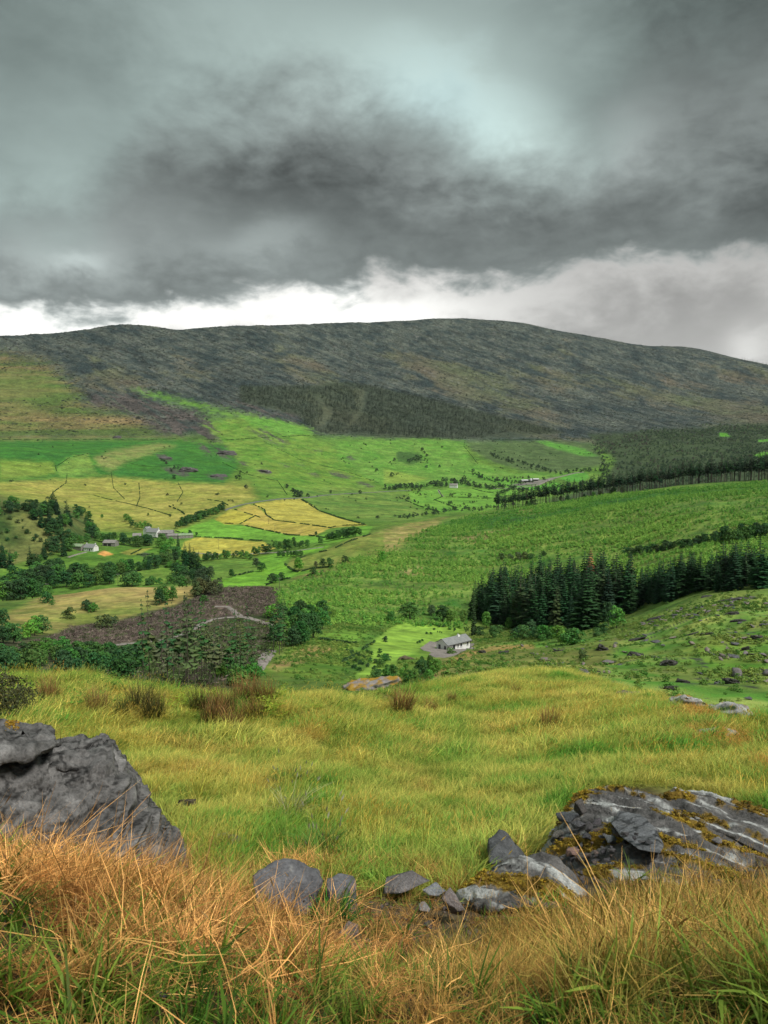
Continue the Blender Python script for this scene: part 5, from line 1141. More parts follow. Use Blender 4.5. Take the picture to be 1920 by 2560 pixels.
lane('forest_road', [Za(1196, 700), Za(1212, 660), Za(1205, 635), Za(1160, 622), Za(1110, 605), Za(1060, 592)], 4.4, M_GRAVEL, 150, .2)
lane('forest_track', [Za(1040, 590), Za(1020, 575), Za(1000, 560), Za(985, 548), Za(930, 546)], 3.0, M_GRAVEL, 200, .2)
lane('forest_track', [Za(1050, 592), Za(980, 594), Za(920, 602), Za(870, 622), Za(830, 648), Za(790, 668), Za(740, 685), Za(680, 695), Za(620, 702), Za(540, 708), Za(460, 720), Za(370, 730), Za(240, 740), Za(100, 745), Za(60, 755)], 3.0, M_GRAVEL, 150, .2)
# ------------------------------------------------------------------ buildings
M_WHITE = simple_mat('white_render', (.72, .73, .72), (.82, .82, .80), 1.5)
M_SLATE = simple_mat('slate_roof', (.20, .21, .21), (.27, .275, .27), 1.2)
M_TIN = simple_mat('rusty_tin', (.20, .19, .185), (.30, .28, .26), .5)
M_GTIN = simple_mat('green_tin', (.20, .30, .16), (.30, .38, .24), .4)
M_STONE = simple_mat('stone_wall', (.16, .15, .14), (.34, .32, .29), 1.6)
M_GLASS = simple_mat('window_glass', (.03, .035, .04), (.05, .055, .06), 1, .15)
M_TRIM = simple_mat('painted_trim', (.55, .56, .56), (.62, .62, .62), 1)
M_DARK = simple_mat('dark_opening', (.02, .02, .02), (.03, .03, .03), 1)
M_GUT = simple_mat('gutter', (.05, .05, .055), (.07, .07, .075), 1, .5)
def box(bm, x0, x1, y0, y1, z0, z1):
    v = [bm.verts.new(c) for c in ((x0, y0, z0), (x1, y0, z0), (x1, y1, z0), (x0, y1, z0), (x0, y0, z1), (x1, y0, z1), (x1, y1, z1), (x0, y1, z1))]
    for f in ((0, 3, 2, 1), (4, 5, 6, 7), (0, 1, 5, 4), (1, 2, 6, 5), (2, 3, 7, 6), (3, 0, 4, 7)): bm.faces.new([v[k] for k in f])
def bx(name, dims, mat, parent, **pr):
    bm = bmesh.new(); box(bm, *dims); return link(name, bm_mesh(name, bm, mat), parent, **pr)
def shell(L_, W, h, rise):
    """gabled walls of a house, ridge along x"""
    bm = bmesh.new()
    P = [(-L_ / 2, -W / 2), (L_ / 2, -W / 2), (L_ / 2, W / 2), (-L_ / 2, W / 2)]
    lo = [bm.verts.new((x, y, -1.2)) for x, y in P]; hi = [bm.verts.new((x, y, h)) for x, y in P]
    r0 = bm.verts.new((-L_ / 2, 0, h + rise)); r1 = bm.verts.new((L_ / 2, 0, h + rise))
    bm.faces.new((lo[0], lo[1], hi[1], hi[0])); bm.faces.new((lo[2], lo[3], hi[3], hi[2]))
    bm.faces.new((lo[1], lo[2], hi[2], r1, hi[1])); bm.faces.new((lo[3], lo[0], hi[0], r0, hi[3]))
    return bm
def roof_part(L_, W, h, rise, mat, parent, eave=.35, th=.14, name='roof'):
    bm = bmesh.new(); s_ = rise / (W / 2); e = W / 2 + eave; l = L_ / 2 + .25
    pts = [(-e, h - eave * s_), (0, h + rise), (e, h - eave * s_), (e, h - eave * s_ + th), (0, h + rise + th), (-e, h - eave * s_ + th)]
    a = [bm.verts.new((-l, y, z + .02)) for y, z in pts]; b = [bm.verts.new((l, y, z + .02)) for y, z in pts]
    for k in range(6): bm.faces.new((a[k], a[(k + 1) % 6], b[(k + 1) % 6], b[k]))
    bm.faces.new((a[0], a[1], a[4], a[5])); bm.faces.new((a[1], a[2], a[3], a[4])); bm.faces.new((b[0], b[5], b[4], b[1])); bm.faces.new((b[1], b[4], b[3], b[2]))
    return link(name, bm_mesh(name, bm, mat), parent)
def opening(name, side, pos, z, wd, h, parent, W, L_, pane=True):
    """window or door on the wall facing -y ('f'), +x ('r') or -x ('l')"""
    n = -1 if side == 'f' else 1
    def put(nm, w0, w1, z0, z1, d0, d1, mat, par):
        if side == 'f': return bx(nm, (w0, w1, -W / 2 - d1, -W / 2 - d0, z0, z1), mat, par)
        if side == 'r': return bx(nm, (L_ / 2 + d0, L_ / 2 + d1, w0, w1, z0, z1), mat, par)
        return bx(nm, (-L_ / 2 - d1, -L_ / 2 - d0, w0, w1, z0, z1), mat, par)
    if name == 'window':
        bm = bmesh.new()
        o = put('window', pos - wd / 2, pos + wd / 2, z, z + h, .0, .05, M_TRIM, parent)
        put('pane', pos - wd / 2 + .08, pos - .03, z + .08, z + h - .08, .052, .06, M_GLASS, o); put('pane', pos + .03, pos + wd / 2 - .08, z + .08, z + h - .08, .052, .06, M_GLASS, o)
        put('sill', pos - wd / 2 - .08, pos + wd / 2 + .08, z - .09, z - .003, .0, .14, M_TRIM, o)
    else:
        o = put('door', pos - wd / 2, pos + wd / 2, z, z + h, .0, .05, M_GLASS if pane else M_DARK, parent)
        put('frame', pos - wd / 2 - .08, pos - wd / 2 - .003, z, z + h + .08, .0, .08, M_TRIM, o)
    return o
def house(name, q, dmin, L_, W, h, rise, rot, label, cat, wall=M_WHITE, roof=M_SLATE, wins=(), doors=(), chims=(), group=None, gutters=False):
    p = at(q[0], q[1], dmin)
    root = link(name, None, loc=(p.x, p.y, p.z)); root.rotation_euler = (0, 0, R(rot)); root['label'] = label; root['category'] = cat
    if group: root['group'] = group
    link('wall', bm_mesh('wall', shell(L_, W, h, rise), wall), root)
    rf = roof_part(L_, W, h, rise, roof, root)
    for sd_, ps, z, wd, hh in wins: opening('window', sd_, ps, z, wd, hh, root, W, L_)
    for sd_, ps, z, wd, hh, gl in doors: opening('door', sd_, ps, z, wd, hh, root, W, L_, gl)
    for x, y, wd, hh in chims:
        c_ = bx('chimney', (x - wd / 2, x + wd / 2, y - .3, y + .3, h + rise * .3, h + rise + hh), wall if wall is not M_STONE else M_STONE, rf)
    if gutters:
        bx('gutter', (-L_ / 2 - .25, L_ / 2 + .25, -W / 2 - .52, -W / 2 - .38, h - .30, h - .16), M_GUT, root)
        for x in (-L_ / 2 + .1, L_ / 2 - .1): bx('drainpipe', (x - .05, x + .05, -W / 2 - .12, -W / 2 - .02, -.5, h - .2), M_GUT, root)
    return root
# long wall faces the viewer's right; the gable faces left-front
hb = house('bungalow', (1134, 1622), 150, 9.6, 4.6, 2.4, 1.25, 40, 'long white bungalow with grey slate roof standing on a gravel drive', 'house',
      wins=[('f', -.5, 1.1, .6, .8), ('f', .8, 1.0, .8, 1.0), ('f', 3.5, 1.0, .8, 1.0), ('l', -1.3, .8, .9, 1.2), ('l', 1.0, .5, 1.0, 1.5)],
      doors=[('f', -2.2, .0, .95, 2.1, True)], chims=[(1.6, -.3, .9, .35)], gutters=True)
bx('chimney_pot', (1.35, 1.55, -.4, -.2, 3.9, 4.4), M_TRIM, hb); bx('terrace', (-5.0, 5.4, -3.4, -2.31, -1.2, .05), M_STONE, hb)
bx('step', (-2.9, -1.5, -4.1, -3.4, -1.2, -.15), M_STONE, hb)
for k in range(7): bx('fence_post', (-4.6 + k * 1.5, -4.52 + k * 1.5, -3.9, -3.82, -1.0, .75), M_GUT, hb)
# gravel drive
bm = bmesh.new(); ctr = at(1098, 1618, 150)
ring = [at(x, y, 150) for x, y in ((1050, 1620), (1075, 1603), (1100, 1597), (1125, 1602), (1150, 1615), (1185, 1600), (1192, 1608), (1165, 1625), (1135, 1640), (1110, 1645), (1098, 1648), (1075, 1638))]
def disc(name, ring, mat, lift):
    bm = bmesh.new(); c = sum(ring, Vector()) / len(ring); prev = None; N = len(ring); rows = []
    for f in (0.08, .3, .55, .8, 1.0):
        rows.append([bm.verts.new((c.x + (p.x - c.x) * f, c.y + (p.y - c.y) * f, ground(c.x + (p.x - c.x) * f, c.y + (p.y - c.y) * f) + lift * (1 if f < 1 else 0))) for p in ring])
    bm.faces.new(rows[0])
    for a, b in zip(rows[:-1], rows[1:]):
        for k in range(N): bm.faces.new((a[k], a[(k + 1) % N], b[(k + 1) % N], b[k]))
    return link(name, bm_mesh(name, bm, mat, True), kind='structure')
disc('gravel_drive', ring, M_GRAVEL, .12)
# left farm
house('farmhouse', (228, 1377), 560, 9.5, 6.2, 3.0, 2.6, -18, 'small white farmhouse with dark slate roof beside an orange garden plot', 'house',
      wins=[('f', -3.2, 1.0, .9, 1.0), ('f', -1.2, 1.0, .9, 1.0), ('f', 2.8, 1.0, .9, 1.0), ('r', 0, 3.3, .8, .9)], doors=[('f', .8, 0, 1.0, 2.1, True)], chims=[(4.2, 0, .9, .9), (-4.2, 0, .9, .7)])
house('shed', (197, 1374), 560, 11, 6.5, 3.2, 1.6, 158, 'green roofed shed left of the small white farmhouse', 'shed', M_STONE, M_GTIN, doors=[('f', 0, 0, 3, 2.6, False)])
house('shed', (277, 1364), 560, 11, 7, 2.8, 2.0, -8, 'grey open-fronted shed right of the small white farmhouse', 'shed', M_STONE, M_TIN, doors=[('f', -3.2, 0, 3.2, 2.2, False), ('f', .6, 0, 2.8, 2.2, False)])
# gabled farm
house('farmhouse', (384, 1341), 600, 12, 6.5, 4.4, 3.0, -22, 'white two-storey farmhouse with steep grey roof among trees', 'house',
      wins=[('r', 0, 3.4, .9, 1.1), ('r', 0, .9, .9, 1.2), ('f', 3.5, 1, .9, 1.2), ('f', -3.5, 1, .9, 1.2), ('f', 0, 3, .8, .9)], chims=[(5.6, 0, 1, .9), (-5.6, 0, 1, .9)])
house('farmhouse', (369, 1336), 600, 6, 5, 4.6, 2.6, 62, 'white gabled wing left of the two-storey farmhouse', 'house', wins=[('l', 0, 3, .8, 1.0)])
house('barn', (413, 1341), 600, 15, 9, 3.6, 2.2, 4, 'long grey barn with streaked tin roof right of the gabled farmhouse', 'barn', M_STONE, M_TIN, doors=[('f', -3, 0, 3, 2.8, False)])
house('barn', (433, 1345), 600, 9, 6, 2.6, 1.4, 4, 'low grey lean-to at the end of the long barn', 'barn', M_STONE, M_TIN)
house('barn', (463, 1344), 600, 13, 7, 2.6, 1.3, 24, 'low barn with bright green roof at the corner of the yellow meadow', 'barn', M_STONE, M_GTIN)
house('cottage', (343, 1347), 600, 7, 5, 3.0, 2.0, 10, 'grey ruined cottage half hidden in trees left of the gabled farmhouse', 'cottage', M_STONE, M_TIN)
# distant farm
house('farmhouse', (1134, 1219), 1200, 15, 8, 4.6, 3.2, -16, 'distant white farmhouse with brown roof in the far tree belt', 'house', M_WHITE, M_TIN, wins=[('r', 0, 3, 1, 1.2), ('f', 3, 1.5, 1, 1.2)], chims=[(6.9, 0, 1, 1)])
house('shed', (1316, 1205), 1300, 22, 9, 3.4, 1.6, 8, 'distant long pale shed beside the far lane', 'shed', M_STONE, M_TRIM, doors=[('f', 0, 0, 14, 2.4, False)])
house('shed', (1336, 1202), 1300, 18, 9, 3.4, 1.6, 8, 'distant pale shed at the right end beside the far lane', 'shed', M_STONE, M_TRIM, doors=[('f', 0, 0, 12, 2.4, False)])
# power poles
def power_pole(q, dmin, h, label):
    p = at(q[0], q[1], dmin); root = link('power_pole', None, loc=p); root['label'] = label; root['category'] = 'power pole'; root['group'] = 'power poles in the valley'
    link('post', pole_mesh('post', h, .16), root); bx('crossarm', (-.9, .9, -.06, .06, h - .7, h - .55), M_BARK, root)
    for x in (-.7, 0, .7): bx('insulator', (x - .07, x + .07, -.05, .05, h - .547, h - .3), M_TRIM, root)
for q, d, h, lb in ((Za(846, 385), 420, 10, 'wooden power pole among the dark knoll trees'), (Za(945, 300), 520, 9, 'thin power pole on the lower yellow meadow'), (Za(1160, 190), 700, 8, 'thin power pole in the middle of the yellow fields'),
                    (Za(204, 500), 380, 7, 'thin pole on the near side of the river belt'), (Za(510, 455), 400, 7, 'thin pole at the left tip of the knoll field'), (Za(1188, 230), 620, 8, 'thin pole at the lower edge of the yellow fields'), (Za(1208, 480), 330, 7, 'thin pole right of the felled mound')):
    power_pole(q, d, h, lb)

# ------------------------------------------------------------------ rock
def rock_mat(name, bump=.012, wet=.62):
    m, G_, b = new_mat(name); v = G_.n('ShaderNodeAttribute', attribute_name='Col').outputs['Color']; p = G_.n('ShaderNodeTexCoord').outputs['Object']
    f = G_.noise(p, 11, 8, .72); f2 = G_.noise(p, 60, 4, .6)
    c = G_.vm('SCALE', v); G_.put(c.node.inputs['Scale'], G_.m('MULTIPLY', G_.ss(f, .3, .7, .7, 1.3), G_.ss(f2, .3, .7, .8, 1.2)))
    G_.put(b.inputs['Base Color'], c); b.inputs['Roughness'].default_value = wet
    bp = G_.n('ShaderNodeBump'); G_.put(bp.inputs['Height'], G_.m('ADD', f, G_.m('MULTIPLY', f2, .25))); bp.inputs['Distance'].default_value = bump * 3; bp.inputs['Strength'].default_value = .9
    G_.put(b.inputs['Normal'], bp.outputs[0]); return m
M_ROCK = rock_mat('rock'); M_ROCKFAR = rock_mat('rock_far', .05, .8)
def hull_rock(pts, edge, disp, colf, mat=None, rounds=7, smooth=.35):
    """convex block through the given points, finely divided, then broken up by disp(p, n) metres; returns mesh with origin at its base centre"""
    bm = bmesh.new()
    for p in pts: bm.verts.new(p)
    res = bmesh.ops.convex_hull(bm, input=bm.verts); 
    bmesh.ops.delete(bm, geom=[v for v in bm.verts if not v.link_faces], context='VERTS')
    for _ in range(rounds):
        es = [e for e in bm.edges if e.calc_length() > edge]
        if not es: break
        bmesh.ops.subdivide_edges(bm, edges=es, cuts=1); bmesh.ops.triangulate(bm, faces=[f for f in bm.faces if len(f.verts) > 3])
    for _ in range(2): bmesh.ops.smooth_vert(bm, verts=bm.verts, factor=smooth, use_axis_x=True, use_axis_y=True, use_axis_z=True)
    bm.normal_update()
    P = np.array([v.co[:] for v in bm.verts]); N = np.array([v.normal[:] for v in bm.verts])
    P2 = P + N * disp(P, N)[:, None]
    o = np.array([P[:, 0].mean(), P[:, 1].mean(), P[:, 2].min()])
    for v, q in zip(bm.verts, P2): v.co = q - o
    me = bpy.data.meshes.new('rock'); bm.normal_update(); bm.to_mesh(me)
    N2 = np.array([v.normal[:] for v in bm.verts]); bm.free()
    for q in me.polygons: q.use_smooth = True
    me.materials.append(mat or M_ROCK); set_col(me, 'Col', np.clip(colf(P2, N2), .01, .8)); return me, o
def ledge(P, s_, th, amp, seed, wob=.35):
    """stepped bedding: s_ is the unit normal of the beds, th their thickness"""
    h = P @ np.array(s_) / th + wob * 2 * fbm3(P / (th * 6), 3, seed)
    f = h - np.floor(h); return amp * (np.minimum(f / .75, (1 - f) / .25) - .5)
def unit(v): v = np.array(v, float); return v / np.linalg.norm(v)
def greyrock(base, seed, lich=.0, moss=0.0, sc=.12):
    def f(P, N):
        n = fbm3(P / sc, 4, seed); c = np.array(base)[None] * (1 + .45 * n[:, None])
        if lich:
            m = sstep(1 - lich, 1 - lich + .22, .5 + fbm3(P / (sc * 1.5), 4, seed + 5)); c = c * (1 - m[:, None]) + np.array((.50, .51, .48)) * m[:, None]
        if moss:
            m = sstep(1 - moss, 1 - moss + .15, .5 + .8 * fbm3(P / (sc * 2), 4, seed + 9) + .25 * (N[:, 2] - .6)); c = c * (1 - m[:, None]) + np.array((.33, .20, .03)) * m[:, None]
        return c
    return f
from mathutils.bvhtree import BVHTree
BV = []
def add_rock(name, me, o, label, group=None):
    if 'slab' in name or 'block' in label: BV.append(BVHTree.FromPolygons([v.co + Vector(o) for v in me.vertices], [tuple(p.vertices) for p in me.polygons]))
    me.name = name; r_ = link(name, me, loc=o, label=label, category='rock')
    if group: r_['group'] = group
    return r_
S1 = unit((.10, -.12, 1.0))
S2 = unit((-.9, -.25, .5))
def cracked(base, seed, s_):
    g0 = greyrock(base, seed)
    def f(P, N):
        c = g0(P, N); h = (P @ np.array(s_)); Q = P * .9 + np.outer(h, s_) * 3.2
        r1 = 1 - np.abs(fbm3(Q / .42, 4, seed + 2)) * 2; r2 = 1 - np.abs(fbm3(Q / .16 + 3, 3, seed + 3)) * 2
        c = c * (1 - .75 * sstep(.86, .97, r1))[:, None] * (1 - .5 * sstep(.84, .97, r2))[:, None]
        lt = sstep(.1, .35, fbm3(P / .3 + 9, 4, seed + 4))[:, None] * .5; return c * (1 - lt) + np.array((.30, .29, .285)) * lt
    return f
def plates(P, s_, sc, n_, amp, seed):
    # flat plates with sharp broken edges: terraced noise stretched along the bedding
    Q = P + np.outer(P @ np.array(s_), s_) * 1.6; v = fbm3(Q / sc, 3, seed) * n_; f = v - np.floor(v)
    return amp * (np.floor(v) + sstep(.72, 1, f)) / n_ * .5
bd = lambda P, N: ledge(P, S1, .21, .10, 3, .9) * (.45 + sstep(-.2, .3, fbm3(P / .6, 2, 2))) + ledge(P, S1, .07, .022, 4, 1.1) * sstep(-.1, .3, fbm3(P / .4 + 4, 2, 5)) + .07 * fbm3(P / .7, 2, 6) + plates(P, S1, .7, 6, .50, 7) + plates(P, S1, .25, 6, .07, 9) + .012 * fbm3(P / .1, 3, 8)
A = at_d
pts = [A(-90, 1862, 6.9), A(150, 1862, 6.9), A(232, 1848, 6.9), A(258, 1840, 6.85), A(-90, 1925, 6.2), A(120, 1905, 6.2), A(250, 1905, 6.3), A(-90, 2190, 5.5), A(140, 2200, 5.5), A(330, 2215, 5.7), A(470, 2200, 6.2), A(474, 2150, 6.5), A(288, 1895, 6.7), A(-90, 1900, 8.2), A(250, 1870, 8.0), A(470, 2150, 7.6), A(-90, 2200, 8)]
me, o = hull_rock(pts, .022, bd, cracked((.14, .135, .132), 5, S1)); add_rock('boulder', me, o, 'big dark grey layered boulder at the left edge behind orange grass')
pts = [A(-90, 1818, 6.25), A(40, 1822, 6.3), A(108, 1812, 6.4), A(132, 1838, 6.2), A(150, 1858, 6.15), A(100, 1884, 6.0), A(40, 1886, 5.95), A(-90, 1905, 5.95), A(-90, 1822, 6.9), A(108, 1820, 6.95), A(150, 1860, 6.7), A(90, 1900, 6.6)]
me, o = hull_rock(pts, .03, lambda P, N: ledge(P, S1, .11, .045, 13, .6) + .04 * fbm3(P / .3, 3, 16) + plates(P, S1, .3, 6, .25, 17), cracked((.13, .126, .123), 15, S1)); add_rock('boulder', me, o, 'smaller dark block resting on the top left of the big boulder')
pts = [A(262, 1848, 6.75), A(290, 1880, 6.6), A(345, 1962, 6.55), A(400, 2040, 6.5), A(470, 2145, 6.35), A(440, 2180, 6.1), A(360, 2190, 5.9), A(330, 2070, 6.1), A(285, 1960, 6.35), A(258, 1870, 6.6), A(300, 1890, 7.3), A(480, 2150, 7.0)]
S2 = unit((-.9, -.25, .5))
me, o = hull_rock(pts, .03, lambda P, N: ledge(P, S2, .16, .045, 23, .5) + ledge(P, S2, .05, .010, 24, .5) + .03 * fbm3(P / .3, 3, 26) + plates(P, S2, .5, 5, .14, 27), cracked((.14, .136, .132), 25, S2)); add_rock('boulder', me, o, 'slanting fluted slab forming the right flank of the big boulder')
def moss_ball(q, d, r_, label):
    me = crown_mesh('moss_cushion', int(q[0]), h=r_ * 1.3, wd=r_ * 2.6, base=-r_ * .3, blobs=6, per=60, leaf=r_ * .22)
    o = link('moss_cushion', me, loc=A(q[0], q[1], d), label=label, category='moss'); o.color = (.36, .22, .02, 1)
moss_ball((28, 1822), 6.22, .055, 'yellow moss cushion on top of the smaller dark block'); moss_ball((252, 2008), 6.12, .04, 'small green-yellow moss tuft on the face of the big boulder')

# lichened slab on the right
_a, _b, _c = (np.array(A(*q)) for q in ((1440, 1990, 6.6), (1860, 2080, 6.5), (1650, 2200, 5.1)))
UPV = unit(np.cross(_b - _a, _c - _a)); UPV = UPV if UPV[2] > 0 else -UPV
def on_plane(px, py):
    d = px_dir(px, py); return EYE + d * (((_a - EYE) @ UPV) / (d @ UPV))
T3 = unit(on_plane(1880, 2125) - on_plane(1460, 1995))
SID = np.cross(T3, UPV)
def slab_disp(P, N):
    a = P @ T3; s_ = P @ SID; v = s_ / .21 + .8 * fbm3(np.stack([a / .9, s_ / .3, a * 0], 1), 3, 31)
    f = v - np.floor(v); u2 = s_ / .05 + .6 * fbm3(np.stack([a / .5, s_ / .2, a * 0], 1), 3, 33); g_ = u2 - np.floor(u2)
    return .040 * (np.minimum(f / .8, (1 - f) / .2) - .5) + .012 * (np.minimum(g_ / .7, (1 - g_) / .3) - .5) + .05 * fbm3(P / .35, 4, 36) + .018 * fbm3(P / .07, 3, 37)
MOSSY = []
def slab_col(P, N):
    a = P @ T3; s_ = P @ SID
    q = np.stack([a / 1.1, s_ / .13, a * 0], 1); n = fbm3(q, 4, 41); c = np.array((.115, .110, .107))[None] * (1 + .6 * fbm3(P / .1, 4, 42)[:, None])
    w_ = sstep(.04, .26, fbm3(np.stack([a / .7, s_ / .10, a * 0], 1), 4, 43) + .35 * fbm3(P / .12, 3, 44)); c = c * (1 - w_[:, None]) + np.array((.46, .47, .46)) * w_[:, None]
    u2 = s_ / .07 + .6 * fbm3(np.stack([a / .5, s_ / .2, a * 0], 1), 3, 33); fr_ = np.abs((u2 - np.floor(u2)) - .5) * 2; c = c * (1 - .8 * sstep(.80, .95, fr_) * sstep(-.2, .2, fbm3(P / .4, 2, 48)))[:, None]
    m = sstep(.05, .14, fbm3(np.stack([a / .9, s_ / .20, a * 0 + 7], 1), 3, 45) + .22 * fbm3(P / .07, 3, 46)); c = c * (1 - m[:, None]) + np.array((.22, .14, .02)) * m[:, None]
    MOSSY.append((P[m > .6], N[m > .6])); return c
pts = [A(1335, 2150, 6.3), A(1372, 2090, 6.4), A(1440, 1990, 6.6), A(1500, 1970, 6.7), A(1590, 1975, 6.7), A(1700, 2010, 6.6), A(1860, 2080, 6.5), A(2080, 2190, 6.4), A(2080, 2290, 5.2), A(1880, 2240, 5.1), A(1780, 2215, 5.1), A(1650, 2200, 5.1), A(1500, 2190, 5.3), A(1350, 2190, 5.7),
       A(1440, 2150, 7.2), A(1600, 2150, 7.4), A(2080, 2290, 7.2), A(1400, 2300, 5.6), A(1900, 2340, 5.2)]
me, o = hull_rock(pts, .026, slab_disp, slab_col); add_rock('rock_slab', me, o, 'large tilted grey slab streaked with white lichen and ochre moss at the right')
pts = [A(1655, 1998, 6.65), A(1682, 1965, 6.8), A(1760, 1980, 6.85), A(1850, 2005, 6.8), A(2080, 2080, 6.7), A(2080, 2200, 6.0), A(1900, 2130, 6.0), A(1760, 2060, 6.2), A(1680, 2100, 7.1), A(2080, 2200, 7.3), A(1700, 2030, 7.5)]
me, o = hull_rock(pts, .026, slab_disp, slab_col); add_rock('rock_slab', me, o, 'upper slab with golden moss along its top behind the large slab')
pts = [A(1148, 2240, 4.9), A(1180, 2200, 5.0), A(1235, 2160, 5.2), A(1300, 2133, 5.3), A(1375, 2142, 5.3), A(1430, 2190, 5.2), A(1460, 2235, 4.95), A(1400, 2265, 4.6), A(1200, 2270, 4.6), A(1150, 2290, 4.9), A(1440, 2300, 5.4), A(1300, 2250, 5.8), A(1150, 2290, 5.5)]
me, o = hull_rock(pts, .024, slab_disp, slab_col); add_rock('rock_slab', me, o, 'low dark outcrop with white crust left of the stone heap')
pts = [A(1219, 2125, 5.7), A(1222, 2098, 5.75), A(1248, 2074, 5.8), A(1268, 2078, 5.85), A(1300, 2120, 5.8), A(1318, 2150, 5.7), A(1270, 2165, 5.5), A(1225, 2160, 5.5), A(1240, 2100, 6.1), A(1310, 2150, 6.1)]
me, o = hull_rock(pts, .022, lambda P, N: .03 * fbm3(P / .18, 4, 61), greyrock((.085, .088, .092), 62)); add_rock('boulder', me, o, 'single dark angular boulder in green grass left of the slab')
pts = [A(632, 2190, 4.4), A(668, 2163, 4.5), A(710, 2148, 4.55), A(745, 2150, 4.6), A(790, 2172, 4.6), A(805, 2200, 4.5), A(760, 2320, 4.3), A(640, 2320, 4.2), A(700, 2180, 5.0), A(800, 2210, 5.0)]
me, o = hull_rock(pts, .02, lambda P, N: .035 * fbm3(P / .18, 4, 71) + ledge(P, unit((.3, -.3, 1)), .06, .012, 72), greyrock((.13, .13, .14), 73, .18)); add_rock('boulder', me, o, 'rounded grey boulder half sunk in orange grass at the centre')
pts = [A(815, 2195, 4.6), A(845, 2183, 4.7), A(885, 2190, 4.7), A(893, 2215, 4.6), A(820, 2225, 4.5), A(850, 2200, 5.0), A(880, 2230, 5.0), A(830, 2300, 4.5), A(890, 2300, 4.5)]
me, o = hull_rock(pts, .02, lambda P, N: .025 * fbm3(P / .15, 4, 75), greyrock((.13, .13, .14), 76, .15)); add_rock('rock', me, o, 'low grey rock in grass just right of the rounded centre boulder')

def stone_mesh(seed, flat=.6, col=(.11, .11, .115), edge=.25, lich=.0):
    r = np.random.default_rng(seed); v = r.normal(size=(9, 3)); v /= np.linalg.norm(v, axis=1, keepdims=True); v *= r.uniform(.75, 1.05, (9, 1)) * np.array([1, .8, flat]) * .5
    me, o = hull_rock([Vector(p) for p in v], edge, lambda P, N: .035 * fbm3(P / .3, 3, seed), greyrock(col, seed, lich, sc=.4), rounds=4, smooth=.04)
    return me
STN = [stone_mesh(900 + k, .45 + .1 * (k % 4), ((.10, .10, .107), (.15, .145, .15), (.20, .155, .135), (.12, .115, .125))[k % 4], .12) for k in range(12)]
def on_rock(px, py):
    v = Vector(px_dir(px, py)).normalized(); best = None
    for b in BV:
        h = b.ray_cast(Vector(EYE), v)
        if h[0] is not None and (best is None or h[3] < best): best = h[3]
    g_ = at(px, py); gd = (g_ - Vector(EYE)).length
    if best is None or gd < best: best = gd
    q = Vector(EYE) + v * best; return math.hypot(q.x, q.y)
def stone(q, d, wpx, hpx, label, mi=None, mat_col=None, group=None, name='stone', dz=0.0):
    """a stone wpx x hpx pixels large at distance d"""
    p = A(q[0], q[1], d); k = math.hypot(p.x, p.y - 0) / F * 1.08
    me = STN[rt.randrange(12) if mi is None else mi]
    if mat_col: me = stone_mesh(int(q[0] * 7 + q[1]), hpx / wpx, mat_col, .09, .1)
    o = link(name, me, loc=(p.x, p.y, p.z + dz)); sx = wpx * k; o.scale = (sx * 1.1, sx, hpx * k / (.55 if mat_col is None else hpx / wpx)); o.rotation_euler = (rt.uniform(-.2, .2), rt.uniform(-.25, .25), rt.uniform(-.5, .5))
    o['label'] = label; o['category'] = 'stone'
    if group: o['group'] = group
    return o
# the heap against the slab (positions follow the slope in front of it)
for (x, y, w_, h_, c_, lb) in (
    (1447, 2040, 44, 50, (.13, .12, .115), 'upright dark stone at the top left of the heap'),
    (1418, 2052, 52, 34, (.11, .12, .13), 'flat grey stone left of the upright one'), (1446, 2072, 42, 26, (.14, .14, .15), 'pale grey stone under the upright one'),
    (1470, 2080, 40, 26, (.13, .12, .125), 'purplish stone in the middle of the heap'), (1470, 2098, 30, 18, (.10, .10, .11), 'dark flat stone in the middle of the heap'),
    (1526, 2106, 38, 22, (.16, .17, .175), 'flat light grey stone below the leaning block'), (1453, 2118, 22, 18, (.17, .17, .17), 'small pale stone below the middle of the heap'),
    (1430, 2138, 46, 26, (.30, .19, .16), 'pinkish stone at the foot of the heap'), (1447, 2154, 16, 12, (.25, .26, .27), 'small whitish stone right of the pinkish one'),
    (1615, 2118, 26, 34, (.30, .20, .15), 'tan stone right of the leaning block'), (1492, 2062, 26, 22, (.12, .11, .12), 'small dark stone beside the leaning block'),
    (1396, 2090, 32, 20, (.18, .17, .15), 'pale brown stone on the left slope of the heap'), (1385, 2108, 22, 16, (.11, .11, .12), 'small dark stone low on the left of the heap'),
    (1795, 2108, 26, 18, (.34, .33, .33), 'small whitish stone lying on the right part of the slab'), (1905, 2165, 42, 34, (.24, .20, .19), 'pinkish grey stone at the right edge of the picture'), (1842, 2168, 18, 14, (.25, .25, .25), 'small grey stone near the right edge')):
    dd_ = on_rock(x, y) - w_ * .0011
    stone((x, y), dd_, w_, h_, lb, None, c_, 'loose stones on and around the slab')
_e = lambda x, y, k=0: A(x, y, on_rock(x, y) - .17 + k)
BP = [_e(1528, 2058), _e(1548, 2026), _e(1600, 2034), _e(1640, 2070), _e(1660, 2112), _e(1650, 2134), _e(1598, 2124), _e(1552, 2092), _e(1560, 2050, .35), _e(1650, 2120, .35), _e(1600, 2120, .35)]
me, o = hull_rock(BP, .02, lambda P, N: .012 * fbm3(P / .12, 4, 66), cracked((.15, .155, .165), 67, unit((.2, -.4, 1))), smooth=.05); add_rock('stone', me, o, 'largest flat grey block leaning on the slab above the heap')
C.objects[-1]['category'] = 'stone'
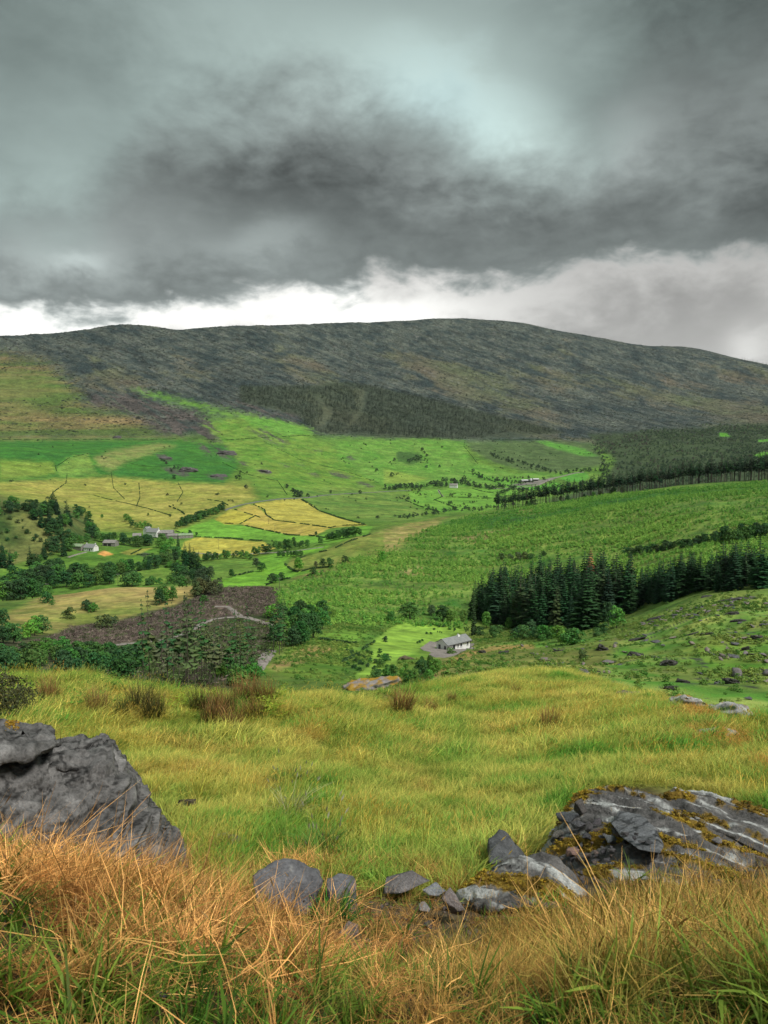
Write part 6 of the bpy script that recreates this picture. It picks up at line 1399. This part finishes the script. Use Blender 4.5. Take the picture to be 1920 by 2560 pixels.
for k in range(46):
    x, y = rt.uniform(1385, 1640), rt.uniform(2075, 2165)
    if y < 2040 + abs(x - 1480) * .35: continue
    stone((x, y), on_rock(x, y) - .022, rt.uniform(10, 26), rt.uniform(7, 14), 'small loose stone in the heap in front of the slab', None, None, 'small stones of the heap')
for (x, y, w_, h_, c_, lb) in ((1012, 2232, 120, 62, (.20, .185, .185), 'broad pinkish grey rock in the group right of centre'), (1082, 2240, 62, 42, (.28, .29, .31), 'pale blue-grey stone on top of the rock group right of centre'),
    (1060, 2275, 40, 26, (.36, .35, .35), 'small whitish stone in front of the rock group'), (1135, 2290, 96, 66, (.22, .19, .185), 'brown-grey block with pale left side at the right of the rock group'),
    (1072, 2318, 34, 26, (.13, .12, .13), 'dark stone at the foot of the brown-grey block'), (870, 2352, 64, 60, (.22, .18, .165), 'pinkish brown rock in a hollow under the dark green tuft'),
    (716, 2350, 34, 38, (.12, .115, .125), 'dark egg-shaped stone in the orange grass'), (1494, 2400, 52, 40, (.085, .085, .085), 'dark triangular stone in the straw grass at lower right'),
    (638, 2462, 20, 28, (.10, .10, .11), 'small dark oval pebble in the lower grass'), (590, 2110, 70, 38, (.17, .15, .16), 'flat purplish stone in the grass right of the big boulder'), (552, 2100 , 40, 24, (.2, .2, .21), 'flat grey stone lying at the front of the green shelf'),
    (470, 2020, 46, 34, (.07, .055, .045), 'dark brown stump-like rock in grass right of the big boulder'), (400, 2500, 60, 34, (.09, .09, .10), 'dark flat stone deep in the lower left grass'), (545, 2170 - 60, 30, 18, (.24, .24, .26), 'small grey slab chip near the flat purplish stone')):
    g_ = at(x, y + h_ * .25); stone((x, y), math.hypot(g_.x, g_.y), w_, h_, lb, None, c_)
# scree between the slab and the bank
_m = np.maximum(poly_mask([(620, 2250), (800, 2190), (1180, 2230), (1200, 2370), (1050, 2370), (900, 2290), (640, 2290)], 1, 4.2, 8, .2), poly_mask([(820, 2330), (900, 2310), (930, 2370), (900, 2420), (820, 2410)], 1, 4, 8, .2)) * .6
P, k = pick(_m + poly_mask([(1380, 2110), (1470, 2060), (1640, 2090), (1660, 2170), (1600, 2215), (1460, 2230), (1400, 2180), (1350, 2150)], 3.2, 5.2, 8, .2), density=420)
s = rs(len(P), .012, .055)
SCR = [stone_mesh(950 + k_, .6, ((.10, .10, .107), (.17, .15, .15), (.22, .18, .16))[k_ % 3], .3) for k_ in range(5)]
scatter('scree', P, np.stack([rs(len(P), -.5, .5), rs(len(P), -.5, .5), rs(len(P), 0, 6.3)], 1), np.stack([s, s, s], 1), rng.integers(0, 5, len(P)), np.ones((len(P), 3)), source('scree_source', SCR), kind='stuff')
# outcrops farther off
def outcrop(q, dmin, w_, h_, label, col=(.12, .12, .12), lich=.2, moss=0, seed=1, depth=1.2, mat=None, sink=.35):
    p = at(q[0], q[1], dmin); d = math.hypot(p.x, p.y); k = d / F; W, H = w_ * k, h_ * k
    r = np.random.default_rng(seed); ca, sa = math.cos(-math.atan2(p.x, p.y)), math.sin(-math.atan2(p.x, p.y)); P = []
    for _ in range(16):
        a = r.uniform(0, 6.283); e = r.uniform(-.35, 1); x = math.cos(a) * W * .5 * math.sqrt(1 - max(0, e) ** 2 * .6); y = math.sin(a) * W * .35 * depth
        P.append(Vector((p.x + x * ca - y * sa, p.y + x * sa + y * ca, ground(p.x + x * ca - y * sa, p.y + x * sa + y * ca) + e * H * r.uniform(.7, 1) - .1 * H)))
    P += [v - Vector((0, 0, H * sink)) for v in P[:6]]
    s_ = unit((r.uniform(-.3, .3), r.uniform(-.6, -.1), 1))
    me, o = hull_rock(P, max(W / 26, .03), lambda X, N: ledge(X, s_, H * .3, H * .12, seed) + H * .18 * fbm3(X / (W * .2), 4, seed), greyrock(col, seed, lich, moss, W * .12), mat or M_ROCKFAR)
    return add_rock('rock_outcrop', me, o, label)
outcrop((930, 1722), 12, 165, 42, 'low grey outcrop with orange lichen at the far edge of the grass shelf', (.24, .22, .22), .3, .52, 21, .8, M_ROCK)
outcrop((1730, 1768), 12, 121, 49, 'pale outcrop with orange moss near the right end of the shelf edge', (.30, .29, .28), .5, .45, 22, .9, M_ROCK)
outcrop((1800, 1795), 12, 141, 57, 'pale fluted rock spine running down at the right shelf edge', (.27, .26, .27), .5, .2, 23, .9, M_ROCK)
outcrop((1790, 1842), 10, 121, 22, 'thin whitish rock ledge in orange moss near the right edge', (.28, .27, .27), .5, .4, 24, .9, M_ROCK)
outcrop((1590, 1740), 12, 108, 22, 'dark flat rock breaking the turf on the right shelf', (.16, .13, .12), .1, .3, 25, .8, M_ROCK)
outcrop((250, 1752), 12, 36, 28, 'small grey rock between ferns at the left shelf edge', (.2, .19, .19), .3, .2, 26, .8, M_ROCK)
for n_, (x, y, w_, h_, lb) in enumerate(((1330, 668, 60, 16, 'dark wet rock face with a cave-like shadow on the right pasture'), (1395, 668, 60, 14, 'dark rock bench right of the cave-like rock'), (945, 735, 60, 34, 'dark bushy rock knob below the foot of the stand'), (1085, 760, 70, 26, 'grey rock ridge in the middle of the rough pasture'),
        (420, 748, 44, 18, 'small dark rock right of the bungalow'), (520, 748, 60, 14, 'flat dark rock on the dry slope right of the bungalow'), (755, 738, 60, 10, 'thin dark rock line on the dry slope'), (330, 782, 26, 16, 'tiny dark rock below the bungalow terrace'),
        (100, 775, 90, 26, 'mossy brown rock bank left of the bungalow drive'), (1230, 800, 80, 30, 'dark broken rock band low on the rough pasture'), (1490, 880, 80, 34, 'blocky dark rock near the lower right edge'), (1290, 875, 60, 22, 'shadowed rock below the broken band'),
        (920, 830, 36, 10, 'small dark rock on the near slope'), (1500, 520, 140, 12, 'long dark rock ledge high on the rough pasture'), (1390, 505, 50, 12, 'grey rock at the corner of the stand wing'), (1500, 580, 60, 18, 'dark rock step in the upper rough pasture'),
        (1530, 610, 70, 14, 'rock step at the right of the upper pasture'), (1100, 690, 90, 14, 'dark rock strip above the middle pasture'), (1170, 600, 80, 10, 'thin rock strip under the stand wing'), (1610, 690, 60, 24, 'dark crag near the right edge of the pasture'), (1240, 885 + 20, 70, 20, 'dark rock lying above the orange turf'), (1560, 735, 40, 20, 'small crag in the bright pasture'), (680, 778, 20, 12, 'dot-like dark rock on the near brow'), (640, 752, 30, 8, 'small rock on the near dry brow'))):
    q = Zb(x, y); outcrop(q, 50, w_ / 1.728, h_ / 1.728, lb, (.062, .06, .055) if n_ != 8 else (.12, .10, .06), .12, .15, 40 + n_, .7)
for n_, (x, y, w_, h_, lb) in enumerate(((715, 635, 60, 20, 'grey crag on the lush slope'), (815, 690, 90, 26, 'wide purple-grey crag on the left slope'), (945, 712, 80, 18, 'dark crag right of the wide one'), (980, 615, 90, 24, 'crag at the tip of the long rock finger'), (505, 545, 40, 12, 'small pale crag on the straight wall'), (1145, 692, 60, 14, 'small crag on the middle slope'))):
    outcrop(Zc(x, y), 900, w_ / 1.728, h_ / 1.728, lb, (.11, .10, .10), .1, 0, 70 + n_, .6)
pr = poly_mask([(1300, 1620), (1560, 1590), (1700, 1510), (2300, 1440), (2300, 1900), (1500, 1880), (1420, 1700)], 7.6, 12.2, 12) * (.05 + sstep(.1, .4, nB + nA))
P, k = pick(pr, 380); s = rs(len(P), .4, 2.0)
scatter('pasture_stones', P, np.stack([rs(len(P), -.3, .3), rs(len(P), -.3, .3), rs(len(P), 0, 6.3)], 1), np.stack([s * 1.5, s, s * rs(len(P), .4, .9)], 1), rng.integers(0, 5, len(P)), np.ones((len(P), 3)), bpy.data.collections['scree_source'], kind='stuff')
# moss cushions over the slabs
MP = np.concatenate([p for p, n in MOSSY]); MN = np.concatenate([n for p, n in MOSSY]); u = MN[:, 2] > .15; MP = MP[u]
sel = rng.choice(len(MP), min(2600, len(MP)), replace=False); MP = MP[sel]
MB = [crown_mesh('moss', 840 + k_, h=.05, wd=.07, base=-.02, blobs=3, per=9, leaf=.018, mat=M_LEAFI) for k_ in range(3)]
s = rs(len(MP), .4, .95)
scatter('slab_moss', MP, np.stack([s * 0, s * 0, rs(len(MP), 0, 6.3)], 1), np.stack([s, s, s * .7], 1), rng.integers(0, 3, len(MP)), mixn((.13, .08, .012), (.42, .29, .03), .45 + 1.1 * fbm(MP[:, 0] / .35, MP[:, 1] / .35, 3, 88) + .25 * rng.normal(size=len(MP))), source('moss_source', MB), kind='stuff')
print('rocks', round(time.time() - T0, 1))
# ------------------------------------------------------------------ grass
def blades(n, h, rad, wd, bend, seed, base_c, tip_c, lean=(0, 0), seg=4, flop=0.0, jit=.25):
    r = np.random.default_rng(seed); V = []; Q = []; Cc = []
    a = r.uniform(0, 6.283, n); rr = rad * np.sqrt(r.uniform(0, 1, n)); bx_, by_ = rr * np.cos(a), rr * np.sin(a)
    hh = h * r.uniform(.45, 1.1, n); da = a + r.normal(size=n) * .9; bn = bend * r.uniform(.3, 1.5, n); w_ = wd * r.uniform(.6, 1.3, n)
    t = np.linspace(0, 1, seg + 1)
    side = np.stack([-np.sin(da + r.normal(size=n) * .6), np.cos(da), 0 * da], 1)
    tw = r.normal(size=(n, 2)) * flop
    P = []
    for k in t:
        x = bx_ + (np.cos(da) * bn * k ** 1.8 + lean[0] * k ** 1.5 + tw[:, 0] * math.sin(k * 4.5)) * hh
        y = by_ + (np.sin(da) * bn * k ** 1.8 + lean[1] * k ** 1.5 + tw[:, 1] * math.sin(k * 4.5)) * hh
        z = hh * (k - .42 * np.minimum(bn, 1.8) * k ** 2.2) - .02
        P.append(np.stack([x, y, z], 1))
    wk = [1 - .55 * k ** 2 if k < 1 else .12 for k in t]
    for i, k in enumerate(t):
        V.append(P[i] - side * (w_ * wk[i] * .5)[:, None]); V.append(P[i] + side * (w_ * wk[i] * .5)[:, None])
    V = np.stack(V, 1).reshape(-1, 3); m = 2 * (seg + 1)
    Q = np.concatenate([np.arange(n)[:, None] * m + np.array([[2 * i, 2 * i + 1, 2 * i + 3, 2 * i + 2]]) for i in range(seg)])
    f = np.repeat(t, 2)[None, :, None]; pb = (1 + jit * r.normal(size=(n, 1, 1))).clip(.4, 1.8); mixr = np.clip(f * 1.1 + .35 * r.normal(size=(n, 1, 1)), 0, 1)
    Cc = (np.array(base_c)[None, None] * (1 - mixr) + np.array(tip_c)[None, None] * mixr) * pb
    return V, Q, Cc.reshape(-1, 3)
def heads(n, h, rad, seed, col, stem_c, lean=(.15, 0), hl=.06, hw=.010, bend=.25):
    """thin stems that end in a narrow seed head"""
    V, Q, c = blades(n, h, rad, .0028, bend, seed, stem_c, stem_c, lean, 4)
    m = 10; tips = V.reshape(n, m, 3)[:, -1]; prev = V.reshape(n, m, 3)[:, -3]; d = tips - prev; d /= np.linalg.norm(d, axis=1, keepdims=True) + 1e-9
    s1 = np.cross(d, np.array([0, 1.0, 0.1])); s1 /= np.linalg.norm(s1, axis=1, keepdims=True) + 1e-9; s2 = np.cross(d, s1); W = []; QQ = []
    for i in range(n):
        for s_ in (s1[i], s2[i]):
            k = len(W); W += [tips[i] - d[i] * hl * .2, tips[i] + d[i] * hl * .35 + s_ * hw, tips[i] + d[i] * hl, tips[i] + d[i] * hl * .35 - s_ * hw]; QQ.append((k, k + 1, k + 2, k + 3))
    W = np.array(W); QQ = np.array(QQ) + len(V)
    return np.concatenate([V, W]), np.concatenate([Q, QQ]), np.concatenate([c, np.tile(np.array(col), (len(W), 1))])
def tuft(name, parts, mat=None):
    V = []; Q = []; c = []; o = 0
    for v, q, k in parts: V.append(v); Q.append(q + o); c.append(k); o += len(v)
    me = mesh_np(name, np.concatenate(V), np.concatenate(Q), mat or M_GRASS, False); set_col(me, 'Col', np.clip(np.concatenate(c), .02, 3)); return me
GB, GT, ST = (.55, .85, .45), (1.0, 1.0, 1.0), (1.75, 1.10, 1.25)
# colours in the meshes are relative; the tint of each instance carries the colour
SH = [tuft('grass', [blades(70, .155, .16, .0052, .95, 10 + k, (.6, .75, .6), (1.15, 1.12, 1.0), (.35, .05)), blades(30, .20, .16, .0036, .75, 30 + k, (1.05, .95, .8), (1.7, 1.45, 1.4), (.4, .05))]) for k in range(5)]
SHF = [tuft('grass', [blades(60, .23, .24, .010, .95, 50 + k, (.6, .75, .6), (1.15, 1.12, 1.0), (.35, .05), 3), blades(26, .30, .24, .008, .7, 60 + k, (1.1, 1.0, .8), (1.75, 1.5, 1.4), (.4, .05), 3)]) for k in range(4)]
SHS = [tuft('grass', [blades(20, .30, .16, .005, .6, 80 + k, (.9, .8, .6), (1.5, 1.2, 1.0), (.3, 0)), heads(12, .42, .16, 90 + k, (1.7, 1.25, 1.1), (1.2, 1.1, .8), (.25, 0), .05, .004)]) for k in range(3)]
shelf = sstep(3.7, 4.2, tt) * (1 - sstep(7.35, 7.6, tt)) * (1 - poly_mask([(1180, 2240), (1235, 2150), (1340, 2130), (1440, 2000), (1500, 1965), (1680, 1965), (1780, 1985), (2100, 2080), (2100, 2230), (1180, 2290)], 3.5, 5.6, 10, .2)) * (1 - .9 * poly_mask([(1640, 1748), (1690, 1738), (1780, 1752), (1850, 1790), (1860, 1822), (1780, 1815), (1700, 1785)], 5, 8, 6, .3)) * (1 - .9 * poly_mask([(840, 1745), (850, 1715), (1010, 1715), (1030, 1745), (940, 1760)], 5, 8, 5, .3)) * (1 - poly_mask([(-300, 1880), (250, 1850), (300, 1900), (470, 2130), (470, 2250), (-300, 2260)], 3.5, 5.3, 6, .2))
def shelf_tint(P, extra=0):
    x, y = P[:, 0], P[:, 1]
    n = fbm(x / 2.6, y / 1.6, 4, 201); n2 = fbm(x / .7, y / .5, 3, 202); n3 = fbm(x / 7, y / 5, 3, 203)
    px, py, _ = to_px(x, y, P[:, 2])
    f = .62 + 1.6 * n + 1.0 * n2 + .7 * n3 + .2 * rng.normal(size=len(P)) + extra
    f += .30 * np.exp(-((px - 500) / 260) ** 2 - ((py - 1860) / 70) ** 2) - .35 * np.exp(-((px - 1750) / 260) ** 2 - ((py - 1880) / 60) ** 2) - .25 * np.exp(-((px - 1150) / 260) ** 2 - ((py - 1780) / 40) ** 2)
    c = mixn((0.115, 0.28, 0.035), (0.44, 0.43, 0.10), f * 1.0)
    orange = sstep(.16, .40, fbm(x / 1.1, y / 1.1, 3, 205) + .1 * rng.normal(size=len(P)))[:, None] * .5
    dk_ = 1.05 - .55 * sstep(.12, .4, fbm(x / 1.5 + 9, y / .8, 3, 207))[:, None] * np.array([1, .6, 1])
    return (c * (1 - orange) + np.array((0.42, 0.26, 0.075)) * orange) * dk_
def plant(name, mask, dens, meshes, tintf, smin, smax, tilt=.15, hmul=None):
    P, k = pick(mask, density=dens)
    s = rs(len(P), smin, smax)
    if hmul is not None: s = s * hmul(P)
    scatter(name, P, np.stack([rs(len(P), -tilt, tilt), rs(len(P), -tilt, tilt), rs(len(P), -1.5, 1.5)], 1), np.stack([s, s, s], 1), rng.integers(0, len(meshes), len(P)), tintf(P), source(name + '_source', meshes), kind='stuff')
    return len(P)
dist_ = DD
inview = (PX > -380) & (PX < 2300)
def tall(P): return .95 + .75 * fbm(P[:, 0] / 1.8, P[:, 1] / 1.4, 3, 211)
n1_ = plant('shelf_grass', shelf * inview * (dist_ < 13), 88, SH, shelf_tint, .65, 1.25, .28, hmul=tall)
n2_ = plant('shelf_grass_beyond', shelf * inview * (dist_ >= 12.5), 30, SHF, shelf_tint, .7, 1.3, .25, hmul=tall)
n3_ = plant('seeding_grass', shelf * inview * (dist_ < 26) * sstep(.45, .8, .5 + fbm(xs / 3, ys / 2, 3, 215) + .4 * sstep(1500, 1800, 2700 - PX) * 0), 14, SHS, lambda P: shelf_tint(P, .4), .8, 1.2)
print('shelf', n1_, n2_, n3_, round(time.time() - T0, 1))
# bank at the viewer's feet: tangles of dead orange grass, green blades between, tall stems
TG = [tuft('dead_grass', [blades(44, .19, .10, .0044, 1.7, 110 + k, (.55, .45, .35), (1.3, 1.2, 1.1), (.25 * math.cos(k * 1.1), .25 * math.sin(k * 1.1)), 5, .34, .5)]) for k in range(6)]
CENTRE = 1 - .82 * np.maximum(np.maximum(poly_mask([(600, 2250), (640, 2170), (740, 2130), (830, 2170), (910, 2190), (900, 2265), (640, 2290)], 1, 4, 8, .2), poly_mask([(930, 2260), (970, 2200), (1110, 2200), (1190, 2250), (1200, 2370), (1060, 2370), (950, 2310)], 1, 4, 8, .2)), np.maximum(poly_mask([(820, 2330), (900, 2310), (930, 2370), (900, 2420), (820, 2410)], 1, 4, 8, .2), poly_mask([(690, 2330), (740, 2325), (750, 2390), (700, 2400)], 1, 4, 6, .2)))
GR = [tuft('green_grass', [blades(26, .22, .07, .0095, .9, 130 + k, (.6, .75, .5), (1.1, 1.1, 1.0), (.1, 0), 5)]) for k in range(4)]
TL = [tuft('straw_grass', [blades(40, .27, .08, .0034, .7, 150 + k, (.6, .7, .5), (1.25, 1.1, 1.0), (.28, .1), 5, .1, .35), heads(3, .40, .08, 160 + k, (1.0, .8, .7), (.9, .9, .7), (.3, .05), .045, .0028)]) for k in range(5)]
bankm = sstep(1.25, 1.5, tt) * (1 - sstep(4.15, 4.5, tt)) * inview
right = sstep(950, 1250, PX)
lowl = sstep(0, 1, ((PY - 2330) / 170 + (350 - PX) / 800 * .4).clip(0, 1))
rockm = (1 - poly_mask([(1130, 2310), (1180, 2200), (1330, 2140), (1440, 2010), (1560, 1960), (1700, 1980), (2100, 2100), (2100, 2240), (1800, 2250), (1640, 2240), (1560, 2230), (1450, 2300)], 2.7, 5.6, 10, .2) * .95) * CENTRE
def short(P):
    px, py, _ = to_px(P[:, 0], P[:, 1], P[:, 2]); return (1 + .5 * fbm(P[:, 0] / .5, P[:, 1] / .5, 3, 241)) * (1 - .30 * np.exp(-((px - 1050) / 380) ** 2)) * (1 + .15 * sstep(2330, 2520, py) * sstep(1200, 1700, px))
def orange_t(P):
    x, y = P[:, 0], P[:, 1]; px, py, _ = to_px(x, y, P[:, 2])
    n = fbm(x / .45, y / .45, 4, 221) + .18 * rng.normal(size=len(P)); c = mixn((0.34, 0.17, 0.05), (0.95, 0.58, 0.22), .5 + 1.3 * n)
    rg = sstep(900, 1300, px)[:, None] * .55; c = c * (1 - rg) + np.array((0.38, 0.27, 0.085)) * rg
    g_ = sstep(.25, .5, fbm(x / .6 + 5, y / .6, 3, 223))[:, None] * .5; return c * (1 - g_) + np.array((.22, .20, .05)) * g_
def green_t(P):
    n = fbm(P[:, 0] / .6, P[:, 1] / .6, 3, 225) + .25 * rng.normal(size=len(P)); return mixn((0.05, 0.13, 0.012), (0.20, 0.28, 0.04), .5 + n)
def straw_t(P):
    n = fbm(P[:, 0] / .7, P[:, 1] / .7, 3, 227) + .3 * rng.normal(size=len(P)); return mixn((0.22, 0.24, 0.05), (0.60, 0.38, 0.12), .55 + 1.2 * n)
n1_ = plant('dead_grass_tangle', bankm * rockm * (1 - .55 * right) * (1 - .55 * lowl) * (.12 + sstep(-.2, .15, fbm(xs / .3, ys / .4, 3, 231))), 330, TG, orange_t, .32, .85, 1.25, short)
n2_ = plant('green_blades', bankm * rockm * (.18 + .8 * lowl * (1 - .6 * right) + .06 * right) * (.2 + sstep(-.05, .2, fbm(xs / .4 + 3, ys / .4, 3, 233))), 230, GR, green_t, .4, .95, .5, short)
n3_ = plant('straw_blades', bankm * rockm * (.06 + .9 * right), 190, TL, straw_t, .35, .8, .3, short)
print('bank', n1_, n2_, n3_, round(time.time() - T0, 1))
# transition behind the bank crest
# tall single stems
STM = [tuft('stem', [heads(1, .62, .01, 180 + k, (1.0, .9, .8), (.9, .85, .7), (.25 * (1 if k % 2 else -.6), 0), .06, .0035, .3)]) for k in range(5)]
P, k = pick(bankm * rockm, n=240); s = rs(len(P), .4, .8)
scatter('seed_stems', P, np.stack([rs(len(P), -.3, .3), rs(len(P), -.3, .3), rs(len(P), 0, 6.3)], 1), np.stack([s, s, s], 1), rng.integers(0, 5, len(P)), mixn((.16, .09, .035), (.58, .42, .20), rng.random(len(P))), source('stem_source', STM), kind='stuff')
# ------------------------------------------------------------------ single plants one can pick out
M_GRASSO = leaf_mat('tuft_blades', False, .6, .25)
def single(name, parts, q, label, cat, sc_=1.0, dmin=1, rot=0.0, col=(1, 1, 1)):
    me = tuft(name, parts, M_GRASSO); p = at(q[0], q[1], dmin); o = link(name, me, loc=p, label=label, category=cat); o.scale = (sc_,) * 3; o.rotation_euler = (0, 0, rot); o.color = tuple(col) + (1,)
def rush(seed, n=260, h=.75, rad=.2): return [blades(n, h, rad, .008, .33, seed, (.06, .10, .025), (.34, .20, .085), (.10, 0), 4), blades(n // 2, h * .7, rad, .008, .5, seed + 1, (.03, .06, .015), (.10, .14, .04), (.1, 0), 4)]
for n_, (x, y, sc_, lb) in enumerate(((1003, 1792, 1.0, 'tall brown rush tuft standing alone in the middle of the shelf edge'), (1372, 1832, .75, 'small orange-brown rush tuft in the green grass right of centre'), (352, 1790, .95, 'dark rush tuft at the left of the shelf edge'), (385, 1805, .8, 'pale dead rush tuft right of the dark one'),
        (560, 1795, .95, 'broad brown rush tuft left of the yellow fern'), (610, 1770, .95, 'brown rush tuft on the brow behind the ferns'), (660, 1768, .9, 'brown rush tuft at the right end of the brow'), (585, 1830, .7, 'low rush tuft in front of the broad brown one'), (245, 1790, .7, 'small rush tuft among the left ferns'), (1075, 1790, .6, 'low pale rush tuft right of the lone one'), (500, 1782, .75, 'rusty rush tuft between the dark tuft and the broad brown one'), (528, 1815, .8, 'thin rush tuft low in front of the yellow ferns'), (635, 1805, .75, 'grassy rush tuft below the right end of the brow'), (300, 1800, .6, 'short rush tuft left of the dark tuft'), (120, 1760, .7, 'rush tuft on the left hummock above the boulder'), (1130, 1760, .5, 'small straw tuft on the brow right of centre'), (1290, 1740, .55, 'straw tuft on the crest above the rough pasture'))):
    single('rush_tuft', rush(300 + n_ * 3), (x, y), lb, 'rush', sc_ * 1.25, 8, rt.uniform(0, 6), (1.15, 1.0, .9) if 'dark' not in lb else (.45, .6, .5))
for n_, (x, y, h, n, lb, c) in enumerate(((800, 2150, .34, 240, 'dark green leafy tussock behind the centre boulder', (.10, .22, .035)), (825, 2310, .20, 200, 'bright dark green grass tuft above the pinkish brown rock', (.035, .16, .015)), (730, 1990 + 60, .5, 70, 'tall pale stalks with grey seed heads right of the big boulder', (.34, .34, .16)), (1385, 2300, .16, 120, 'small green tuft in the straw grass below the outcrop', (.07, .20, .02)), (715, 1965, .30, 200, 'green tussock leaning against the flank of the big boulder', (.07, .19, .02)))):
    single('grass_tussock', [blades(n, h, .13, .008, .75, 400 + n_, tuple(v * .5 for v in c), tuple(v * 1.3 for v in c), (.05, 0), 5)] + ([heads(16, h * 1.6, .15, 420 + n_, (.42, .42, .28), (.30, .32, .12), (.1, 0), .06, .008)] if n_ in (0, 2) else []), (x, y), lb, 'grass tuft')
# ferns
def fern(seed, n=12, h=.55):
    r = np.random.default_rng(seed); cs = []; ns = []; sz = []
    for k in range(n):
        a = k * 6.283 / n + r.normal() * .2; l = h * r.uniform(.7, 1.15)
        for j in range(9):
            f = (j + 1) / 9; c = np.array([math.cos(a) * l * f * .8, math.sin(a) * l * f * .8, l * (f * 1.0 - .55 * f * f)])
            for sg in (-1, 1):
                wv = .16 * l * (1 - f * .85); cs.append(c + np.array([-math.sin(a), math.cos(a), 0]) * sg * wv); ns.append([r.normal() * .3, r.normal() * .3, 1]); sz.append(wv * 1.7)
    V, Q = cards(np.array(cs), np.array(ns), np.array(sz), .45, r, .1); b_ = np.repeat(r.uniform(.7, 1.4, len(cs)), 4)
    return V, Q, np.stack([b_, b_, b_], 1)
fr = random.Random(5)
for n_ in range(34):
    x, y = ((fr.uniform(150, 330), fr.uniform(1725, 1790)), (fr.uniform(430, 560), fr.uniform(1752, 1778)), (fr.uniform(610, 700), fr.uniform(1750, 1800)))[n_ % 3]
    single('fern', [fern(500 + n_)], (x, y), ('bracken fern in the green patch at the left shelf edge', 'yellow-green bracken fern between the rush tufts', 'bright bracken fern at the right end of the tufted brow')[n_ % 3], 'fern', fr.uniform(.8, 1.35), 8, fr.uniform(0, 6), (.13, .25, .03) if n_ % 3 == 0 else (.24, .32, .03))
    C.objects[-1]['group'] = ('ferns at the left shelf edge', 'ferns between the rush tufts', 'ferns at the right of the brow')[n_ % 3]
for n_, (x, y, lb) in enumerate(((790, 1775, 'low yellow fern on the shelf turf'), (700, 1795, 'tiny yellow fern in front of the brow'), (850, 1785, 'small yellow-green fern near the lone rush tuft'))):
    single('fern', [fern(560 + n_)], (x, y), lb, 'fern', .6, 8, 0, (.26, .33, .03))
GORSE = crown_mesh('gorse_bush', 990, h=1.0, wd=1.3, base=-.1, blobs=14, per=160, leaf=.05)
for (x, y, h, lb) in ((-10, 1815, .95, 'dark brown-green gorse bush at the left edge of the shelf'), (50, 1795, .6, 'smaller gorse bush beside the dark one')):
    o = link('gorse_bush', GORSE, loc=at(x, y, 9), label=lb, category='bush'); o.scale = (h,) * 3; o.color = (.07, .075, .03, 1)
# orange turf round the right outcrops and on the hummock
P, k = pick(poly_mask([(1660, 1735), (1800, 1760), (1900, 1830), (2000, 1880), (2000, 1960), (1850, 1900), (1700, 1850), (1640, 1790)], 5.5, 8, 8), density=40)
s = rs(len(P), .45, .9)
scatter('orange_turf', P, np.stack([s * 0, s * 0, rs(len(P), 0, 6.3)], 1), np.stack([s, s, s * .8], 1), rng.integers(0, 4, len(P)), mixn((.34, .17, .035), (.50, .32, .08), rng.random(len(P))), source('turf_source', SHF), kind='stuff')

rank_labels()
print('done', round(time.time() - T0, 1))
# ------------------------------------------------------------------ the air of the valley
def haze(density):
    bm = bmesh.new(); lo = float(zs.min()) + EYE[2] - 2
    box(bm, -13500, 13500, -13500, 13500, lo, float(max(zs.max() + EYE[2], 100)) + 60)
    m = bpy.data.materials.new('haze'); m.use_nodes = True; n = m.node_tree; n.nodes.clear()
    o = n.nodes.new('ShaderNodeOutputMaterial'); v = n.nodes.new('ShaderNodeVolumePrincipled')
    v.inputs['Color'].default_value = (.82, .93, 1.0, 1); v.inputs['Density'].default_value = density; v.inputs['Anisotropy'].default_value = .2
    n.links.new(v.outputs[0], o.inputs['Volume'])
    link('haze', bm_mesh('haze', bm, m), kind='stuff')
haze(0.00002)
